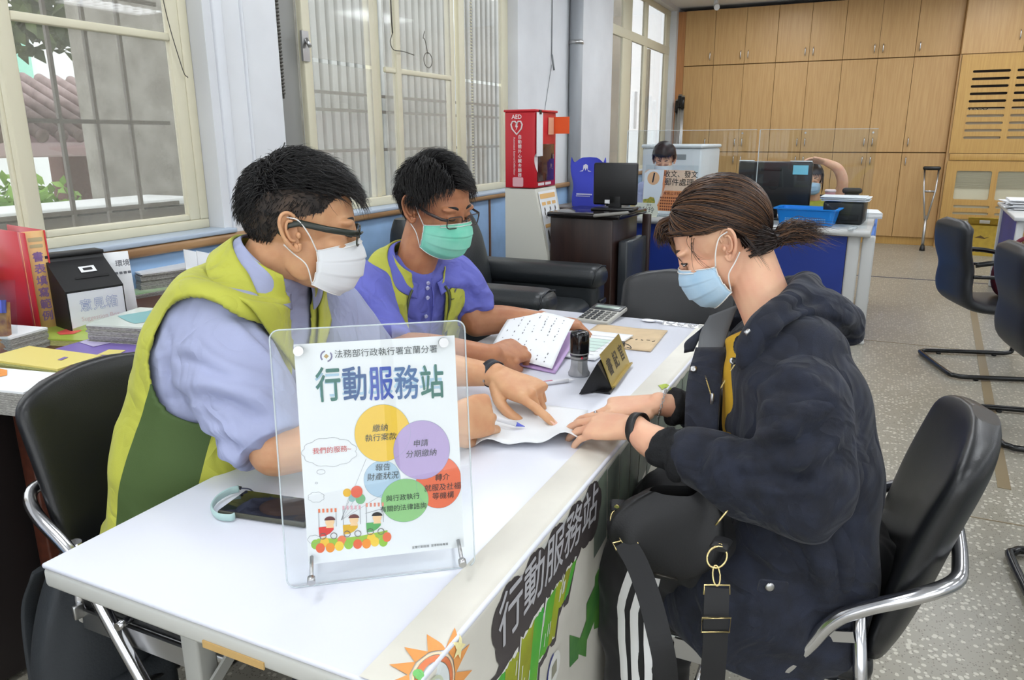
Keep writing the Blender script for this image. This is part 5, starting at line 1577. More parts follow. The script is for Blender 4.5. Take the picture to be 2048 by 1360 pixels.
MB().lathe((0, 0, 0), [(0.0243, 0.057), (0.0248, 0.0575), (0.0248, 0.060), (0.0243, 0.0605)], 28).build('pale_ring', mat('stamp_grey', (150, 150, 148)), sm_)
MB().ell((0.014, -0.0195, 0.050), (0.003, 0.003, 0.003), seg=10, rings=6).build('red_button', mat('stamp_red', (206, 60, 80), rough=0.4), sm_)


def pen(name, label, p0, p1, bodym, capm, r=0.0048):
    t = thing(name, label, 'pen', (0, 0, 0))
    p0, p1 = Vector(p0), Vector(p1); d = p1 - p0
    MB().tube([p0 + d * 0.12, p0 + d * 0.70], r, 12).build('barrel', bodym, t)
    MB().tube([p0, p0 + d * 0.04, p0 + d * 0.12], [0.0007, 0.002, r], 12).build('tip', capm, t)
    MB().tube([p0 + d * 0.70, p0 + d * 0.96, p0 + d], [r * 1.02, r * 1.02, r * 0.6], 12).build('grip_cap', capm, t)
    up_ = Vector((0, 0, 1)); w = d.normalized().cross(up_); n_ = w.cross(d.normalized())
    MB().tube([p0 + d * 0.96 + n_ * r * 1.5, p0 + d * 0.74 + n_ * r * 1.5], 0.001, 6, flat=(0.0018, 0.0008)).build('clip', M_STEEL, t)
    return t


M_PENW = mat('pen_white', (232, 232, 236), rough=0.3)
pn = pen('ballpoint_pen', 'white ballpoint pen with pink printing lying beside the name plate', (-0.60, 1.655, TZ + 0.006), (-0.715, 1.54, TZ + 0.006), M_PENW, M_PENW)
MB().box((-0.655, 1.600, TZ + 0.0112), (0.032, 0.004, 0.0006), rot=(0, 0, math.radians(45))).build('pink_print', mat('pink_print', (206, 120, 140), rough=0.5), pn)
pen('blue_pen', 'white and blue ballpoint pen held in the fist of the man with the white mask', (-0.585, 1.315, TZ + 0.008), (-0.715, 1.235, TZ + 0.062), M_PENW, mat('pen_blue', (92, 104, 206), rough=0.35), r=0.0052)
spn = thing('wrapped_spoon', 'disposable spoon in clear wrapping at the far end of the table', 'spoon', (0, 0, 0))
MB().tube(spline([(-0.612, 2.335, TZ + 0.004), (-0.575, 2.336, TZ + 0.007), (-0.52, 2.327, TZ + 0.006), (-0.46, 2.322, TZ + 0.005)], 5), 0.003, 8, flat=(0.007, 0.002)).build('spoon_handle', M_PENW, spn)
MB().ell((-0.60, 2.335, TZ + 0.005), (0.024, 0.015, 0.004)).build('spoon_bowl', M_PENW, spn)
sheet_obj('wrapper', [(-0.55, 2.312, TZ + 0.002), (-0.41, 2.305, TZ + 0.002), (-0.41, 2.338, TZ + 0.002), (-0.55, 2.343, TZ + 0.002)], glass_mat('cellophane', refl=0.25, veil=0.2, veil_rgb=(240, 240, 240)), spn, wav=lambda u, v: 0.008 * math.sin(v * math.pi) * (0.8 + 0.3 * math.sin(u * 25)))

# ------------------------------------------------------------------ chrome folding chairs
M_PAD = mat('black_pad_vinyl', (26, 27, 29), rough=0.36, bump=0.15, bump_scale=400)


def fold_chair(label, loc, rz):
    r = thing('folding_chair', label, 'chair', loc, rz, group='black padded chrome folding chairs')
    # local: faces +x
    pts = spline([(-0.165, 0, 0.47), (-0.195, 0, 0.58), (-0.225, 0, 0.70), (-0.255, 0, 0.80), (-0.272, 0, 0.865)], 6)
    k = MB(); n = len(pts); rings = []
    for i, p in enumerate(pts):
        f = i / (n - 1)
        hw = 0.20 * math.sqrt(max(0.0, 1 - max(0, (f - 0.72) / 0.285) ** 2.6)) * (1 - 0.10 * max(0, (0.12 - f) / 0.12))
        th = 0.034 * (0.35 + 0.65 * math.sin(math.pi * min(max(f * 0.94 + 0.04, 0), 1)) ** 0.35)
        t = (pts[min(i + 1, n - 1)] - pts[max(i - 1, 0)]).normalized(); nn = Vector((t.z, 0, -t.x))
        ring = []
        for q in range(32):
            a = 2 * math.pi * q / 32; c, s = math.cos(a), math.sin(a)
            y = hw * math.copysign(abs(c) ** 0.55, c)
            ring.append(p + Vector((0, 1, 0)) * y + nn * (th * math.copysign(abs(s) ** 0.75, s)) + Vector((-0.035 * (1 - (y / 0.2) ** 2), 0, 0)))
        rings.append(ring)
    k.loft(rings); k.build('backrest', M_PAD, r)
    k = MB(); k.rbox((0.02, 0, 0.445), (0.40, 0.40, 0.055), 0.026, 5); k.build('seat', M_PAD, r)
    MB().rbox((0.02, 0, 0.412), (0.37, 0.38, 0.016), 0.004, 2).build('seat_pan', M_STEEL, r)
    loop = []
    half = [(0.245, 0.225, 0.012), (0.10, 0.225, 0.22), (-0.055, 0.222, 0.455), (-0.105, 0.222, 0.545), (-0.15, 0.222, 0.585), (-0.22, 0.218, 0.625), (-0.272, 0.19, 0.648), (-0.285, 0.13, 0.652), (-0.29, 0.0, 0.653)]
    loop = half + [(x, -y, z) for x, y, z in half[:-1][::-1]]
    MB().tube(spline(loop, 5), 0.0125, 14).build('front_leg_loop', M_CHROME, r)
    for s in (-1, 1):
        MB().tube([(-0.215, s * 0.20, 0.012), (-0.165, s * 0.20, 0.40), (-0.145, s * 0.20, 0.575)], 0.0115, 12).build('rear_leg', M_CHROME, r)
        MB().box((-0.06, s * 0.214, 0.505), (0.17, 0.004, 0.02), rot=(0, math.radians(14), 0)).build('side_link', M_STEEL, r)
        MB().cyl((-0.01, s * 0.205, 0.45), (-0.01, s * 0.235, 0.45), 0.008, 10).build('rivet', M_CHROME, r)
        MB().rbox((0.245, s * 0.225, 0.012), (0.03, 0.028, 0.024), 0.008, 2).build('foot_cap', M_BLKPLAST, r)
        MB().rbox((-0.215, s * 0.20, 0.012), (0.03, 0.028, 0.024), 0.008, 2).build('foot_cap', M_BLKPLAST, r)
        MB().box((0.0, s * 0.205, 0.408), (0.30, 0.006, 0.04)).build('seat_rail', M_STEEL, r)
    MB().cyl((-0.195, -0.20, 0.17), (-0.195, 0.20, 0.17), 0.008, 10).build('stretcher', M_CHROME, r)
    MB().cyl((0.14, -0.225, 0.16), (0.14, 0.225, 0.16), 0.008, 10).build('stretcher', M_CHROME, r)
    return r


fold_chair('black padded folding chair the woman in the navy jacket sits on', (-0.085, 1.415, 0), math.pi)
fold_chair('black padded folding chair of the man with the white mask, at the left', (-1.160, 1.015, 0), 0.0)
fold_chair('black padded folding chair standing empty at the far end of the table', (-0.565, 2.33, 0), -math.pi / 2)

# ------------------------------------------------------------------ brochure table with its stacks
BX0, BX1, BZ = -2.45, -1.735, 0.75
M_RBW = mat('red_brown_wood', (96, 52, 38), rough=0.3, rgb2=(76, 40, 30), noise_scale=10, stretch=(6, 0.5, 6))
bt_ = thing('brochure_table', 'dark red-brown wooden table by the window carrying brochures', 'table', (0, 0, 0))
MB().rbox(((BX0 + BX1) / 2, 1.35, BZ - 0.015), (BX1 - BX0, 2.2, 0.03), 0.008, 2).build('table_top', M_RBW, bt_)
MB().box(((BX0 + BX1) / 2 - 0.02, 1.35, 0.37), (BX1 - BX0 - 0.12, 2.1, 0.70)).build('cabinet_body', mat('dark_recess_wood', (30, 24, 24), rough=0.5), bt_)
for y in (0.3, 1.05, 1.7, 2.4):
    MB().rbox((BX1 - 0.04, y, 0.36), (0.05, 0.05, 0.72), 0.006, 2).build('leg', M_RBW, bt_)


def stack(name, label, c, size, rz, n, sheet_th, mtop, medge, fan=0.0, tilt=None, deco=None, group='brochure stacks on the wooden table'):
    t = thing(name, label, 'brochures', (c[0], c[1], c[2]), rz, group=group)
    for i in range(n):
        g = random.uniform(-1, 1)
        MB().box((fan * i * 0.3 + 0.003 * g, 0.003 * random.uniform(-1, 1) + fan * i, sheet_th * (i + 0.5)), (size[0], size[1], sheet_th * 0.9), rot=(0, 0, 0.02 * g)).build('leaflet', mtop if i == n - 1 else medge, t)
    zt = n * sheet_th
    if deco:
        for pts, m_ in deco:
            k = MB(); k.poly([(fan * n * 0.3 + p[0] * size[0] / 2, fan * n + p[1] * size[1] / 2) for p in pts], Matrix.Identity(4), zt + 0.0008); k.build('cover_print', m_, t)
    return t


M_LFEDGE = mat('leaflet_edges', (186, 184, 178), rough=0.6, rgb2=(120, 118, 114), noise_scale=120, stretch=(1, 1, 9))
M_TEAL = mat('print_teal', (120, 178, 180), rough=0.3); M_PURP = mat('print_purple', (124, 104, 178), rough=0.35); M_YEL = mat('print_yellow', (226, 210, 118), rough=0.4)
M_ORG = mat('print_orange', (238, 150, 52), rough=0.4); M_PNK = mat('print_red', (222, 92, 84), rough=0.4); M_GRN = mat('print_green', (170, 190, 80), rough=0.3)
M_GLOSS = mat('gloss_leaflet', (214, 222, 214), rough=0.15); M_YEDGE = mat('yellow_edges', (206, 204, 130), rough=0.6, rgb2=(170, 172, 110), noise_scale=100, stretch=(1, 1, 9))
wing = [(-0.8, -0.1), (-0.3, 0.75), (0.05, 0.35), (0.5, 0.85), (0.85, 0.2), (0.3, -0.75), (-0.2, -0.5)]
p = onz(272, 640, BZ + 0.09)
stack('leaflet_stack', 'tall stack of glossy leaflets with a teal butterfly cover beside the man', (p.x, p.y + 0.03, BZ), (0.20, 0.21, 0), math.radians(12), 16, 0.0058, M_GLOSS, M_LFEDGE, deco=[(wing, M_TEAL)])
p = onz(215, 705, BZ + 0.03)
stack('flyer_stack', 'stack of purple flyers next to the chair back of the left man', (p.x, p.y, BZ), (0.16, 0.24, 0), math.radians(-84), 8, 0.0055, M_PURP, M_LFEDGE, deco=[([(-0.9, -0.9), (-0.2, -0.95), (0.1, -0.3), (-0.5, -0.2)], mat('print_pale_purple', (196, 186, 222), rough=0.4)), ([(0.2, 0.2), (0.8, 0.3), (0.6, 0.7), (0.1, 0.6)], M_YEL)])
p = onz(70, 708, BZ + 0.06)
stack('flyer_stack', 'fanned stack of pale yellow flyers at the table edge', (p.x, p.y, BZ), (0.12, 0.25, 0), math.radians(-86), 11, 0.0055, M_YEL, M_YEDGE, fan=0.004, deco=[([(-0.3, 0.4), (0.1, 0.45), (0.1, 0.55), (-0.3, 0.5)], M_PURP)])
p = onz(28, 762, BZ + 0.05)
stack('flyer_stack', 'stack of white and orange flyers nearest the camera on the wooden table', (p.x, p.y - 0.01, BZ), (0.13, 0.24, 0), math.radians(-80), 11, 0.005, M_PAPER, M_LFEDGE, fan=-0.002, deco=[([(-0.9, -0.8), (0.7, -0.9), (0.5, -0.3), (-0.3, -0.1), (-0.8, -0.4)], M_ORG), ([(-0.5, -0.6), (0.0, -0.7), (0.1, -0.35), (-0.4, -0.3)], M_PNK)])
p = onz(25, 690, BZ + 0.02)
stack('flyer_stack', 'stack of white flyers with a red mark in front of the red binder', (p.x - 0.06, p.y + 0.01, BZ), (0.12, 0.2, 0), math.radians(-80), 9, 0.006, M_PAPER, M_LFEDGE, deco=[([(-0.2, 0.0), (0.2, 0.05), (0.2, 0.25), (-0.2, 0.2)], M_PNK)])
p = onz(150, 668, BZ + 0.015)
stack('flyer_stack', 'low stack of green flyers below the suggestion box', (p.x - 0.02, p.y, BZ), (0.16, 0.26, 0), math.radians(-75), 4, 0.005, M_GRN, M_YEDGE, deco=[([(-0.5, -0.1), (-0.2, 0.2), (0.3, 0.25), (0.5, 0.0), (0.2, -0.25), (-0.3, -0.25)], M_PNK)])
p = onz(340, 545, BZ + 0.06)
stack('leaflet_stack', 'stack of grey booklets below the blue wall behind the left man', (p.x - 0.02, p.y + 0.02, BZ), (0.22, 0.30, 0), math.radians(-20), 14, 0.006, M_PAPER, M_LFEDGE)
p = onz(250, 580, BZ + 0.02)
stack('flyer_stack', 'flat stack of pale green flyers against the blue wall', (p.x, p.y + 0.02, BZ), (0.22, 0.26, 0), math.radians(-10), 4, 0.005, mat('print_pale_green', (196, 208, 176), rough=0.4, rgb2=(150, 184, 140), noise_scale=12), M_LFEDGE)

# red binder standing open
bd = thing('red_binder', 'tall red ring binder with an orange spine on the brochure table', 'binder', (-2.205, 1.405, BZ), math.radians(78))
M_BRED = mat('binder_red', (194, 34, 48), rough=0.35)
MB().rbox((-0.03, 0.0, 0.155), (0.004, 0.065, 0.31), 0.001, 1).build('hidden_spine_board', M_BRED, bd)
MB().rbox((0.0, 0.0, 0.155), (0.065, 0.004, 0.31), 0.001, 1).build('spine', mat('binder_spine', (232, 184, 124), rough=0.3, rgb2=(214, 176, 110), noise_scale=5), bd)
MB().rbox((-0.034, 0.13, 0.155), (0.004, 0.27, 0.31), 0.001, 1, rot=(0, 0, math.radians(2))).build('cover', M_BRED, bd)
MB().rbox((0.034, 0.13, 0.155), (0.004, 0.27, 0.31), 0.001, 1).build('cover', M_BRED, bd)
MB().box((0.0, 0.13, 0.15), (0.05, 0.23, 0.28)).build('pages', M_PAPER, bd)
k = MB(); Mz = frame((0.006, -0.0026, 0), (1, 0, 0), (0, 0, 1))
for i, ch_ in enumerate('書表填寫範例'):
    k.text(ch_, 0.031, Mz @ Matrix.Translation((0, 0.232 - i * 0.0355, 0)), bold=0.03)
k.build('lettering', mat('binder_purple', (136, 104, 158), rough=0.5), bd)
k = MB(); k.poly(rrect(0.04, 0.012, 0.002, 1), Mz @ Matrix.Translation((0, 0.285, 0))); k.poly(rrect(0.036, 0.010, 0.002, 1), Mz @ Matrix.Translation((0, 0.266, 0))); k.build('spine_label', mat('spine_label', (196, 180, 140), rough=0.5), bd)

# black suggestion box
sb_ = thing('suggestion_box', 'black suggestion box with a white front label on the brochure table', 'box', (-2.160, 1.505, BZ), math.radians(76)); sb_.scale = (0.9, 0.9, 0.95)
M_SBX = mat('matt_black_card', (20, 20, 22), rough=0.5)
k = MB(); k.prism([(-0.10, 0.0), (0.08, 0.0), (0.08, 0.235), (0.03, 0.245), (0.02, 0.225), (-0.10, 0.145)], 0.185, M=frame((0.0925, 0, 0), (0, 1, 0), (0, 0, 1)) @ Matrix.Translation((0, 0, -0.185)))
k.build('box_body', M_SBX, sb_)
MB().rbox((0, 0.055, 0.242), (0.19, 0.07, 0.012), 0.002, 1).build('lid', M_SBX, sb_)
MB().box((0, -0.1012, 0.075), (0.176, 0.002, 0.128)).build('front_label', mat('box_label', (218, 220, 230), rough=0.4), sb_)
Ml2 = frame((0, -0.1026, 0.075), (1, 0, 0), (0, 0, 1))
k = MB(); k.text('意見箱', 0.040, Ml2 @ Matrix.Translation((0.005, 0.018, 0)), bold=0.035, spacing=1.1); k.build('lettering', mat('label_blue', (104, 124, 190), rough=0.5), sb_)
k = MB(); k.text('意見箱', 0.040, Ml2 @ Matrix.Translation((0.005, 0.018, 0)), z=0.0005, spacing=1.1); k.build('lettering_core', mat('box_label', (218, 220, 230)), sb_)
k = MB(); k.text('Suggestion Box', 0.020, Ml2 @ Matrix.Translation((0.005, -0.022, 0))); k.build('english_lettering', mat('label_pink', (206, 178, 190), rough=0.5), sb_)
k = MB(); k.poly([(-0.088, -0.064), (0.088, -0.064), (0.088, -0.044), (0.04, -0.05), (-0.03, -0.038), (-0.088, -0.046)], Ml2, 0.0004); k.build('landscape_print', mat('label_green', (176, 190, 130), rough=0.5), sb_)
sl = frame((0, -0.04, 0.185), (1, 0, 0), (0, 0.83, 0.555))
k = MB(); k.prism([(-0.025, 0.0), (0.025, 0.0), (0.025, 0.028), (-0.025, 0.028)], 0.001, M=sl @ Matrix.Translation((0.015, 0.004, 0.0018))); k.build('white_sticker', M_PAPER, sb_)
k = MB(); k.prism(rrect(0.03, 0.012, 0.002, 1), 0.0006, M=sl @ Matrix.Translation((0.015, 0.018, 0.0030))); k.build('sticker_print', M_INK, sb_)
k = MB(); k.prism(rrect(0.11, 0.010, 0.003, 2), 0.0006, M=sl @ Matrix.Translation((0.015, -0.018, 0.0014))); k.build('slot', mat('slot_black', (10, 10, 11)), sb_)
bp_ = thing('standing_notice', 'pale printed notice standing behind the suggestion box', 'notice', (-2.165, 1.615, BZ), math.radians(70))
MB().rbox((0, 0, 0.11), (0.12, 0.004, 0.22), 0.001, 1, rot=(math.radians(-6), 0, 0)).build('notice_card', M_PAPER, bp_)
k = MB(); k.text('環境', 0.022, frame((0.03, -0.0185, 0.185), (1, 0, 0), (0, 0.105, 1)), z=0.0006, bold=0.02)
for i in range(7):
    k.poly(rrect(0.010, 0.008, 0.001, 1), frame((-0.03 + i * 0.013, -0.0155, 0.155), (1, 0, 0), (0, 0.105, 1)), 0.0006)
k.build('printing', mat('grey_ink', (110, 112, 118)), bp_)
# clear leaflet holder at the picture's left edge
lh = thing('leaflet_holder', 'clear leaflet holder with colourful cards at the left edge', 'holder', (-2.12, 1.17, BZ), math.radians(28))
MB().box((0, 0.0, 0.085), (0.14, 0.003, 0.17), rot=(math.radians(-12), 0, 0)).build('front_sheet', G_ACR, lh)
MB().box((0, 0.05, 0.10), (0.14, 0.003, 0.20), rot=(math.radians(-12), 0, 0)).build('rear_sheet', G_ACR, lh)
MB().box((0.0, 0.025, 0.075), (0.12, 0.02, 0.14), rot=(math.radians(-12), 0, 0)).build('card_pack', mat('gold_photo_card', (186, 140, 80), rough=0.4, rgb2=(120, 70, 60), noise_scale=40), lh)
MB().box((0.0, 0.020, 0.135), (0.12, 0.022, 0.035), rot=(math.radians(-12), 0, 0)).build('blue_header', mat('header_blue', (84, 96, 196), rough=0.4), lh)
# document tray behind the left man
dt = thing('document_tray', 'white document tray against the blue wall behind the left man', 'tray', (-2.24, 2.18, BZ), math.radians(-8)); dt.scale = (0.8, 0.8, 0.8)
MB().box((0, 0, 0.1), (0.26, 0.30, 0.006)).build('shelf', M_PAPER, dt)
for x in (-0.13, -0.03, 0.07):
    k = MB(); k.prism([(-0.15, 0.0), (0.15, 0.0), (0.15, 0.10), (-0.02, 0.16), (-0.15, 0.20)], 0.004, M=frame((x, 0, 0), (0, 1, 0), (0, 0, 1))); k.build('divider', M_PAPER, dt)

# dark backpack under the left chair
bpk = thing('backpack', 'dark grey backpack hanging behind the left chair under the table corner', 'backpack', (-1.36, 0.86, 0), math.radians(-10))
M_BPK = mat('charcoal_nylon', (44, 48, 52), rough=0.7, bump=0.4, bump_scale=200)


def bp_pt(u, v):
    a = 2 * math.pi * u; c, s = math.cos(a), math.sin(a)
    hw = 0.14 * (1 - 0.30 * v ** 1.4); hd = 0.085 * (1 - 0.35 * v)
    ez = math.sin(math.pi * min(1, v * 0.96 + 0.02)) ** 0.22
    v = v * 0.86
    return Vector((hd * ez * math.copysign(abs(s) ** 0.7, s) + 0.006 * math.sin(7 * v + 3 * a), hw * ez * math.copysign(abs(c) ** 0.6, c) + 0.006 * math.sin(9 * v), 0.015 + 0.57 * v + 0.006 * math.sin(5 * a)))


k = MB(); k.grid(bp_pt, 44, 26, closed_u=True); k.build('pack_body', M_BPK, bpk)
k = MB(); k.rbox((0.085, 0, 0.15), (0.06, 0.22, 0.22), 0.028, 5); k.build('front_pocket', M_BPK, bpk)
MB().tube(spline([(0.10, -0.11, 0.22), (0.12, 0, 0.245), (0.10, 0.11, 0.22)], 6), 0.006, 8).build('pocket_zip', M_BLKPLAST, bpk)
for s in (-1, 1):
    MB().tube(spline([(-0.05, s * 0.06, 0.49), (-0.10, s * 0.075, 0.38), (-0.085, s * 0.09, 0.18), (-0.05, s * 0.10, 0.05)], 6), 0.01, 8, flat=(0.022, 0.006)).build('shoulder_strap', M_BPK, bpk)
MB().tube(spline([(-0.02, -0.05, 0.495), (-0.02, 0, 0.53), (-0.02, 0.05, 0.495)], 6), 0.008, 8).build('grab_handle', M_BPK, bpk)
MB().rbox((0.06, -0.05, 0.43), (0.012, 0.02, 0.03), 0.003, 2).build('buckle', M_STEEL, bpk)
# ------------------------------------------------------------------ people: shared tools
M_SKIN_M1 = mat('skin_tan', (214, 164, 122), rough=0.52, sss=0.12, rgb2=(204, 148, 108), noise_scale=26, bump=0.08, bump_scale=600)
M_SKIN_M2 = mat('skin_brown', (186, 128, 90), rough=0.5, sss=0.12, rgb2=(172, 112, 78), noise_scale=26, bump=0.08, bump_scale=600)
M_SKIN_W = mat('skin_light', (232, 184, 150), rough=0.5, sss=0.14, rgb2=(226, 168, 138), noise_scale=22, bump=0.05, bump_scale=600)
M_HAIR_BLK = [mat('hair_black_%d' % i, c, rough=0.42, spec=0.4) for i, c in enumerate(((16, 15, 16), (26, 24, 24), (38, 35, 34)))]
M_HAIR_BRN = [mat('hair_brown_%d' % i, c, rough=0.4, spec=0.45) for i, c in enumerate(((40, 29, 25), (58, 41, 33), (104, 72, 48)))]


def remesh(mb, voxel, iters=3, fac=0.5):
    me = bpy.data.meshes.new('remesh_source'); me.from_pydata(mb.v, [], mb.f)
    bm = bmesh.new(); bm.from_mesh(me); bmesh.ops.recalc_face_normals(bm, faces=bm.faces); bm.to_mesh(me); bm.free()
    o = bpy.data.objects.new('remesh_source', me); WORK.collection.objects.link(o)
    r = o.modifiers.new('r', 'REMESH'); r.mode = 'VOXEL'; r.voxel_size = voxel; r.use_smooth_shade = True
    if iters:
        s = o.modifiers.new('s', 'SMOOTH'); s.factor = fac; s.iterations = iters
    WORK.view_layers[0].update()
    out = bpy.data.meshes.new_from_object(o.evaluated_get(WORK.view_layers[0].depsgraph))
    bpy.data.objects.remove(o); bpy.data.meshes.remove(me)
    out.polygons.foreach_set('use_smooth', [True] * len(out.polygons))
    return out


def get_co(me):
    a = np.empty(len(me.vertices) * 3); me.vertices.foreach_get('co', a); return a.reshape(-1, 3)


def get_no(me):
    a = np.empty(len(me.vertices) * 3); me.vertices.foreach_get('normal', a); return a.reshape(-1, 3)


def set_co(me, a):
    me.vertices.foreach_set('co', a.reshape(-1)); me.update()


def folds(me, segs, wob=0.006):
    """press creases (negative depth) and raise ridges along polyline segments: (points, width, depth)"""
    co = get_co(me); no = get_no(me); disp = np.zeros(len(co))
    for pts, w, d in segs:
        P = [np.array(p, float) for p in spline(pts, 5)] if len(pts) > 2 else [np.array(p, float) for p in pts]
        best = np.full(len(co), 1e9); tt = np.zeros(len(co)); n = len(P) - 1
        for i in range(n):
            a, b = P[i], P[i + 1]; ab = b - a; L = ab @ ab + 1e-12
            t = np.clip(((co - a) @ ab) / L, 0, 1)
            dd = np.linalg.norm(co - (a + t[:, None] * ab), axis=1)
            m = dd < best; best[m] = dd[m]; tt[m] = (i + t[m]) / n
        disp += d * np.exp(-(best / w) ** 2) * np.clip(np.sin(np.pi * np.clip(tt, 0.03, 0.97)), 0.0, 1) ** 0.5
    set_co(me, co + no * disp[:, None])


def folds_at(me, segs):
    """as folds(), the lines given as picture points that are dropped onto the cloth"""
    t = BVHTree.FromPolygons([v.co for v in me.vertices], [list(p.vertices) for p in me.polygons])
    out = []
    for pts, w, d in segs:
        P = []
        for a, b in pts:
            h = t.ray_cast(Vector(CAM), Vector(unp(a, b)).normalized())
            if h[0] is not None:
                P.append(h[0])
        if len(P) > 1:
            out.append((P, w, d))
    if out:
        folds(me, out)


def wrinkle(me, amp, freq, axis=(1, 1, 1), seed=0.0):
    co = get_co(me); no = get_no(me); ax = np.array(axis)
    d = vnoise(co * ax * freq, seed); d2 = vnoise(co * ax * freq * 2.3, seed + 5)
    set_co(me, co + no * (amp * (d + 0.45 * d2))[:, None])


def vnoise(p, seed=0.0):
    """cheap smooth noise in about -1..1: warped sums of waves"""
    g = np.random.default_rng(int(seed * 10) + 3); out = np.zeros(len(p))
    q = p + 0.55 * np.sin(p[:, [1, 2, 0]] * 1.3 + seed)
    for i in range(7):
        d = g.normal(size=3); d /= np.linalg.norm(d)
        out += np.sin(q @ d * g.uniform(1.6, 4.2) + g.uniform(0, 6.28))
    return out / 3.2


def creases(me, amp, freq, axis=(1, 1, 1), seed=0.0, sharp=3.0):
    """cloth creases: narrow ridges along the zero lines of a stretched noise"""
    co = get_co(me); no = get_no(me); ax = np.array(axis)
    a = vnoise(co * ax * freq, seed); b = 0.5 + 0.5 * vnoise(co * freq * 0.6, seed + 9)
    r = np.exp(-(a * sharp) ** 2) - 0.35
    set_co(me, co + no * (amp * r * np.clip(b, 0.1, 1.2))[:, None])


class Torso:
    """loft along a spine: stations (center, lateral half width, front depth, back depth); lateral axis per station"""

    def __init__(self, st, lat, power=0.75):
        self.st = st; self.lat = [Vector(l).normalized() for l in (lat if isinstance(lat[0], (tuple, list, Vector)) else [lat] * len(st))]
        self.p = power
        self.cache = {}
        n = len(st)
        self.C = [np.array(s[0], float) for s in st]

    def at(self, v):
        key = (round(v, 5), hasattr(self, '_in'))
        if key not in self.cache:
            self.cache[key] = self._at(v)
        return self.cache[key]

    def _at(self, v):
        n = len(self.st); x = min(max(v, 0), 1) * (n - 1); i = min(int(x), n - 2); t = x - i

        def cr(f):
            g = lambda k: np.array(f(min(max(k, 0), n - 1)), float)
            p0, p1, p2, p3 = g(i - 1), g(i), g(i + 1), g(i + 2)
            return 0.5 * ((2 * p1) + (-p0 + p2) * t + (2 * p0 - 5 * p1 + 4 * p2 - p3) * t * t + (-p0 + 3 * p1 - 3 * p2 + p3) * t ** 3)
        c = cr(lambda k: self.st[k][0]); w = cr(lambda k: self.st[k][1:4]); l = cr(lambda k: self.lat[k])
        e = 0.02
        c2 = None
        if not hasattr(self, '_in'):
            self._in = True
            a = self.at(min(v + e, 1))[0]; b = self.at(max(v - e, 0))[0]
            del self._in
            tan = (Vector(a) - Vector(b)).normalized()
        else:
            tan = Vector((0, 0, 1))
        L = Vector(l).normalized(); L = (L - tan * L.dot(tan)).normalized()
        Fw = tan.cross(L).normalized()          # L points to the wearer's right: forward = up x right
        return Vector(c), w, L, Fw, tan

    def pt(self, u, v, off=0.0):
        c, w, L, Fw, tan = self.at(v)
        a = 2 * math.pi * u; cs, sn = math.cos(a), math.sin(a)
        x = (w[0] + off) * math.copysign(abs(cs) ** self.p, cs)
        y = ((w[1] if sn > 0 else w[2]) + off) * math.copysign(abs(sn) ** self.p, sn)
        return c + L * x + Fw * y

    def mesh(self, mb, nu=40, nv=30, v0=0.0, v1=1.0, off=0.0):
        rings = [[self.pt(i / nu, v0 + (v1 - v0) * j / (nv - 1), off) for i in range(nu)] for j in range(nv)]
        mb.loft(rings)
        return mb

    def shell(self, nu, nv, v0, v1, off, keep, mats_fn=None, th=0.004):
        """open garment: returns MB of kept faces, with a little thickness"""
        vs = [self.pt(i / nu, v0 + (v1 - v0) * j / (nv - 1), off(i / nu, v0 + (v1 - v0) * j / (nv - 1)) if callable(off) else off) for j in range(nv) for i in range(nu)]
        fs, ms = [], []
        for j in range(nv - 1):
            for i in range(nu):
                k = (i + 1) % nu
                f = (j * nu + i, j * nu + k, (j + 1) * nu + k, (j + 1) * nu + i)
                c = (vs[f[0]] + vs[f[1]] + vs[f[2]] + vs[f[3]]) / 4
                u = (i + 0.5) / nu; v = v0 + (v1 - v0) * (j + 0.5) / (nv - 1)
                if keep(c, u, v):
                    fs.append(f); ms.append(mats_fn(c, u, v) if mats_fn else 0)
        return vs, fs, ms


def solid(vs, fs, ms, mats, th, name, parent, smooth_it=0):
    me = bpy.data.meshes.new(name); me.from_pydata([tuple(v) for v in vs], [], fs)
    for m in mats:
        me.materials.append(m)
    me.polygons.foreach_set('material_index', ms)
    bm = bmesh.new(); bm.from_mesh(me)
    bmesh.ops.delete(bm, geom=[v for v in bm.verts if not v.link_faces], context='VERTS')
    bv = {v for e in bm.edges if e.is_boundary for v in e.verts}
    nb = {v: [e.other_vert(v) for e in v.link_edges if e.is_boundary] for v in bv}
    for _ in range(14 if smooth_it else 0):                 # even out cut edges along themselves
        new = {v: v.co.lerp((n[0].co + n[1].co) / 2, 0.6) for v, n in nb.items() if len(n) == 2}
        for v, c in new.items():
            v.co = c
    for _ in range(smooth_it):
        bmesh.ops.smooth_vert(bm, verts=[v for v in bm.verts], factor=0.5, use_axis_x=True, use_axis_y=True, use_axis_z=True)
    bmesh.ops.recalc_face_normals(bm, faces=bm.faces)
    bmesh.ops.solidify(bm, geom=bm.faces[:], thickness=th)
    bm.to_mesh(me); bm.free()
    me.polygons.foreach_set('use_smooth', [True] * len(me.polygons))
    return link(name, me, parent)


def limb(mb, pts, radii, seg=18, n=6, end=True):
    """tapered limb through joints; radii may be pairs"""
    P = spline(pts, n)
    R = spline([r if isinstance(r, (tuple, list)) else (r, r) for r in radii], n)
    mb.tube(P, [tuple(r) for r in R], seg=seg)
    mb.ell(P[0], (max(R[0]),) * 3, seg=seg, rings=10)
    e = R[-1]
    if end:
        mb.ell(P[-1], (max(e) * 0.98,) * 3, seg=seg, rings=10)
    return mb


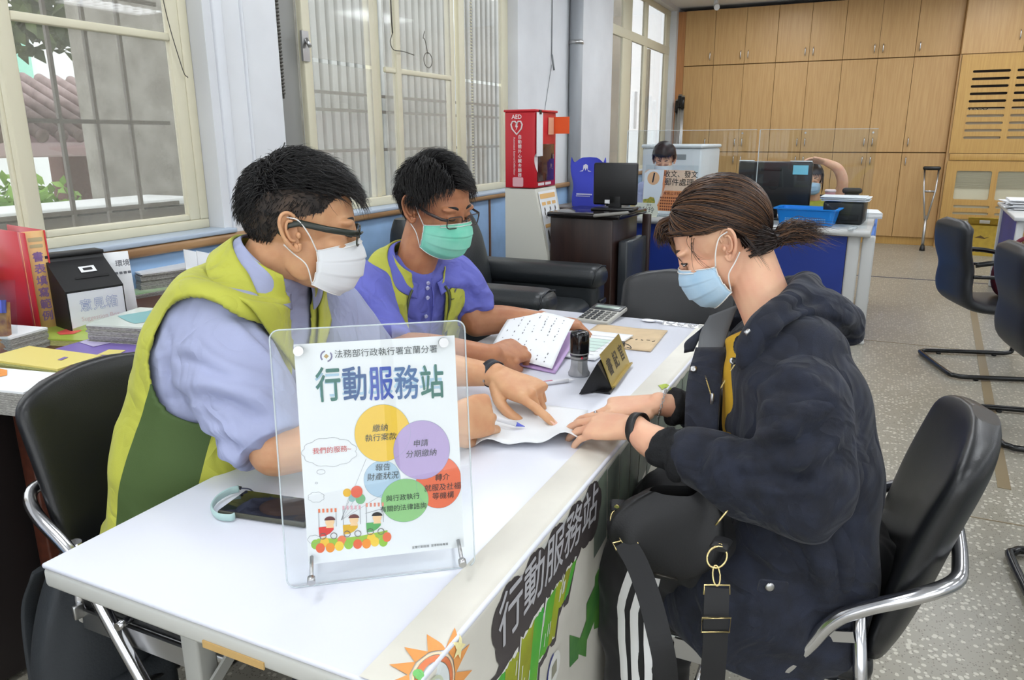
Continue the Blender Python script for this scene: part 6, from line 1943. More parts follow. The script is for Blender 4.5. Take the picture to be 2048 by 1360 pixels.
# ---- head in its own frame: x forward, y to the wearer's left, z up, origin between the ears
def head_frame(c, fwd, pitch_down=0.0, roll=0.0):
    f = Vector((fwd[0], fwd[1], 0)).normalized()
    y = Vector((0, 0, 1)).cross(f)
    R = Matrix((f, y, Vector((0, 0, 1)))).transposed()
    R = R @ Matrix.Rotation(pitch_down, 3, 'Y') @ Matrix.Rotation(roll, 3, 'X')
    return Matrix.Translation(c) @ R.to_4x4()


CR_C, CR_R = Vector((-0.012, 0, 0.030)), Vector((0.098, 0.077, 0.092))


def head_parts(mb, H, s=1.0, female=False):
    E = lambda c, r, **k: mb.ell(Vector(c) * s, tuple(x * s for x in r), seg=24, rings=16, M=H, **k)
    E(CR_C, CR_R)
    E((0.036, 0, 0.012), (0.056, 0.060, 0.062))                     # forehead block
    E((0.034, 0, -0.045), (0.057, 0.056 if female else 0.060, 0.070))
    E((0.032, 0, -0.080), (0.055, 0.046 if female else 0.054, 0.036))
    E((0.070, 0, -0.098), (0.021, 0.022, 0.019))                    # chin
    E((0.074, 0.030, 0.016), (0.017, 0.026, 0.009)); E((0.074, -0.030, 0.016), (0.017, 0.026, 0.009))
    for sy in (-1, 1):
        E((0.058, sy * 0.040, -0.026), (0.026, 0.021, 0.021))       # cheek
        E((0.0725, sy * 0.030, -0.004), (0.0155, 0.0165, 0.0115))   # eye globe under the lid
        E((0.008, sy * 0.050, -0.052), (0.036, 0.014, 0.044))        # jaw angle
    mb.tube([H @ (Vector(p) * s) for p in ((0.085, 0, 0.010), (0.091, 0, -0.012), (0.099, 0, -0.032), (0.101, 0, -0.042), (0.092, 0, -0.052))],
            [(0.009 * s, 0.008 * s), (0.009 * s, 0.009 * s), (0.012 * s, 0.010 * s), (0.015 * s, 0.010 * s), (0.010 * s, 0.006 * s)], seg=14)
    for sy in (-1, 1):
        E((0.094, sy * 0.012, -0.045), (0.011, 0.008, 0.008))
    E((0.088, 0, -0.068), (0.012, 0.023, 0.007)); E((0.086, 0, -0.077), (0.011, 0.020, 0.007))


def ear(mb, H, sy, s=1.0, back=0.35):
    """shell ear with helix rim, concha and lobe; sy = +1 left ear"""
    O = H @ (Vector((-0.004, sy * 0.0755, -0.008)) * s)
    R3 = H.to_3x3()
    ex = (R3 @ Vector((-1.0, sy * back, 0.0))).normalized()          # backwards and outwards
    ez = (R3 @ Vector((-0.16, 0, 1))).normalized()
    en = ex.cross(ez) * (1 if sy > 0 else -1)
    en = -en if (R3 @ Vector((0, sy, 0))).dot(en) < 0 else en
    P = lambda a, b, d=0.0: O + (ex * a + ez * b + en * d) * s
    rim = [(0.000, 0.010), (-0.001, 0.020), (0.006, 0.030), (0.017, 0.034), (0.027, 0.029), (0.032, 0.016), (0.030, 0.000), (0.024, -0.014), (0.016, -0.024), (0.008, -0.031), (0.001, -0.028), (-0.001, -0.018)]
    Q = spline([P(a, b, 0.002 + 0.004 * (a / 0.03)) for a, b in rim], 4)
    mb.tube(Q, [(0.0032 if i < len(Q) * 0.62 else 0.0042) * s for i in range(len(Q))], seg=8)
    inner = [P(a * 0.93 + 0.0005, b * 0.93, -0.0005 + 0.004 * (a / 0.03)) for a, b in rim]
    cen = P(0.010, 0.0, -0.006)
    n = len(inner)
    mid = [(p * 0.55 + cen * 0.45) for p in inner]
    mb.add(inner + mid + [cen], [(i, (i + 1) % n, n + (i + 1) % n, n + i) for i in range(n)] + [(n + i, n + (i + 1) % n, 2 * n) for i in range(n)], smooth=True)
    mb.tube(spline([P(0.008, 0.020, 0.001), (P(0.018, 0.018, 0.003)), P(0.021, 0.004, 0.003), P(0.015, -0.012, 0.003), P(0.006, -0.014, 0.001)], 4), 0.0028 * s, seg=8)
    mb.ell(P(0.0, -0.004, 0.001), (0.005 * s, 0.004 * s, 0.006 * s), seg=10, rings=8)
    mb.ell(P(0.007, -0.026, 0.001), (0.007 * s, 0.004 * s, 0.008 * s), seg=10, rings=8)


def collar2(parent, T, m_, name, vb=0.93, vf=0.70, wb=0.10, wf=0.20, gap=0.06, off0=0.014, off1=0.024, th=0.005, power=2.4, tip=0.0):
    """turned-down collar lying on the garment: back height vb, front height vf, widths in spine units"""
    n, m = 60, 8; vs = []
    for j in range(m):
        t = j / (m - 1)
        for i in range(n):
            w = i / (n - 1); fr = abs(2 * w - 1) ** power
            sgn = -1 if w < 0.5 else 1
            u = (0.25 - gap) - w * (1 - 2 * gap)
            u += sgn * tip * t * fr * -1
            v = vb + (vf - vb) * fr - (wb + (wf - wb) * fr) * t
            vs.append(T.pt(u, v, off0 + (off1 - off0) * t))
    fs = [(j * n + i, j * n + i + 1, (j + 1) * n + i + 1, (j + 1) * n + i) for j in range(m - 1) for i in range(n - 1)]
    return solid(vs, fs, [0] * len(fs), [m_], th, name, parent)


def mask(name, parent, H, m_, m_edge, s=1.0, ear_s=1.0, sides=(-1, 1), drop=0.0, wide=1.0):
    k = MB()

    def prof(v):          # centre line: x against height
        pts = [(0.0, 0.104, -0.014), (0.18, 0.114, -0.034), (0.38, 0.119, -0.055), (0.62, 0.114, -0.084), (0.82, 0.101, -0.108), (1.0, 0.078, -0.124)]
        for a, b in zip(pts[:-1], pts[1:]):
            if v <= b[0]:
                t = (v - a[0]) / (b[0] - a[0]); return a[1] + (b[1] - a[1]) * t, a[2] + (b[2] - a[2]) * t
        return pts[-1][1:]

    def P(u, v):
        uu = 2 * u - 1
        x0, z0 = prof(v)
        ph = uu * math.radians(80)
        xc = 0.014
        hw = 0.0695 * wide + 0.003 * math.sin(math.pi * v)
        x = xc + (x0 - xc) * math.cos(ph) ** 0.9 if abs(uu) < 0.999 else xc + (x0 - xc) * math.cos(ph)
        y = hw * math.sin(ph) / math.sin(math.radians(80))
        zs = -0.036 - 0.062 * v                                       # height at the cheek edge
        w = abs(uu) ** 1.8
        z = z0 * (1 - w) + zs * w
        pl = (v * 3.2) % 1.0
        x += 0.0042 * (pl - 0.4) * (1 - w * 0.5) if 0.12 < v < 0.92 else 0
        return H @ (Vector((x, y, z - drop)) * s)
    k.grid(P, 48, 40)
    vs = [Vector(p) for p in k.v]
    o = solid(vs, k.f, [0] * len(k.f), [m_], 0.0012, name, parent)
    e = MB()
    for line in ([P(i / 47, 0.0) for i in range(48)], [P(i / 47, 1.0) for i in range(48)], [P(0, j / 39) for j in range(40)], [P(1, j / 39) for j in range(40)]):
        e.tube(line, 0.0011, 6)
    e.tube([P(i / 47, 0.055) + (P(i / 47, 0.05) - P(i / 47, 0.06)) * 0 + (H.to_3x3() @ Vector((0.0012, 0, 0))) for i in range(8, 40)], 0.0011, 6)
    e.build('mask_edging', m_edge, o)
    for sy in sides:
        u = 1 if sy > 0 else 0
        l = MB()
        l.tube(spline([P(u, 0.02), H @ (Vector((0.016, sy * 0.0805, -0.010)) * s), H @ (Vector((-0.004, sy * 0.081, 0.014)) * s), H @ (Vector((-0.024, sy * 0.082, 0.018)) * s)], 6), 0.0013, 6)
        l.tube(spline([P(u, 0.97), H @ (Vector((0.014, sy * 0.0785, -0.062)) * s), H @ (Vector((-0.008, sy * 0.079, -0.045)) * s), H @ (Vector((-0.026, sy * 0.081, -0.030)) * s)], 6), 0.0013, 6)
        l.build('ear_loop', m_edge, o)
    return o


def hand_parts(mb, W, d, n, thumb_side, curls, thumb, s=1.0, spread=(6, 1, -4, -10), nails=None):
    """W wrist, d towards the knuckles, n out of the back of the hand; thumb_side = +1/-1 along n x d"""
    d = Vector(d).normalized(); n = Vector(n); n = (n - d * n.dot(d)).normalized()
    y = n.cross(d) * thumb_side
    P = lambda a, b, c: Vector(W) + (d * a + y * b + n * c) * s
    # palm
    rings = []
    for a, hw, hh, yo, zo in ((-0.012, 0.0265, 0.0185, 0, 0), (0.012, 0.029, 0.0185, 0.000, -0.001), (0.04, 0.037, 0.0165, 0.001, -0.002), (0.07, 0.041, 0.0145, 0.0, -0.001), (0.092, 0.0395, 0.0125, 0.0, 0.000), (0.100, 0.036, 0.009, 0.0, 0.000)):
        rings.append([P(a, yo + hw * math.copysign(abs(math.cos(q)) ** 0.7, math.cos(q)), zo + hh * math.copysign(abs(math.sin(q)) ** 0.8, math.sin(q))) for q in [2 * math.pi * i / 22 for i in range(22)]])
    mb.loft(rings)
    mcp = ((0.090, 0.0285, 0.001), (0.095, 0.0085, 0.003), (0.090, -0.0115, 0.001), (0.080, -0.030, -0.002))
    lens = ((0.041, 0.025, 0.021), (0.045, 0.028, 0.022), (0.041, 0.026, 0.021), (0.033, 0.020, 0.019))
    tips = []
    for i in range(4):
        r0 = (0.0092, 0.0094, 0.0090, 0.0080)[i]
        p = P(*mcp[i]); ang = 0.0
        sp = math.radians(spread[i])
        base = P(mcp[i][0] - 0.03, mcp[i][1] * 0.92, mcp[i][2] - 0.003)
        pts = [base, p]; rad = [r0 * 1.02, r0 * 1.12]
        for j in range(3):
            ang += math.radians(curls[i][j])
            dirv = (d * math.cos(sp) + y * math.sin(sp)) * math.cos(ang) - n * math.sin(ang)
            L = lens[i][j] * s
            pts.append(p + dirv * L * 0.5); rad.append(r0 * (0.97, 0.90, 0.84)[j])
            p = p + dirv * L; pts.append(p); rad.append(r0 * (1.0, 0.93, 0.62)[j])
        mb.tube(pts, [r * s for r in rad], seg=14)
        mb.ell(pts[-1] - dirv * 0.002 * s, (r0 * 0.70 * s,) * 3, seg=12, rings=8)
        mb.ell(P(*mcp[i]) + n * 0.001 * s, (r0 * 1.14 * s,) * 3, seg=12, rings=8)
        tips.append((p, dirv, (n * math.cos(ang) + (d * math.cos(sp) + y * math.sin(sp)) * math.sin(ang)), r0))
    # thumb: list of points in hand space (along, thumb side, back)
    tp = [P(*q) for q in thumb]
    T = spline(tp, 4)
    m = len(T)
    mb.tube(T, [(0.0150 - 0.0045 * min(1, i / (m * 0.45)) - 0.0035 * max(0, (i / m - 0.8) / 0.2)) * s for i in range(m)], seg=14)
    mb.ell(T[-1], (0.0068 * s,) * 3, seg=12, rings=8)
    mb.ell(P(0.035, 0.024, -0.009), (0.024 * s, 0.015 * s, 0.013 * s), seg=14, rings=10)
    dv = (T[-1] - T[-4]).normalized()
    tips.append((T[-1], dv, (n - dv * n.dot(dv)).normalized(), 0.0095))
    return tips


def nails_obj(parent, tips, idx, m_, s=1.0):
    for i in idx:
        p, d, n, r = tips[i]
        d = Vector(d).normalized(); n = Vector(n); n = (n - d * n.dot(d)).normalized(); w = d.cross(n)
        k = MB()
        rows = []
        for a in range(5):
            t = a / 4
            row = []
            for b in range(7):
                q = (b / 6 - 0.5) * 2
                row.append(p - d * (0.0105 - 0.0125 * t) * s + w * q * r * 0.62 * s * (0.86 + 0.14 * math.sin(math.pi * (0.3 + 0.5 * t))) + n * (r * 0.74 * math.sqrt(max(0, 1 - (q * 0.62) ** 2)) * (1 - 0.22 * t) + 0.0003) * s)
            rows.append(row)
        k.add([v for r_ in rows for v in r_], [(a * 7 + b, a * 7 + b + 1, (a + 1) * 7 + b + 1, (a + 1) * 7 + b) for a in range(4) for b in range(6)], smooth=True)
        k.build('fingernail', m_, parent)


def strands(mb, roots, seg=6, nmat=3):
    """roots: list of (points, r0, material index); tapered three-sided hairs"""
    for pts, r0, mi in roots:
        mb.cur = mi
        n = len(pts)
        mb.tube(pts, [max(r0 * (1 - (i / (n - 1)) ** 1.5 * 0.92), 0.00012) for i in range(n)], seg=3, cap=False)
    mb.cur = 0


def scalp(th, ph, s=1.0, lift=0.0):
    """point and normal on the skull ellipsoid: th from the top, ph around (0 = front, +90 = left)"""
    d = Vector((math.sin(th) * math.cos(ph), math.sin(th) * math.sin(ph), math.cos(th)))
    p = CR_C + Vector((CR_R.x * d.x, CR_R.y * d.y, CR_R.z * d.z))
    n = Vector((d.x / CR_R.x, d.y / CR_R.y, d.z / CR_R.z)).normalized()
    return (p + n * lift) * s, n


def hair_cap(H, inside, lift, s=1.0, nt=80, npn=160, thmax=2.3):
    k = MB(); idx = {}
    for j in range(nt):
        for i in range(npn):
            th = thmax * j / (nt - 1); ph = 2 * math.pi * i / npn - math.pi
            p, n = scalp(th, ph, s, 0)
            l = lift(p, th, ph) if callable(lift) else lift
            idx[(i, j)] = len(k.v); k.v.append(tuple(H @ (p + n * l)))
    for j in range(nt - 1):
        for i in range(npn):
            i2 = (i + 1) % npn
            th = thmax * (j + 0.5) / (nt - 1); ph = 2 * math.pi * (i + 0.5) / npn - math.pi
            p, n = scalp(th, ph, s)
            if inside(p / s, th, ph):
                k.f.append([idx[(i, j)], idx[(i2, j)], idx[(i2, j + 1)], idx[(i, j + 1)]]); k.mi.append(0); k.sm.append(True)
    return k


def wrist_band(name, parent, c, axis, rx, ry, up, m_, width=0.018, th=0.0025):
    """flat strap around a wrist; returns the local frame (x across, y up)"""
    ax = Vector(axis).normalized(); u = Vector(up); u = (u - ax * u.dot(ax)).normalized(); w = ax.cross(u)
    k = MB(); rings = []
    for q in range(40):
        a = 2 * math.pi * q / 40
        o = Vector(c) + w * rx * math.cos(a) + u * ry * math.sin(a); nn = (w * math.cos(a) / rx + u * math.sin(a) / ry).normalized()
        rings.append([o - ax * width / 2, o - ax * width / 2 + nn * th, o + ax * width / 2 + nn * th, o + ax * width / 2])
    rings.append(rings[0]); k.loft(rings, cap=False)
    return k.build(name, m_, parent), u, w, ax
# ------------------------------------------------------------------ the two officers
M_VEST = mat('lime_vest', (184, 186, 66), rough=0.7, noise_amt=0.05, noise_scale=12, sheen=0.1, bump=0.15, bump_scale=700, crumple=(7.0, 0.010))
M_VGRN = mat('dark_green_panel', (66, 88, 40), rough=0.75, bump=0.15, bump_scale=700)
M_VPIPE = mat('vest_piping', (74, 80, 50), rough=0.7)
M_SH1 = mat('pale_blue_shirt', (162, 168, 200), rough=0.75, noise_amt=0.04, noise_scale=9, bump=0.1, bump_scale=900, crumple=(7.0, 0.012))
M_SH2 = mat('violet_blue_shirt', (104, 108, 196), rough=0.75, noise_amt=0.06, noise_scale=9, bump=0.1, bump_scale=900, crumple=(7.0, 0.012))
M_TROU = mat('dark_trousers', (34, 36, 44), rough=0.8)
M_SHOE = mat('black_shoe', (20, 20, 20), rough=0.35)
M_MASKW = mat('mask_white', (226, 228, 230), rough=0.8)
M_MASKG = mat('mask_green', (120, 214, 184), rough=0.8, rgb2=(150, 226, 200), noise_scale=14)
M_MASKB = mat('mask_blue', (164, 200, 226), rough=0.8, rgb2=(186, 214, 234), noise_scale=14)
M_LOOP = mat('mask_loop', (236, 234, 230), rough=0.7)
M_LENS = glass_mat('spectacle_lens', tint=(240, 246, 244), refl=0.07)
M_BROW = M_HAIR_BLK[1]


def trousers(parent, hip, right, fwd, knee_l, knee_r, foot_l, foot_r, m_, r=0.078):
    k = MB()
    for s, kn, ft in ((1, knee_r, foot_r), (-1, knee_l, foot_l)):
        h = Vector(hip) + Vector(right) * 0.09 * s
        limb(k, [h, (h + Vector(kn)) / 2 + Vector((0, 0, 0.01)), kn, (Vector(kn) + Vector(ft)) / 2, ft], [r * 1.1, r, r * 0.82, r * 0.72, r * 0.62], seg=16)
    k.ell(hip, (0.15, 0.17, 0.11), seg=20, rings=12)
    me = remesh(k, 0.010, 3); me.materials.append(m_)
    wrinkle(me, 0.006, 14)
    link('trousers', me, parent)
    for ft in (foot_l, foot_r):
        f = Vector(fwd).normalized(); o = Vector(ft)
        q = MB()
        rings = []
        for t, hw, hh in ((-0.07, 0.026, 0.06), (-0.05, 0.034, 0.085), (0.0, 0.038, 0.085), (0.07, 0.043, 0.06), (0.13, 0.042, 0.045), (0.17, 0.032, 0.035), (0.185, 0.015, 0.02)):
            w = Vector((-f.y, f.x, 0))
            rings.append([Vector((o.x, o.y, 0)) + f * t + w * hw * math.cos(a) + Vector((0, 0, max(0.003, hh * 0.5 + hh * 0.5 * math.sin(a)))) for a in [2 * math.pi * i / 16 for i in range(16)]])
        q.loft(rings); q.build('shoe', M_SHOE, parent)


def lapel(parent, pts_in, pts_out, m_, name, th=0.004):
    """strip between two polylines (same count), subdivided"""
    A, B = spline(pts_in, 6), spline(pts_out, 6)
    n = len(A); vs = []
    for j in range(6):
        t = j / 5
        for i in range(n):
            nrm = Vector((0, 0, 0))
            vs.append(A[i] * (1 - t) + B[i] * t)
    fs = [(j * n + i, j * n + i + 1, (j + 1) * n + i + 1, (j + 1) * n + i) for j in range(5) for i in range(n - 1)]
    return solid(vs, fs, [0] * len(fs), [m_], th, name, parent)


def glasses(parent, H, s, m_, lens_w=0.050, lens_h=0.030, thick=0.0022, temple=(0.0028, 0.0045), drop=0.0, rim=True):
    o = MB()
    for sy in (-1, 1):
        ring = [H @ (Vector((0.1035 - 0.006 * abs(a) / 0.025 * (1 if a * sy > 0 else 0.2), sy * 0.0 + sy * 0.0335 + a, -0.008 + b - drop)) * s) for a, b in rrect(lens_w, lens_h, 0.010, 4)]
        o.tube(ring, thick * 0.7, 8, closed=True)
        o.tube([H @ (Vector(p) * s) for p in ((0.098, sy * 0.059, 0.000 - drop), (0.088, sy * 0.071, 0.001 - drop), (0.045, sy * 0.0775, 0.004 - drop), (-0.002, sy * 0.0805, 0.010), (-0.022, sy * 0.081, 0.004), (-0.034, sy * 0.080, -0.014))], 0.002, 8, flat=(temple[0] * 0.5, temple[1]))
    o.tube(spline([H @ (Vector(p) * s) for p in ((0.104, -0.009, -0.006 - drop), (0.108, 0, -0.003 - drop), (0.104, 0.009, -0.006 - drop))], 4), thick * 0.8, 8)
    g = o.build('spectacles', m_, parent)
    for sy in (-1, 1):
        k = MB(); ring = [H @ (Vector((0.1030 - 0.006 * abs(a) / 0.025 * (1 if a * sy > 0 else 0.2), sy * 0.0335 + a, -0.008 + b - drop)) * s) for a, b in rrect(lens_w * 0.97, lens_h * 0.96, 0.010, 4)]
        k.add(ring, [list(range(len(ring)))], smooth=False)
        k.build('lens', M_LENS, g)
    return g


def brows_eyes(parent, H, s, m_brow, lid=0.35):
    for sy in (-1, 1):
        k = MB(); k.tube(spline([H @ (Vector(p) * s) for p in ((0.0885, sy * 0.014, 0.018), (0.0880, sy * 0.026, 0.0225), (0.0815, sy * 0.040, 0.0215), (0.0700, sy * 0.050, 0.0170))], 5), [(0.0016, 0.0036)] * 15 + [(0.0008, 0.0014)], 8)
        k.build('eyebrow', m_brow, parent)
        k = MB(); k.tube(spline([H @ (Vector(p) * s) for p in ((0.0860, sy * 0.0175, -0.0085), (0.0893, sy * 0.026, -0.0098), (0.0865, sy * 0.036, -0.0100), (0.0775, sy * 0.045, -0.0075))], 5), 0.0011, 6)
        k.build('eyelash_line', M_HAIR_BLK[0], parent)


def stub(H, rootfn, n, length, comb, m_idx, s, r0=0.0007, seg=4, lift=0.55, seed=1):
    g = np.random.default_rng(seed); out = []
    while len(out) < n:
        th = math.acos(1 - g.random() * 1.66); ph = g.uniform(-math.pi, math.pi)
        p, nrm = scalp(th, ph)
        L = rootfn(p, th, ph, g)
        if not L:
            continue
        cd = Vector(comb(p, g)); cd = cd - nrm * cd.dot(nrm)
        if cd.length > 1e-6:
            cd.normalize()
        q = p + nrm * 0.001; pts = [H @ (q * s)]
        for i in range(seg):
            t = (i + 1) / seg
            dv = (nrm * (lift * (1 - t)) + cd * (0.45 + 0.6 * t) + Vector(g.normal(size=3)) * 0.10 + Vector((0, 0, -0.25 * t))).normalized()
            q = q + dv * L / seg
            e = Vector(((q.x - CR_C.x) / CR_R.x, (q.y - CR_C.y) / CR_R.y, (q.z - CR_C.z) / CR_R.z))
            mr = 1.05 + (0.06 * g.random() if L > 0.025 else 0)
            if e.length < mr:
                e.normalize(); e *= mr
                q = CR_C + Vector((e.x * CR_R.x, e.y * CR_R.y, e.z * CR_R.z))
            pts.append(H @ (q * s))
        out.append((pts, r0 * s * g.uniform(0.8, 1.3), int(g.integers(0, m_idx))))
    return out


# ================================================================== first man (white mask, pale blue shirt)
m1 = thing('person', 'man in lime vest and pale blue shirt, white mask and glasses, pointing at the form', 'person', (-1.165, 0.985, 0.0))

def adopt(root):
    """re-express children built in world space relative to the root's location"""
    inv = Matrix.Translation(root.location).inverted()
    for ch in root.children:
        ch.matrix_parent_inverse = inv


S1 = 1.04
H1 = head_frame(atd(606, 448, 1.435), (0.80, 0.60), math.radians(8), math.radians(0))
rt1 = Vector((0.17, -0.985, 0))
T1 = Torso([((-1.165, 0.985, 0.53), 0.178, 0.125, 0.135), ((-1.155, 0.995, 0.64), 0.182, 0.135, 0.130), ((-1.125, 1.03, 0.78), 0.185, 0.13, 0.135), ((-1.085, 1.07, 0.91), 0.196, 0.115, 0.140),
            ((-1.055, 1.095, 1.005), 0.190, 0.085, 0.115), ((-1.040, 1.108, 1.050), 0.142, 0.070, 0.090), ((-1.026, 1.112, 1.080), 0.088, 0.062, 0.072), ((-1.010, 1.120, 1.110), 0.068, 0.060, 0.062)], rt1, 0.8)
RS1 = Vector((-1.020, 0.955, 0.965)); RE1 = Vector((-0.862, 0.902, 0.812)); RW1 = Vector((-0.672, 1.126, 0.808))
LS1 = Vector((-1.075, 1.262, 0.975)); LE1 = Vector((-1.005, 1.405, 0.800)); LW1 = onz(990, 750, TZ + 0.064)
sk = MB()
head_parts(sk, H1, S1)
limb(sk, [(-1.06, 1.09, 1.02), (-1.025, 1.11, 1.09), H1 @ Vector((-0.022, 0, -0.045))], [0.052, 0.060, 0.062], seg=20)
limb(sk, [(-1.15, 1.0, 0.62), (-1.10, 1.06, 0.85), (-1.06, 1.09, 1.02)], [(0.10, 0.08), (0.10, 0.07), (0.07, 0.045)], seg=18)
limb(sk, [(-1.06, 1.09, 1.01), RS1, (RS1 + RE1) / 2, RE1], [0.06, 0.058, 0.052, 0.046], seg=16)
limb(sk, [RE1, RE1 * 0.62 + RW1 * 0.38 + Vector((0, 0, 0.004)), RW1], [0.047, 0.045, (0.029, 0.026)], seg=18)
limb(sk, [(-1.06, 1.11, 1.01), LS1, (LS1 + LE1) / 2, LE1], [0.06, 0.058, 0.052, 0.046], seg=16)
limb(sk, [LE1, LE1 * 0.6 + LW1 * 0.4 + Vector((0, 0, 0.004)), LW1], [0.047, 0.045, (0.029, 0.025)], seg=18)
# left hand pointing at the form
FT1 = onz(1126, 837, TZ + 0.012)                     # where the fingertip touches the form
dL = (FT1 - LW1 + Vector((0, 0, 0.026))).normalized()
tipsL = hand_parts(sk, LW1 + dL * 0.012, dL, Vector((0.18, -0.26, 0.95)), -1, ((10, 7, 5), (62, 74, 40), (70, 80, 44), (74, 80, 40)),
                   ((0.012, 0.020, -0.006), (0.045, 0.044, -0.018), (0.078, 0.050, -0.030), (0.104, 0.046, -0.040)), s=1.13, spread=(2, 2, -2, -6))
# right hand closed round the pen
dR = Vector((0.40, 0.72, -0.04))
tipsR = hand_parts(sk, RW1 + dR.normalized() * 0.010, dR, Vector((0.78, -0.52, 0.34)), -1, ((38, 60, 30), (52, 66, 34), (60, 70, 36), (66, 72, 38)),
                   ((0.012, 0.022, -0.004), (0.042, 0.042, -0.016), (0.070, 0.046, -0.034), (0.094, 0.034, -0.048)), s=1.04, spread=(9, 3, -4, -11))
me = remesh(sk, 0.0026, 4)
b_ = MB(); ear(b_, H1, -1, S1); ear(b_, H1, 1, S1)
bm = bmesh.new(); bm.from_mesh(me)
em_ = bpy.data.meshes.new('ear_source'); em_.from_pydata(b_.v, [], b_.f); em_.polygons.foreach_set('use_smooth', [True] * len(em_.polygons)); bm.from_mesh(em_); bpy.data.meshes.remove(em_)
bm.to_mesh(me); bm.free()
me.materials.append(M_SKIN_M1)
body1 = link('body', me, m1)
M_NAIL = mat('fingernail', (234, 186, 164), rough=0.3)
nails_obj(m1, tipsL, (0, 4), M_NAIL, 1.06)
# shirt: trunk and two sleeves in one surface
k = MB(); T1.mesh(k, 36, 26, 0.0, 0.87, -0.005)
RH1 = RE1 + (RE1 - RS1).normalized() * 0.012
limb(k, [RS1 + Vector((-0.03, 0.06, 0.01)), RS1 + Vector((0.004, 0.0, -0.012)), RS1 * 0.55 + RH1 * 0.45 + Vector((-0.012, -0.004, 0.004)), RH1 + Vector((-0.01, -0.002, 0.006))], [(0.075, 0.075), (0.090, 0.082), (0.090, 0.082), (0.070, 0.072)], seg=26, end=False)
limb(k, [LS1 + Vector((-0.02, -0.06, 0.01)), LS1, LS1 * 0.5 + LE1 * 0.5, LE1 * 0.92 + LS1 * 0.08], [(0.08, 0.08), (0.085, 0.08), (0.082, 0.08), (0.074, 0.072)], seg=24, end=False)
me = remesh(k, 0.0065, 5); me.materials.append(M_SH1)
wrinkle(me, 0.004, 9, seed=2.0)
creases(me, 0.010, 5.5, (1.0, 1.0, 1.6), seed=2.5, sharp=3.2)
cz = lambda a, b, d_: atd(a, b, d_)
folds_at(me, [([(335, 770), (420, 768), (500, 790), (570, 830)], 0.013, 0.010), ([(340, 800), (420, 798), (500, 825), (570, 862)], 0.010, -0.010), ([(350, 690), (400, 700), (470, 740), (560, 770)], 0.013, 0.007), ([(345, 715), (400, 730), (470, 768)], 0.009, -0.007),
              ([(390, 850), (450, 862), (520, 890), (580, 900)], 0.010, 0.008), ([(400, 872), (460, 888), (520, 915), (575, 930)], 0.008, -0.008), ([(420, 900), (470, 920), (530, 945)], 0.009, 0.006),
              ([(330, 650), (338, 700), (335, 760), (350, 810)], 0.008, -0.008), ([(318, 690), (322, 740), (330, 780)], 0.006, 0.005), ([(450, 640), (500, 680), (560, 740)], 0.014, 0.006), ([(480, 640), (530, 690), (580, 750)], 0.009, -0.006)])
link('shirt', me, m1)
# vest
ARM_R, ARM_L = RS1 + Vector((-0.006, 0.0, -0.012)), LS1 + Vector((0, 0, -0.012))


def vest_keep(T, right, aR, aL, rad, open_half, lt=-0.045):
    def keep(c, u, v):
        for a, sgn in ((aR, 1), (aL, -1)):
            d = c - a
            lat = d.dot(right) * sgn
            perp = d - right * d.dot(right)
            if lat > lt and math.hypot(perp.x * 0.95 + perp.y * 0.3, perp.z * 0.80) < rad:
                return False
        du = abs(u - 0.25)
        if du < open_half(v):
            return False
        return True
    return keep


def vest_mat(T):
    def f(c, u, v):
        x = min(abs(u - 0.0), abs(u - 1.0))
        y = abs(u - 0.5)
        edge = 0.04
        if v < 0.48 and ((u < 0.0933 or u > 0.9667) or (0.5 - 0.0933 < u < 0.5333)):
            return 1
        return 0
    return f


vs, fs, ms = T1.shell(150, 120, 0.0, 0.93, lambda u, v: 0.011 + 0.004 * math.sin(u * 40 + v * 9) * (1 - v) + 0.004 * math.sin(v * 34 + u * 7) * (1 - v), vest_keep(T1, rt1, ARM_R, ARM_L, 0.088, lambda v: 0.012 + 0.10 * max(0, v - 0.45) + 0.45 * max(0, v - 0.78)), vest_mat(T1))
vest1 = solid(vs, fs, ms, [M_VEST, M_VGRN], 0.005, 'vest', m1, smooth_it=3)
creases(vest1.data, 0.008, 6.0, (1, 1, 2.2), seed=1.5, sharp=2.6)
collar2(m1, T1, M_VEST, 'vest_collar', vb=0.935, vf=0.66, wb=0.11, wf=0.20, gap=0.050, off0=0.018, off1=0.026, tip=0.03)
collar2(m1, T1, M_SH1, 'shirt_collar', vb=0.965, vf=0.80, wb=0.06, wf=0.16, gap=0.040, off0=0.008, off1=0.014, th=0.003, tip=0.01)
# vest badge, piping near the front
for u0, u1, v_ in ((0.35, 0.45, 0.52),):
    MB().tube([T1.pt(u0 + (u1 - u0) * i / 10, v_ + 0.02 * i / 10, 0.018) for i in range(11)], 0.0025, 6).build('pocket_piping', M_VPIPE, m1)
# hair: faded sides, longer top pushed forwards
M_HBASE = mat('hair_base_black', (14, 13, 14), rough=0.95, spec=0.05)
fade = mat('hair_fade', (74, 58, 46), rough=0.7, rgb2=(40, 33, 29), noise_scale=38)


def hl1(p, th, ph):
    return p.z > np.interp(p.x, [-0.11, -0.085, -0.06, -0.035, -0.012, 0.015, 0.034, 0.048, 0.062, 0.09], [-0.052, -0.055, -0.050, -0.004, 0.018, 0.026, 0.032, 0.052, 0.060, 0.070])


k = hair_cap(H1, hl1, 0.0022, S1); hr = k.build('hair', fade, m1)
k = hair_cap(H1, lambda p, th, ph: hl1(p, th, ph) and p.z > 0.066 - 0.30 * max(0, -p.x - 0.02) - 0.75 * max(0, -p.x - 0.06), lambda p, th, ph: 0.0035, S1)
k.build('top_hair_base', M_HBASE, hr)
k = MB()


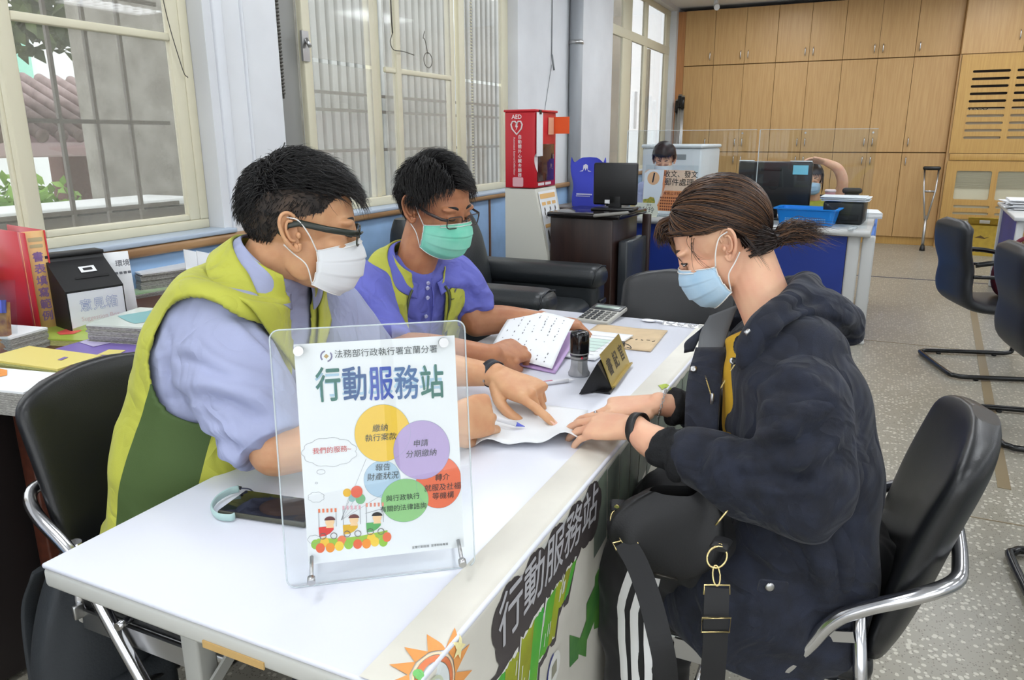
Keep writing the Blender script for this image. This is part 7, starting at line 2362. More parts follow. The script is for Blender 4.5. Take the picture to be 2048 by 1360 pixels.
def r1(p, th, ph, g):
    if not hl1(p, th, ph):
        return 0
    top = p.z > 0.064 - 0.30 * max(0, -p.x - 0.02) - 0.75 * max(0, -p.x - 0.06)
    if top:
        return g.uniform(0.030, 0.052) * (1.0 + 0.35 * max(0, p.x / 0.08)) * (0.55 if p.x < -0.05 else 1)
    return g.uniform(0.006, 0.013) if g.random() < 0.55 else 0


def cb1(p, g):
    f = float(np.clip((p.x + 0.095) / 0.06, 0, 1)) + 0.15 * g.normal()
    if p.z > 0.05 or (p.x < -0.055 and p.z > -0.02):
        return (-0.6 + 1.6 * f, 0.35 * g.normal() - 0.15 * np.sign(p.y), -0.7 + 0.8 * f)
    return (-0.5, 0, -1.0)


strands(k, stub(H1, r1, 5600, 0.04, cb1, 3, S1, r0=0.0008, lift=0.62, seed=4)); k.build('hair_strands', M_HAIR_BLK, hr)
brows_eyes(m1, H1, S1, M_BROW)
mask('face_mask', m1, H1, M_MASKW, M_LOOP, S1)
glasses(m1, H1, S1, mat('black_green_frame', (36, 42, 34), rough=0.3), temple=(0.004, 0.0060))
# wrist watch
wb, u_, w_, ax_ = wrist_band('watch_strap', m1, LW1 - dL * 0.012, dL, 0.0315, 0.0275, Vector((0.18, -0.26, 0.95)), mat('navy_strap', (30, 34, 44), rough=0.5), width=0.021)
bq = MB(); Mw = frame(LW1 - dL * 0.012 + (w_ * 0.033) , ax_, u_); bq.box((0, 0, 0.001), (0.026, 0.006, 0.003), M=Mw); bq.build('watch_buckle', M_STEEL, wb)
bq = MB(); bq.lathe((0, 0, 0), [(0.016, 0), (0.017, 0.006), (0.014, 0.008)], 20, M=frame(LW1 - dL * 0.012 - w_ * 0.031, ax_, u_.cross(ax_) * -1 if False else u_)); bq.build('watch_case', M_STEEL, wb)
trousers(m1, (-1.16, 1.0, 0.52), (0.10, -0.99, 0), (1, 0.1, 0), (-0.78, 1.16, 0.50), (-0.80, 0.92, 0.50), (-0.82, 1.18, 0.06), (-0.85, 0.90, 0.06), M_TROU)
adopt(m1)

# ================================================================== second man (green mask, violet shirt)
m2_ = thing('person', 'man in lime vest and violet-blue shirt, green mask and glasses, holding a printed list', 'person', (-1.25, 1.80, 0.0))
S2 = 1.03
H2 = head_frame(atd(874, 410, 2.04), (0.97, -0.24), math.radians(15), math.radians(2))
rt2 = Vector((-0.36, -0.933, 0))
T2 = Torso([((-1.27, 1.80, 0.50), 0.172, 0.12, 0.13), ((-1.255, 1.80, 0.60), 0.174, 0.125, 0.125), ((-1.225, 1.795, 0.70), 0.178, 0.118, 0.125), ((-1.185, 1.785, 0.82), 0.188, 0.105, 0.130),
            ((-1.150, 1.775, 0.905), 0.182, 0.085, 0.110), ((-1.132, 1.770, 0.950), 0.136, 0.068, 0.086), ((-1.115, 1.766, 0.980), 0.082, 0.060, 0.068), ((-1.095, 1.762, 1.008), 0.064, 0.057, 0.060)], rt2, 0.8)
RS2 = Vector((-1.205, 1.615, 0.905)); RE2 = Vector((-1.06, 1.52, 0.80)); RW2 = onz(985, 710, TZ + 0.056)
LS2 = Vector((-1.085, 1.925, 0.905)); LE2 = onz(958, 648, TZ + 0.05) + Vector((-0.02, 0.02, 0)); LW2 = onz(1082, 640, TZ + 0.055)
sk = MB()
head_parts(sk, H2, S2)
limb(sk, [(-1.15, 1.775, 0.92), (-1.115, 1.766, 0.99), H2 @ Vector((-0.022, 0, -0.045))], [0.050, 0.056, 0.059], seg=20)
limb(sk, [(-1.24, 1.80, 0.58), (-1.19, 1.79, 0.78), (-1.15, 1.775, 0.92)], [(0.10, 0.08), (0.10, 0.07), (0.07, 0.045)], seg=18)
limb(sk, [(-1.15, 1.775, 0.91), RS2, (RS2 + RE2) / 2, RE2], [0.06, 0.056, 0.050, 0.044], seg=16)
limb(sk, [RE2, RE2 * 0.6 + RW2 * 0.4 + Vector((0, 0, 0.006)), RW2], [0.045, 0.043, (0.029, 0.025)], seg=18)
limb(sk, [(-1.15, 1.775, 0.91), LS2, (LS2 + LE2) / 2, LE2], [0.06, 0.056, 0.050, 0.044], seg=16)
limb(sk, [LE2, LE2 * 0.6 + LW2 * 0.4 + Vector((0, 0, 0.006)), LW2], [0.045, 0.042, (0.029, 0.025)], seg=18)
d2R = (onz(1078, 690, TZ + 0.04) - RW2).normalized()
tips2R = hand_parts(sk, RW2 + d2R * 0.012, d2R, Vector((0.25, -0.55, 0.8)), -1, ((66, 82, 40), (70, 84, 44), (72, 84, 44), (74, 82, 40)),
                    ((0.012, 0.022, -0.006), (0.045, 0.040, -0.020), (0.074, 0.036, -0.036), (0.092, 0.018, -0.044)), s=1.06, spread=(8, 3, -4, -10))
d2L = (onz(1172, 655, TZ + 0.03) - LW2).normalized()
tips2L = hand_parts(sk, LW2 + d2L * 0.012, d2L + Vector((0, 0, 0.05)), Vector((0.35, 0.15, 0.92)), -1, ((34, 40, 20), (38, 44, 24), (44, 46, 24), (50, 46, 24)),
                    ((0.012, 0.022, -0.006), (0.045, 0.044, -0.018), (0.076, 0.048, -0.028), (0.100, 0.044, -0.034)), s=1.05, spread=(4, 1, -3, -7))
me = remesh(sk, 0.0032, 3)
b_ = MB(); ear(b_, H2, -1, S2); ear(b_, H2, 1, S2)
bm = bmesh.new(); bm.from_mesh(me)
em_ = bpy.data.meshes.new('ear_source'); em_.from_pydata(b_.v, [], b_.f); em_.polygons.foreach_set('use_smooth', [True] * len(em_.polygons)); bm.from_mesh(em_); bpy.data.meshes.remove(em_)
bm.to_mesh(me); bm.free()
me.materials.append(M_SKIN_M2)
link('body', me, m2_)
k = MB(); T2.mesh(k, 36, 26, 0.0, 0.88, -0.003)
limb(k, [RS2 + Vector((0.02, 0.06, 0.01)), RS2, RS2 * 0.5 + RE2 * 0.5, RE2 + (RE2 - RS2) * 0.02], [(0.078, 0.078), (0.084, 0.080), (0.080, 0.078), (0.070, 0.072)], seg=24, end=False)
limb(k, [LS2 + Vector((-0.02, -0.06, 0.01)), LS2, LS2 * 0.5 + LE2 * 0.5 + Vector((0, 0.01, 0)), LE2 * 0.88 + LS2 * 0.12], [(0.078, 0.078), (0.082, 0.078), (0.078, 0.074), (0.068, 0.066)], seg=24, end=False)
me = remesh(k, 0.0075, 5); me.materials.append(M_SH2)
wrinkle(me, 0.004, 10, seed=7.0)
creases(me, 0.011, 6.5, (1.0, 1.0, 1.6), seed=4.5, sharp=3.2)
folds_at(me, [([(705, 560), (740, 600), (800, 630)], 0.014, 0.010), ([(700, 590), (745, 625), (800, 650)], 0.010, -0.010), ([(715, 620), (760, 645), (810, 665)], 0.010, 0.008), ([(930, 550), (955, 580), (985, 590)], 0.011, 0.009),
              ([(935, 580), (960, 605), (988, 612)], 0.009, -0.009), ([(925, 610), (955, 628), (985, 632)], 0.009, 0.007), ([(868, 560), (864, 600), (868, 640)], 0.007, 0.005), ([(850, 570), (858, 610), (856, 645)], 0.007, -0.005)])
sh2 = link('shirt', me, m2_)
for v_ in (0.80, 0.72, 0.62, 0.52, 0.42):
    c_, wd_, L_, F_, t_ = T2.at(v_)
    MB().cyl(T2.pt(0.25, v_, 0.002), T2.pt(0.25, v_, 0.0075), 0.0055, 12).build('button', mat('shirt_button', (190, 192, 226), rough=0.4), sh2)
MB().tube([T2.pt(0.262, 0.36 + 0.5 * i / 12, 0.003) for i in range(13)], 0.003, 6, flat=(0.0015, 0.003)).build('placket_edge', M_SH2, sh2)
A2R, A2L = RS2 + Vector((0, 0, -0.035)), LS2 + Vector((0, 0, -0.035))
vs, fs, ms = T2.shell(150, 110, 0.0, 0.93, lambda u, v: 0.011 + 0.003 * math.sin(u * 40 + v * 9) * (1 - v), vest_keep(T2, rt2, A2R, A2L, 0.086, lambda v: 0.040 + 0.03 * max(0, v - 0.5) + 0.05 * max(0, v - 0.72) + 0.4 * max(0, v - 0.78), lt=-0.012), vest_mat(T2))
vest2 = solid(vs, fs, ms, [M_VEST, M_VGRN], 0.005, 'vest', m2_, smooth_it=3)
creases(vest2.data, 0.005, 7.0, (1, 1, 1.2), seed=3.5, sharp=2.6)
collar2(m2_, T2, M_VEST, 'vest_collar', vb=0.935, vf=0.68, wb=0.11, wf=0.24, gap=0.062, off0=0.018, off1=0.026, tip=0.03)
collar2(m2_, T2, M_SH2, 'shirt_collar', vb=0.965, vf=0.80, wb=0.06, wf=0.16, gap=0.036, off0=0.008, off1=0.015, th=0.003, tip=0.01)
for u0, u1, v_ in ((0.08, 0.20, 0.60), (0.30, 0.42, 0.60)):
    MB().tube([T2.pt(u0 + (u1 - u0) * i / 10, v_ - 0.02 * i / 10, 0.0185) for i in range(11)], 0.0026, 6).build('pocket_piping', M_VPIPE, m2_)
for sg_ in (-1, 1):
    MB().tube([T2.pt(0.25 + sg_ * (0.046 + 0.03 * max(0, v_ - 0.5) + 0.05 * max(0, v_ - 0.72)), v_, 0.017) for v_ in [0.05 + 0.70 * i / 24 for i in range(25)]], 0.0035, 6).build('vest_zip_edge', M_VPIPE, m2_)
bz = MB(); c0 = T2.pt(0.335, 0.665, 0.0195); c_, wd_, L_, F_, t_ = T2.at(0.665)
nb = (T2.pt(0.335, 0.665, 0.03) - T2.pt(0.335, 0.665, 0.0)).normalized(); Mb2 = frame(c0, t_.cross(nb), t_)
bz.tube([Mb2 @ Vector((0.011 * math.cos(math.radians(q)), 0.011 * math.sin(math.radians(q)), 0)) for q in range(150, 400, 16)], 0.0016, 6)
bz.poly([(0, 0.006), (-0.006, 0), (0, -0.006), (0.006, 0)], Mb2, 0.001)
bz.build('embroidered_emblem', mat('emblem_thread', (110, 108, 130), rough=0.7), m2_)
bz = MB()
for i in range(5):
    q0 = T2.pt(0.340, 0.585 - i * 0.055, 0.0195); Mb3 = frame(q0, t_.cross(nb), t_)
    bz.text('宜蘭分署'[i % 4], 0.020, Mb3, z=0.001)
bz.build('embroidered_lettering', mat('emblem_thread', (110, 108, 130)), m2_)


def hl2(p, th, ph):
    return p.z > np.interp(p.x, [-0.11, -0.085, -0.06, -0.035, -0.012, 0.015, 0.030, 0.045, 0.062, 0.09], [-0.050, -0.055, -0.045, 0.0, 0.014, 0.018, 0.030, 0.054, 0.066, 0.072])


k = hair_cap(H2, hl2, lambda p, th, ph: 0.003, S2); hr = k.build('hair', M_HBASE, m2_)


def r2(p, th, ph, g):
    if not hl2(p, th, ph):
        return 0
    if p.x > 0.02 and p.z > 0.05:
        return g.uniform(0.030, 0.046)
    return g.uniform(0.035, 0.055) if p.z > 0.03 else g.uniform(0.02, 0.035)


def cb2(p, g):
    if p.z > 0.045:
        return (0.7, (0.9 if p.y > -0.02 else -0.8) + 0.2 * g.normal(), -0.25)
    return (0.35, 0, -1.0)


k = MB(); strands(k, stub(H2, r2, 4800, 0.05, cb2, 3, S2, r0=0.0009, lift=0.75, seed=9, seg=6)); k.build('hair_strands', M_HAIR_BLK, hr)
brows_eyes(m2_, H2, S2, M_BROW)
mask('face_mask', m2_, H2, M_MASKG, M_LOOP, S2, wide=1.02)
glasses(m2_, H2, S2, mat('dark_brown_frame', (58, 46, 44), rough=0.3), temple=(0.003, 0.0040), drop=0.003)
trousers(m2_, (-1.26, 1.80, 0.50), (-0.1, -0.99, 0), (1, -0.1, 0), (-0.84, 1.90, 0.50), (-0.86, 1.70, 0.50), (-0.84, 1.92, 0.06), (-0.86, 1.70, 0.06), M_TROU)
adopt(m2_)
# plain stool-chair under the second man
fold_chair('black padded folding chair hidden under the man with the green mask', (-1.285, 1.80, 0), math.radians(-5))
# ------------------------------------------------------------------ the visitor in the navy jacket
M_JACK = mat('navy_jacket', (15, 19, 32), rough=0.85, rgb2=(24, 30, 47), noise_scale=30, sheen=0.08, bump=0.3, bump_scale=500, crumple=(8.0, 0.013))
M_RIB = mat('black_rib_knit', (20, 21, 24), rough=0.9, bump=0.6, bump_scale=300)
M_LINING = mat('grey_lining', (104, 106, 108), rough=0.85, bump=0.2, bump_scale=500)
M_TEE = mat('mustard_tee', (216, 168, 36), rough=0.8, noise_amt=0.08, noise_scale=20)
M_PANTS = mat('black_track_pants', (20, 20, 23), rough=0.7, sheen=0.1)
w = thing('person', 'woman in a navy hooded jacket and blue mask with tied brown hair, holding the form', 'person', (0.0, 1.41, 0.0))
S3 = 0.915
H3 = head_frame(atd(1440, 478, 1.44), (-0.985, -0.17), math.radians(31), math.radians(-2))
rt3 = Vector((-0.22, 0.975, 0))
T3 = Torso([((-0.075, 1.40, 0.395), 0.205, 0.25, 0.130), ((-0.060, 1.405, 0.475), 0.215, 0.26, 0.120), ((-0.030, 1.410, 0.58), 0.200, 0.19, 0.095), ((-0.035, 1.415, 0.70), 0.190, 0.135, 0.092),
            ((-0.065, 1.425, 0.81), 0.192, 0.125, 0.098), ((-0.100, 1.435, 0.895), 0.182, 0.100, 0.095), ((-0.118, 1.445, 0.945), 0.140, 0.082, 0.088), ((-0.138, 1.452, 0.980), 0.086, 0.070, 0.072), ((-0.155, 1.456, 1.01), 0.064, 0.058, 0.060)], rt3, 0.8)
NS, NE, NW = Vector((-0.065, 1.278, 0.880)), atd(1600, 992, 1.23), atd(1272, 856, 1.375)
FS, FE, FW_ = Vector((-0.150, 1.590, 0.880)), Vector((-0.100, 1.560, 0.740)), onz(1318, 808, TZ + 0.064)
sk = MB()
head_parts(sk, H3, S3, female=True)
limb(sk, [(-0.115, 1.445, 0.94), (-0.145, 1.455, 1.00), H3 @ Vector((-0.026, 0, -0.050))], [0.058, 0.050, 0.052], seg=20)
limb(sk, [(-0.02, 1.41, 0.60), (-0.045, 1.42, 0.80), (-0.10, 1.44, 0.91)], [(0.09, 0.07), (0.09, 0.07), (0.07, 0.05)], seg=18)
limb(sk, [(-0.10, 1.435, 0.90), NS, (NS + NE) / 2, NE], [0.045, 0.042, 0.040, 0.036], seg=16)
CFN = atd(1328, 894, 1.335)
limb(sk, [NE, CFN, NW], [0.037, 0.033, (0.0245, 0.0215)], seg=18)
limb(sk, [(-0.10, 1.445, 0.90), FS, (FS + FE) / 2, FE], [0.045, 0.042, 0.040, 0.036], seg=16)
limb(sk, [FE, FE * 0.5 + FW_ * 0.5, FW_], [0.037, 0.036, (0.0245, 0.0215)], seg=18)
# near (left) hand: thumb below the sheet edge, fingers on top
dN = (onz(1160, 848, TZ + 0.040) - NW).normalized()
tipsN = hand_parts(sk, NW + dN * 0.010, dN, Vector((-0.15, -0.30, 0.94)), -1, ((8, 12, 6), (10, 14, 6), (14, 16, 8), (18, 20, 8)),
                   ((0.010, 0.020, -0.006), (0.040, 0.040, -0.018), (0.070, 0.046, -0.024), (0.096, 0.040, -0.026)), s=0.93, spread=(5, 1, -3, -8))
# far (right) hand: index with ring reaching to the form
dF = (onz(1175, 820, TZ + 0.044) - FW_).normalized()
tipsF = hand_parts(sk, FW_ + dF * 0.010, dF, Vector((-0.05, -0.20, 0.97)), 1, ((6, 8, 4), (20, 24, 12), (40, 44, 20), (44, 46, 20)),
                   ((0.010, 0.020, -0.006), (0.040, 0.036, -0.018), (0.068, 0.034, -0.026), (0.090, 0.026, -0.032)), s=0.93, spread=(3, 1, -2, -6))
me = remesh(sk, 0.0026, 4)
b_ = MB(); ear(b_, H3, -1, S3 * 0.95); ear(b_, H3, 1, S3 * 0.95)
bm = bmesh.new(); bm.from_mesh(me)
em_ = bpy.data.meshes.new('ear_source'); em_.from_pydata(b_.v, [], b_.f); em_.polygons.foreach_set('use_smooth', [True] * len(em_.polygons)); bm.from_mesh(em_); bpy.data.meshes.remove(em_)
bm.to_mesh(me); bm.free()
me.materials.append(M_SKIN_W)
link('body', me, w)
nails_obj(w, tipsN, (0, 1, 4), M_NAIL, 0.93); nails_obj(w, tipsF, (0,), M_NAIL, 0.93)
# mustard tee
T3b = Torso([(s_[0], s_[1] * 0.94, s_[2] + (0.034 if i_ > 3 else -0.02), s_[3] * 0.9) for i_, s_ in enumerate(T3.st)], rt3, 0.8)
k = MB(); T3b.mesh(k, 36, 20, 0.30, 0.90, -0.012); me = remesh(k, 0.008, 3); me.materials.append(M_TEE); link('tee_shirt', me, w)


# jacket: open shell, sleeves with folds, hood, rib cuffs
def jk(c, u, v):
    du = abs(u - 0.25)
    o = 0.0 if v < 0.60 else 0.012 + 0.30 * (v - 0.60)
    return du > o


vs, fs, ms = T3.shell(150, 120, 0.0, 0.90, lambda u, v: 0.014 + 0.006 * math.sin(u * 30 + v * 12) * (1 - v) + 0.005 * math.sin(v * 40 + u * 16) * (1 - 0.6 * v), jk)
jo = solid(vs, fs, ms, [M_JACK], 0.006, 'jacket', w, smooth_it=2)
cz = atd
creases(jo.data, 0.010, 5.0, (1.4, 1.4, 1.0), seed=5.5, sharp=2.8)
folds_at(jo.data, [([(1700, 840), (1690, 900), (1660, 950)], 0.014, 0.010), ([(1560, 1060), (1600, 1120), (1620, 1210)], 0.012, -0.013), ([(1600, 1050), (1640, 1120), (1660, 1210)], 0.014, 0.013), ([(1500, 1070), (1545, 1120), (1570, 1160)], 0.012, 0.010), ([(1660, 1040), (1690, 1110), (1690, 1200)], 0.012, -0.012),
                   ([(1480, 1130), (1500, 1200), (1490, 1280)], 0.012, 0.010), ([(1560, 1200), (1590, 1260), (1570, 1310)], 0.012, 0.010), ([(1630, 1200), (1640, 1260), (1610, 1310)], 0.011, -0.011), ([(1400, 1180), (1420, 1240), (1400, 1300)], 0.011, -0.010), ([(1360, 1170), (1370, 1240), (1350, 1290)], 0.012, 0.010)])
k = MB()
CU = CFN + (NE - CFN).normalized() * 0.045
limb(k, [NS + Vector((-0.03, 0.08, 0.02)), NS + Vector((0.005, 0.0, 0.0)), NS * 0.5 + NE * 0.5 + Vector((0.014, -0.004, 0)), NE + Vector((0.012, 0.002, -0.004)), NE * 0.55 + CU * 0.45, CU], [(0.085, 0.085), (0.084, 0.084), (0.082, 0.080), (0.070, 0.068), (0.064, 0.060), (0.048, 0.046)], seg=26)
CF = FW_ - (FW_ - FE).normalized() * 0.095
limb(k, [FS + Vector((0.03, -0.08, 0.02)), FS, FS * 0.5 + FE * 0.5, FE, FE * 0.5 + CF * 0.5, CF], [(0.08, 0.08), (0.085, 0.085), (0.084, 0.082), (0.076, 0.074), (0.066, 0.062), (0.046, 0.044)], seg=26)
me = remesh(k, 0.0065, 4); me.materials.append(M_JACK)
wrinkle(me, 0.004, 11, seed=3.0)
creases(me, 0.013, 6.0, (1.0, 1.0, 1.5), seed=6.5, sharp=3.0)
fl_ = []
for pts, wd, dp in (([(1645, 790), (1580, 850), (1490, 880)], 0.012, 0.010), ([(1660, 830), (1590, 885), (1480, 902)], 0.010, -0.011), ([(1680, 870), (1600, 925), (1470, 925)], 0.012, 0.013), ([(1680, 910), (1600, 955), (1480, 950)], 0.010, -0.012),
                    ([(1670, 950), (1600, 985), (1500, 975)], 0.011, 0.011), ([(1440, 880), (1428, 930), (1440, 975)], 0.010, 0.010), ([(1412, 880), (1396, 930), (1405, 970)], 0.008, -0.009), ([(1480, 880), (1470, 930), (1485, 980)], 0.009, -0.009),
                    ([(1370, 890), (1360, 930), (1370, 960)], 0.008, 0.007), ([(1560, 730), (1620, 760), (1680, 810)], 0.013, 0.008), ([(1530, 790), (1560, 775), (1620, 790)], 0.010, -0.008), ([(1520, 830), (1545, 810), (1600, 820)], 0.010, 0.007)):
    fl_.append((pts, wd, dp))
folds_at(me, fl_)
link('jacket_sleeves', me, jo)
for pts, rr in ((spline([CFN.lerp(NE, 0.20), CFN.lerp(NE, 0.08), CFN, CFN.lerp(NW, 0.22)], 3)[:9], 0.046), ([CF + (FW_ - FE).normalized() * (0.016 + 0.058 * i / 8) for i in range(9)], 0.041)):
    k = MB()
    k.tube(pts, [(rr + 0.006 * math.sin(i * 1.1 + 0.5)) * (1.0 - 0.03 * i) for i in range(9)], seg=30)
    me = remesh(k, 0.004, 2); me.materials.append(M_RIB); wrinkle(me, 0.003, 40)
    link('rib_cuff', me, jo)
# hood
k = MB()
limb(k, [cz(1492, 726, 1.29), cz(1508, 692, 1.29), cz(1550, 646, 1.30), cz(1602, 602, 1.36), cz(1615, 585, 1.47), cz(1545, 600, 1.58), cz(1470, 640, 1.62)], [(0.014, 0.020), (0.022, 0.032), (0.028, 0.040), (0.030, 0.042), (0.030, 0.040), (0.026, 0.036), (0.018, 0.026)], seg=20)
limb(k, [cz(1580, 640, 1.34), cz(1640, 625, 1.36), cz(1680, 640, 1.40), cz(1690, 660, 1.44)], [(0.045, 0.040), (0.050, 0.042), (0.046, 0.036), (0.034, 0.026)], seg=20)
limb(k, [cz(1590, 630, 1.48), cz(1650, 625, 1.47), cz(1692, 640, 1.44)], [(0.045, 0.040), (0.050, 0.040), (0.036, 0.030)], seg=20)
me = remesh(k, 0.006, 4); me.materials.append(M_JACK); wrinkle(me, 0.005, 16, seed=8)
folds_at(me, [([(1530, 690), (1580, 655), (1640, 640)], 0.009, -0.012), ([(1545, 668), (1590, 630), (1650, 612)], 0.010, 0.008), ([(1560, 640), (1600, 612), (1640, 600)], 0.007, -0.009), ([(1650, 640), (1680, 650), (1705, 680)], 0.008, -0.010), ([(1640, 660), (1670, 680), (1690, 700)], 0.008, 0.008)])
link('hood', me, jo)
# far collar with grey lining, far front edge and zip
lapel(jo, [cz(1476, 612, 1.52), cz(1458, 660, 1.49), cz(1446, 704, 1.46)], [cz(1420, 634, 1.54), cz(1402, 668, 1.52), cz(1396, 706, 1.49)], M_LINING, 'collar_lining', 0.004)
lapel(jo, [cz(1424, 630, 1.55), cz(1404, 662, 1.53), cz(1388, 700, 1.51)], [cz(1412, 652, 1.54), cz(1372, 682, 1.53), cz(1368, 702, 1.51)], M_JACK, 'collar_flap', 0.006)
lapel(jo, [cz(1452, 700, 1.45), cz(1442, 786, 1.38), cz(1436, 900, 1.33), cz(1440, 990, 1.33)], [cz(1392, 700, 1.47), cz(1376, 770, 1.42), cz(1374, 880, 1.38), cz(1380, 985, 1.36)], M_JACK, 'jacket_front', 0.008)
zp = MB()
bj = BVHTree.FromPolygons([v.co for v in jo.data.vertices], [list(p.vertices) for p in jo.data.polygons])


def drop(a, b, dflt):
    h = bj.ray_cast(Vector(CAM), Vector(unp(a, b)).normalized())
    return h[0] - Vector(unp(a, b)).normalized() * 0.002 if h[0] is not None else Vector(cz(a, b, dflt))


for i in range(34):
    t = i / 33
    a = Vector(cz(1396, 702, 1.462)).lerp(Vector(cz(1424, 796, 1.365)), t); b = drop(1470 - 42 * t, 728 + 70 * t, 1.38)
    zp.box(a, (0.0024, 0.0024, 0.0018)); zp.box(b, (0.0024, 0.0024, 0.0018))
zp.build('zip_teeth', M_GOLDM, jo)['kind'] = 'stuff'
MB().rbox(cz(1424, 798, 1.365), (0.006, 0.004, 0.022), 0.002, 2).build('zip_pull', M_STEEL, jo)
for a, b, d_ in ((1387, 738, 1.42), (1466, 722, 1.31)):
    MB().lathe((0, 0, 0), [(0.0065, 0), (0.0065, 0.002), (0.003, 0.0025), (0.001, 0.002)], 14, M=frame(cz(a, b, d_), (0.9, 0.42, 0), (0, 0.25, 0.97))).build('snap_button', M_STEEL, jo)
tg = MB(); tg.tube([cz(1490, 668, 1.245), cz(1499, 660, 1.245)], [0.0045, 0.0035], 10); tg.build('cord_toggle', M_STEEL, jo)
# pocket flap with button
pf = MB(); Mf = frame(cz(1545, 1172, 1.165), (0.9, 0.42, -0.12), (0.10, -0.02, 1))
pf.prism(rrect(0.046, 0.022, 0.004), 0.004, M=Mf); pf.build('pocket_tab', M_JACK, jo)
MB().lathe((0, 0, 0), [(0.0075, 0), (0.0075, 0.002), (0.005, 0.0035), (0.001, 0.004)], 16, M=Mf @ Matrix.Translation((-0.006, 0.001, 0.004))).build('snap_button', M_STEEL, jo)
# trousers with side stripes
k = MB()
KN3, FT3 = Vector((-0.330, 1.262, 0.555)), Vector((-0.285, 1.235, 0.06)); KF3, FTF = Vector((-0.335, 1.46, 0.560)), Vector((-0.30, 1.48, 0.06))
HN, HF = Vector((0.0, 1.32, 0.535)), Vector((-0.01, 1.50, 0.535))
limb(k, [HN, HN * 0.5 + KN3 * 0.5 + Vector((0, 0, 0.012)), KN3 + Vector((0.012, 0, 0.0)), KN3 * 0.5 + FT3 * 0.5, FT3], [0.095, 0.086, 0.074, 0.066, 0.052], seg=22)
limb(k, [HF, HF * 0.5 + KF3 * 0.5 + Vector((0, 0, 0.012)), KF3 + Vector((0.012, 0, 0.0)), KF3 * 0.5 + FTF * 0.5, FTF], [0.095, 0.086, 0.074, 0.066, 0.052], seg=22)
k.ell((0.0, 1.41, 0.54), (0.14, 0.17, 0.10), seg=22, rings=12)
me = remesh(k, 0.007, 4); me.materials.append(M_PANTS); wrinkle(me, 0.006, 16, seed=5)
pants = link('track_trousers', me, w)
bvh = BVHTree.FromPolygons([v.co for v in me.vertices], [list(p.vertices) for p in me.polygons])
leg_axis = [KN3.lerp(FT3, t) for t in [i / 24 for i in range(25)]]
for j in range(3):
    pts = []
    for i, a in enumerate(leg_axis[:22]):
        ang = math.radians(-100 + j * 20 + 10 * math.exp(-i / 2.5))
        o = a + Vector((0.02 * max(0, 1 - i / 4), 0, 0.0))
        dv = Vector((math.cos(ang), math.sin(ang), 0.25 * max(0, 1 - i / 5)))
        hit = bvh.ray_cast(o, dv.normalized())
        if hit[0] is not None:
            pts.append(hit[0] + hit[1] * 0.0012)
    kk = MB(); kk.tube(pts, 0.006, 6, flat=(0.0062, 0.0012), up=None)
    # orient the flat side along the surface by rebuilding as ribbon
    kk = MB(); vs = []
    for i, p in enumerate(pts):
        t = (pts[min(i + 1, len(pts) - 1)] - pts[max(i - 1, 0)]).normalized(); nn = (p - leg_axis[min(i, 24)]); nn = (nn - t * nn.dot(t)).normalized(); ww = t.cross(nn)
        vs += [p - ww * 0.0075, p - ww * 0.0025 + nn * 0.001, p + ww * 0.0025 + nn * 0.001, p + ww * 0.0075]
    kk.add(vs, [(i * 4 + q, i * 4 + q + 1, (i + 1) * 4 + q + 1, (i + 1) * 4 + q) for i in range(len(pts) - 1) for q in range(3)], smooth=True)
    kk.build('side_stripe', mat('stripe_white', (232, 232, 232), rough=0.7), pants)
for ft in (FT3, FTF):
    rings = []; q = MB()
    for t, hw, hh in ((0.065, 0.024, 0.06), (0.045, 0.032, 0.08), (0.0, 0.036, 0.08), (-0.07, 0.040, 0.058), (-0.125, 0.038, 0.044), (-0.16, 0.028, 0.034), (-0.172, 0.012, 0.02)):
        rings.append([Vector((ft.x + t, ft.y + hw * math.cos(a), max(0.003, hh * 0.5 + hh * 0.5 * math.sin(a)))) for a in [2 * math.pi * i / 16 for i in range(16)]])
    q.loft(rings); q.build('shoe', M_SHOE, w)
# hair pulled back to a low knot
KNOT = Vector((-0.094, 0.004, -0.052))


def hl3(p, th, ph):
    if p.x > 0.045:
        return p.z > 0.056
    if p.x > 0.0:
        return p.z > 0.040
    if p.x > -0.035:
        return p.z > 0.034
    return p.z > -0.066


k = hair_cap(H3, hl3, lambda p, th, ph: 0.003, S3); hr = k.build('hair', mat('hair_base_brown', (30, 22, 19), rough=0.95, spec=0.05), w)
g3 = np.random.default_rng(21); rs = []


def edir(p):
    return Vector(((p.x - CR_C.x) / CR_R.x, (p.y - CR_C.y) / CR_R.y, (p.z - CR_C.z) / CR_R.z)).normalized()


def epos(d, l):
    return CR_C + Vector((d.x * (CR_R.x + l), d.y * (CR_R.y + l), d.z * (CR_R.z + l)))


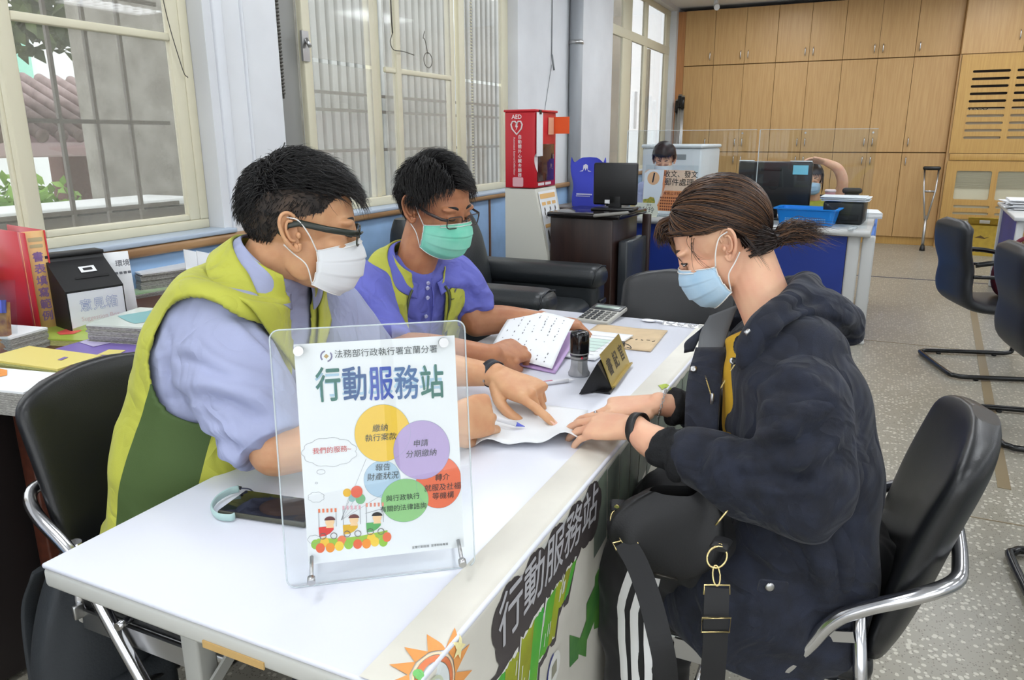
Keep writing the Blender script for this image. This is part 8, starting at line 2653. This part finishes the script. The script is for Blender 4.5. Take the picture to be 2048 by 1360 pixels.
dk3 = edir(KNOT)
while len(rs) < 2600:
    th = math.acos(1 - g3.random() * 1.6); ph = g3.uniform(-math.pi, math.pi); p, nrm = scalp(th, ph)
    if not hl3(p, th, ph):
        continue
    d0 = edir(p); pts = []
    jit = g3.uniform(-0.06, 0.06); lf = g3.uniform(0.002, 0.009)
    for i in range(11):
        t = i / 10
        om = d0.angle(dk3); so = math.sin(om) or 1e-6
        dd = d0 * (math.sin((1 - t) * om) / so) + dk3 * (math.sin(t * om) / so) + Vector((0, 0, jit * math.sin(math.pi * t)))
        q = epos(dd.normalized(), 0.003 + lf * math.sin(math.pi * (0.15 + 0.75 * t)) ** 0.7)
        if abs(q.y) > 0.02:
            q.z = max(q.z, float(np.interp(q.x, [-0.062, -0.048, -0.032, 0.02, 0.05, 0.09], [-0.2, 0.0, 0.032, 0.040, 0.054, 0.066])) + 0.006 * jit / 0.06)
        if t > 0.9:
            q = q.lerp(KNOT, (t - 0.9) * 6)
        pts.append(H3 @ (q * S3))
    sh = int(g3.choice([0, 1, 1, 2, 2])) if p.z > 0.03 else int(g3.choice([0, 0, 1]))
    rs.append((pts, 0.0011 * g3.uniform(0.7, 1.3), sh))
# tuft behind the knot
up3 = H3.to_3x3()
for i in range(460):
    a = Vector(g3.normal(size=3)) * 0.010
    q0 = H3 @ (KNOT * S3) + a * 0.7
    e = H3 @ (KNOT * S3) + Vector((0.080, 0.028, 0.010)) * g3.uniform(0.6, 1.1) + Vector(g3.normal(size=3)) * 0.013
    m_ = (q0 + e) / 2 + Vector((0.0, 0, 0.012)) + Vector(g3.normal(size=3)) * 0.006
    rs.append((spline([q0, m_, e], 4), 0.0010, int(g3.choice([0, 1, 1, 2]))))
# fringe swept forwards and down, wisps by the ear
for i in range(420):
    y = g3.uniform(-0.058, 0.012); z = 0.070 - 9 * y * y + g3.uniform(-0.004, 0.022)
    L = g3.uniform(0.75, 1.1)
    p0 = Vector((0.060 - 4.5 * y * y, y, z))
    p1 = p0 + Vector((0.030, y * 0.25 + 0.004, 0.004)) * L
    p2 = p1 + Vector((0.018, y * 0.25 + 0.006 * g3.normal(), -0.016)) * L
    p3 = p2 + Vector((0.002 + 0.010 * g3.normal() * 0.5, y * 0.15 + 0.006 * g3.normal(), -0.012)) * L
    rs.append(([H3 @ (Vector(q) * S3) for q in spline([p0, p1, p2, p3], 3)], 0.0010, int(g3.choice([0, 1, 2, 2]))))
for i in range(6):
    p0 = Vector((g3.uniform(0.036, 0.046), 0.058 + g3.uniform(-0.006, 0.006), g3.uniform(0.030, 0.055)))
    p1 = p0 + Vector((0.012, 0.020, -0.020)); p2 = p1 + Vector((g3.uniform(-0.012, 0.012), 0.004, -0.030)); p3 = p2 + Vector((g3.uniform(-0.022, 0.004), 0.0, -0.020 * g3.uniform(0.4, 1.6)))
    rs.append(([H3 @ (Vector(q) * S3) for q in spline([p0, p1, p2, p3], 3)], 0.0007, int(g3.choice([1, 2]))))
for i in range(420):                     # nape and behind the ears, gathered to the knot
    sy = 1 if i % 2 else -1
    p0 = Vector((g3.uniform(-0.075, -0.036), sy * g3.uniform(0.050, 0.068), g3.uniform(-0.060, 0.012)))
    p1 = p0.lerp(KNOT, 0.45) + Vector((-0.012, sy * 0.016, -0.004)) + Vector(g3.normal(size=3)) * 0.002
    rs.append(([H3 @ (Vector(q) * S3) for q in spline([p0, p1, KNOT + Vector(g3.normal(size=3)) * 0.006], 5)], 0.0011, int(g3.choice([0, 0, 1]))))
for i in range(12):
    p0 = Vector((-0.045, 0.072, -0.01)) + Vector(g3.normal(size=3)) * 0.004
    p1 = p0 + Vector((-0.006, 0.008, -0.03)); p2 = p1 + Vector((-0.004, 0.004, -0.04 * g3.uniform(0.6, 1.2)))
    rs.append(([H3 @ (Vector(q) * S3) for q in spline([p0, p1, p2], 4)], 0.0005, 0))
k = MB(); strands(k, rs); k.build('hair_strands', M_HAIR_BRN, hr)
k = MB(); k.ell(H3 @ (KNOT * S3), (0.017, 0.017, 0.018)); k.build('hair_knot', M_HAIR_BRN[0], hr)
brows_eyes(w, H3, S3, M_HAIR_BRN[1])
for sy in (-1, 1):
    k = MB(); k.ell((0.0800, sy * 0.0318, -0.0078), (0.0092, 0.0105, 0.0042), seg=14, rings=8, M=H3 @ Matrix.Scale(S3, 4)); e_ = k.build('eye', mat('eye_white', (222, 216, 210), rough=0.2), w)
    k = MB(); k.ell((0.0860, sy * 0.0300, -0.0085), (0.0042, 0.0050, 0.0036), seg=12, rings=8, M=H3 @ Matrix.Scale(S3, 4)); k.build('iris', mat('eye_iris', (34, 22, 18), rough=0.15), e_)
    k = MB(); k.tube(spline([H3 @ (Vector(p) * S3) for p in ((0.0870, sy * 0.0185, -0.0050), (0.0905, sy * 0.027, -0.0045), (0.0880, sy * 0.036, -0.0048), (0.0785, sy * 0.046, -0.0065))], 5), 0.0013, 6); k.build('upper_lash', M_HAIR_BLK[0], w)
mask('face_mask', w, H3, M_MASKB, M_LOOP, S3, wide=1.0)
# watch, bracelet, ring
wb, u_, w_, ax_ = wrist_band('watch_strap', w, NW - dN * 0.004, dN, 0.0275, 0.0245, Vector((-0.15, -0.50, 0.85)), mat('black_strap', (26, 24, 24), rough=0.45), width=0.017)
nD = (-u_ * 0.85 - w_ * 0.5).normalized()
k = MB(); k.lathe((0, 0, 0), [(0.0135, -0.001), (0.0145, 0.004), (0.0125, 0.0062), (0.001, 0.0062)], 24, M=frame(NW - dN * 0.004 + nD * 0.0265, ax_, nD.cross(ax_))); k.build('watch_case', M_STEEL, wb)
k = MB(); axf = dF; uf = Vector((0, -0.2, 0.98)); uf = (uf - axf * uf.dot(axf)).normalized(); wf_ = axf.cross(uf)
for q in range(30):
    a = 2 * math.pi * q / 30; c_ = FW_ - dF * 0.006 + wf_ * 0.0285 * math.cos(a) + uf * 0.0265 * math.sin(a) - dF * 0.010 * math.sin(a + 0.6)
    tn = (-wf_ * math.sin(a) + uf * math.cos(a)).normalized(); o1 = (dF if q % 2 else (c_ - FW_).normalized())
    k.tube([c_ + tn * 0.0042 * math.cos(b) + o1 * 0.0022 * math.sin(b) for b in [2 * math.pi * i / 10 for i in range(10)]], 0.0007, 5, closed=True)
k.build('chain_bracelet', M_STEEL, w)
p_, d_, n_, r_ = tipsF[0]
rp = p_ - d_ * 0.052
k = MB(); un = Vector(n_).normalized(); wn = Vector(d_).normalized().cross(un)
rb, *_ = wrist_band('finger_ring', w, rp, d_, 0.0096, 0.0096, n_, M_CHROME, width=0.0045, th=0.0012)
adopt(w)

# ------------------------------------------------------------------ black shoulder bag on her lap
M_BAG = mat('black_nylon_bag', (17, 17, 19), rough=0.6, bump=0.25, bump_scale=300)
bg_ = thing('shoulder_bag', 'black shoulder bag with gold rings resting on the lap of the woman', 'bag', (0, 0, 0))
BC = Vector(cz(1335, 1062, 1.30)); bx = Vector((0.906, 0.42, -0.10)).normalized(); bz_ = Vector((0.10, 0.16, 0.98)); Mbag = frame(BC, bx, bz_)


def bagp(u, v):
    a = 2 * math.pi * u; c, s = math.cos(a), math.sin(a)
    e = math.sin(math.pi * (0.04 + 0.92 * v)) ** 0.35
    x = 0.105 * e * math.copysign(abs(c) ** 0.45, c) * (1 - 0.06 * v); d = 0.042 * e * math.copysign(abs(s) ** 0.8, s)
    y = -0.075 + 0.15 * v + 0.010 * c * (v - 0.3) + 0.004 * math.sin(3 * a)
    return Mbag @ Vector((x + 0.004 * math.sin(8 * v), y, d * (1.1 - 0.4 * v) + 0.004 * math.sin(6 * u * 6.28 + v * 5)))


k = MB(); k.grid(bagp, 56, 30, closed_u=True); k.build('bag_body', M_BAG, bg_)
MB().tube([Mbag @ Vector(p) for p in ((-0.025, -0.058, 0.046), (0.015, -0.064, 0.047))], 0.002, 8, flat=(0.0035, 0.0016)).build('name_bar', mat('bag_nameplate', (66, 62, 56), rough=0.35, metal=0.6), bg_)


def hardware(tag_a, ring_c, hook_c, bar_c, axis, end):
    """leather tab, D-ring, hook, slider loop and webbing"""
    t = MB(); t.tube([tag_a, ring_c], 0.012, 8, flat=(0.014, 0.004)); o = t.build('ring_tab', M_BAG, bg_)
    MB().cyl(Vector(tag_a).lerp(Vector(ring_c), 0.55) - Vector((0, 0.004, 0)), Vector(tag_a).lerp(Vector(ring_c), 0.55) - Vector((0, 0.007, 0)), 0.005, 12).build('rivet', M_GOLDM, o)
    ax = Vector(axis).normalized(); dn = (Vector(hook_c) - Vector(ring_c)).normalized()
    k = MB(); k.tube([Vector(ring_c) + ax * 0.015 * math.cos(q) + dn * (0.012 + 0.016 * math.sin(q)) for q in [2 * math.pi * i / 20 for i in range(20)]], 0.0017, 8, closed=True); k.build('d_ring', M_GOLDM, bg_)
    h0 = Vector(ring_c) + dn * 0.026; h1 = Vector(bar_c)
    k = MB(); dd = (h1 - h0).normalized()
    k.tube([h0 + ax * 0.0055 * math.cos(q) + dd * (0.013 + 0.015 * math.sin(q)) for q in [2 * math.pi * i / 18 for i in range(18)]], 0.0015, 8, closed=True)
    k.tube([h0 + dd * 0.026, h1], 0.002, 8); k.build('swivel_hook', M_GOLDM, bg_)
    k = MB(); dw = (Vector(end[0]) - h1).normalized()
    k.tube([h1 - ax * 0.019 + dw * 0.014, h1 - ax * 0.019, h1 + ax * 0.019, h1 + ax * 0.019 + dw * 0.014], 0.0016, 8); k.build('strap_loop', M_GOLDM, bg_)
    pts = spline([h1 + dw * 0.004] + [Vector(e) for e in end], 6)
    k = MB(); rows = []
    for i, p in enumerate(pts):
        tt = (pts[min(i + 1, len(pts) - 1)] - pts[max(i - 1, 0)]).normalized(); a2 = (ax - tt * ax.dot(tt)).normalized(); nn = tt.cross(a2)
        rows.append([p - a2 * 0.0185 - nn * 0.0012, p + a2 * 0.0185 - nn * 0.0012, p + a2 * 0.0185 + nn * 0.0012, p - a2 * 0.0185 + nn * 0.0012])
    k.loft(rows, smooth=False); k.build('webbing_strap', mat('black_webbing', (22, 22, 24), rough=0.7), bg_)
    return h1, dw, ax


DZ = 1.135
h1, dw, ax = hardware(cz(1448, 1078, DZ + 0.03), cz(1436, 1098, DZ), cz(1432, 1130, DZ - 0.005), cz(1434, 1170, DZ - 0.01), (0.9, 0.42, 0), [cz(1432, 1230, DZ - 0.015), cz(1430, 1290, DZ - 0.01), cz(1426, 1345, DZ), cz(1420, 1420, DZ + 0.02)])
k = MB(); q0 = Vector(cz(1432, 1250, DZ - 0.022)); k.tube([q0 - ax * 0.021 - Vector((0, 0, 0.012)), q0 - ax * 0.021 + Vector((0, 0, 0.012)), q0 + ax * 0.021 + Vector((0, 0, 0.012)), q0 + ax * 0.021 - Vector((0, 0, 0.012))], 0.0016, 8, closed=True); k.build('strap_slider', M_GOLDM, bg_)
hardware(cz(1236, 1000, 1.30), cz(1236, 1022, 1.29), cz(1240, 1050, 1.28), cz(1247, 1080, 1.27), (0.85, 0.42, 0.3), [cz(1275, 1130, 1.24), cz(1300, 1200, 1.20), cz(1318, 1270, 1.17), cz(1330, 1330, 1.17), cz(1335, 1400, 1.19)])
MB().tube([Mbag @ Vector((0.068 + 0.006 * i, 0.034 + 0.010 * i, 0.040)) for i in range(4)], 0.002, 8).build('zip_end', M_GOLDM, bg_)

# ------------------------------------------------------------------ the two clerks behind the desk
def clerk(label, hc, fwd, pitch, base, mshirt, hair_m, mask_m, arms, s=1.0, long_hair=False):
    r = thing('person', label, 'person', (base[0], base[1], 0))
    H = head_frame(hc, fwd, pitch)
    f = Vector((fwd[0], fwd[1], 0)).normalized(); right = Vector((f.y, -f.x, 0))
    nb = Vector((base[0], base[1], hc[2] - 0.17)) + f * 0.02
    sk = MB(); head_parts(sk, H, s); limb(sk, [nb - Vector((0, 0, 0.04)), nb, H @ Vector((-0.02, 0, -0.05))], [0.06, 0.056, 0.056], seg=14)
    for pts, hd in arms:
        limb(sk, pts, [0.05, 0.046, 0.042, 0.028], seg=14)
        if hd:
            hand_parts(sk, pts[-1], hd[0], hd[1], hd[2], ((18, 20, 10), (20, 22, 12), (24, 26, 12), (30, 28, 12)), ((0.012, 0.022, -0.004), (0.045, 0.045, -0.010), (0.075, 0.058, -0.014), (0.098, 0.062, -0.016)), s=1.0, spread=(8, 2, -6, -14))
    limb(sk, [nb - Vector((0, 0, 0.30)), nb - Vector((0, 0, 0.04))], [0.09, 0.06], seg=14)
    me = remesh(sk, 0.005, 2)
    b2 = MB(); ear(b2, H, -1, s); ear(b2, H, 1, s)
    bm = bmesh.new(); bm.from_mesh(me); em2 = bpy.data.meshes.new('ear_source'); em2.from_pydata(b2.v, [], b2.f); bm.from_mesh(em2); bpy.data.meshes.remove(em2); bm.to_mesh(me); bm.free()
    me.materials.append(M_SKIN_W); me.polygons.foreach_set('use_smooth', [True] * len(me.polygons)); link('body', me, r)
    T = Torso([((base[0], base[1], 0.50), 0.17, 0.12, 0.12), ((base[0], base[1], 0.72), 0.17, 0.12, 0.12), ((nb.x, nb.y, nb.z - 0.13), 0.185, 0.10, 0.11), ((nb.x, nb.y, nb.z - 0.06), 0.17, 0.08, 0.10), ((nb.x, nb.y, nb.z - 0.01), 0.10, 0.065, 0.07)], right, 0.8)
    k = MB(); T.mesh(k, 30, 20, 0, 1, 0.004)
    for pts, hd in arms:
        limb(k, [pts[0], pts[0].lerp(pts[1], 0.7)], [0.075, 0.065], seg=16, end=False)
    me = remesh(k, 0.010, 3); me.materials.append(mshirt); wrinkle(me, 0.005, 10); link('vest_and_shirt', me, r)
    lf = lambda p, th, ph: p.z > 0.050 if p.x > 0.03 else (p.z > 0.014 if p.x > -0.03 else p.z > -0.05)
    k = hair_cap(H, lf, 0.016, s); hh = k.build('hair', hair_m[0], r)
    k = MB(); strands(k, stub(H, lambda p, th, ph, g: g.uniform(0.03, 0.05) if lf(p, th, ph) else 0, 900, 0.04, lambda p, g: (0.4, 0.3 * np.sign(p.y), -0.8), 3, s, r0=0.0016, lift=0.6, seed=3)); k.build('hair_strands', hair_m, hh)
    if long_hair:
        k = MB(); gg = np.random.default_rng(4)
        rr = []
        for i in range(300):
            sy = 1 if i % 2 else -1
            p0 = Vector((gg.uniform(-0.07, 0.01), sy * 0.082, gg.uniform(-0.01, 0.05)))
            rr.append(([H @ q for q in spline([p0, p0 + Vector((0.006, sy * 0.010, -0.06)), p0 + Vector((0.0, sy * 0.004, -0.12 * gg.uniform(0.7, 1.1)))], 4)], 0.0018, int(gg.integers(0, 3))))
        strands(k, rr); k.build('side_locks', hair_m, hh)
    brows_eyes(r, H, s, M_BROW)
    if mask_m:
        mask('face_mask', r, H, mask_m, M_LOOP, s)
    k = MB(); k.ell((base[0], base[1], 0.47), (0.19, 0.19, 0.10)); k.build('seated_lap', M_TROU, r)
    adopt(r)
    return r


hc1 = Vector(cz(1328, 318, 6.25))
clerk('clerk with short black hair sitting behind the number one sign', hc1, (0.15, -1), math.radians(22), (hc1.x - 0.02, hc1.y + 0.08), M_SH1, M_HAIR_BLK, M_MASKW,
      [([hc1 + Vector((-0.17, 0.06, -0.26)), hc1 + Vector((-0.22, -0.02, -0.45)), hc1 + Vector((-0.10, -0.20, -0.46))], None)], s=1.05)
hc2 = Vector(cz(1624, 358, 6.35))
sh_l = hc2 + Vector((0.17, 0.10, -0.24))
clerk('clerk in a yellow vest and blue mask raising one arm behind the black monitor', hc2, (0.10, -1), math.radians(6), (hc2.x + 0.02, hc2.y + 0.08), M_VEST, M_HAIR_BRN, M_MASKB,
      [([sh_l, hc2 + Vector((0.24, 0.02, -0.06)), hc2 + Vector((0.20, -0.02, 0.08)), hc2 + Vector((0.09, -0.05, 0.145))], (Vector((-0.95, -0.1, 0.10)), Vector((0.0, 0.6, 0.8)), 1)),
       ([hc2 + Vector((-0.17, 0.10, -0.24)), hc2 + Vector((-0.2, 0.0, -0.42)), hc2 + Vector((-0.1, -0.2, -0.44))], None)], s=0.98, long_hair=True)
for q, (x, y) in enumerate(((hc1.x, hc1.y + 0.1), (hc2.x, hc2.y + 0.1))):
    oc = thing('office_chair', ('office chair under the clerk behind the number one sign', 'office chair under the clerk raising an arm')[q], 'chair', (x, y, 0), group='office chairs behind the service desk')
    MB().rbox((0, 0, 0.40), (0.46, 0.46, 0.07), 0.03, 4).build('seat', M_PAD, oc)
    MB().rbox((0, 0.24, 0.62), (0.40, 0.06, 0.40), 0.03, 4).build('backrest', M_PAD, oc)
    MB().cyl((0, 0, 0.08), (0, 0, 0.38), 0.025, 12).build('gas_column', M_BLKTUBE, oc)
    for a in range(5):
        MB().tube([(0, 0, 0.09), (0.26 * math.cos(a * 1.2566), 0.26 * math.sin(a * 1.2566), 0.05)], [0.025, 0.015], 8).build('base_arm', M_BLKTUBE, oc)
        MB().ell((0.26 * math.cos(a * 1.2566), 0.26 * math.sin(a * 1.2566), 0.025), (0.025, 0.025, 0.025), seg=10, rings=8).build('castor', M_BLKPLAST, oc)

bpy.data.scenes.remove(WORK)
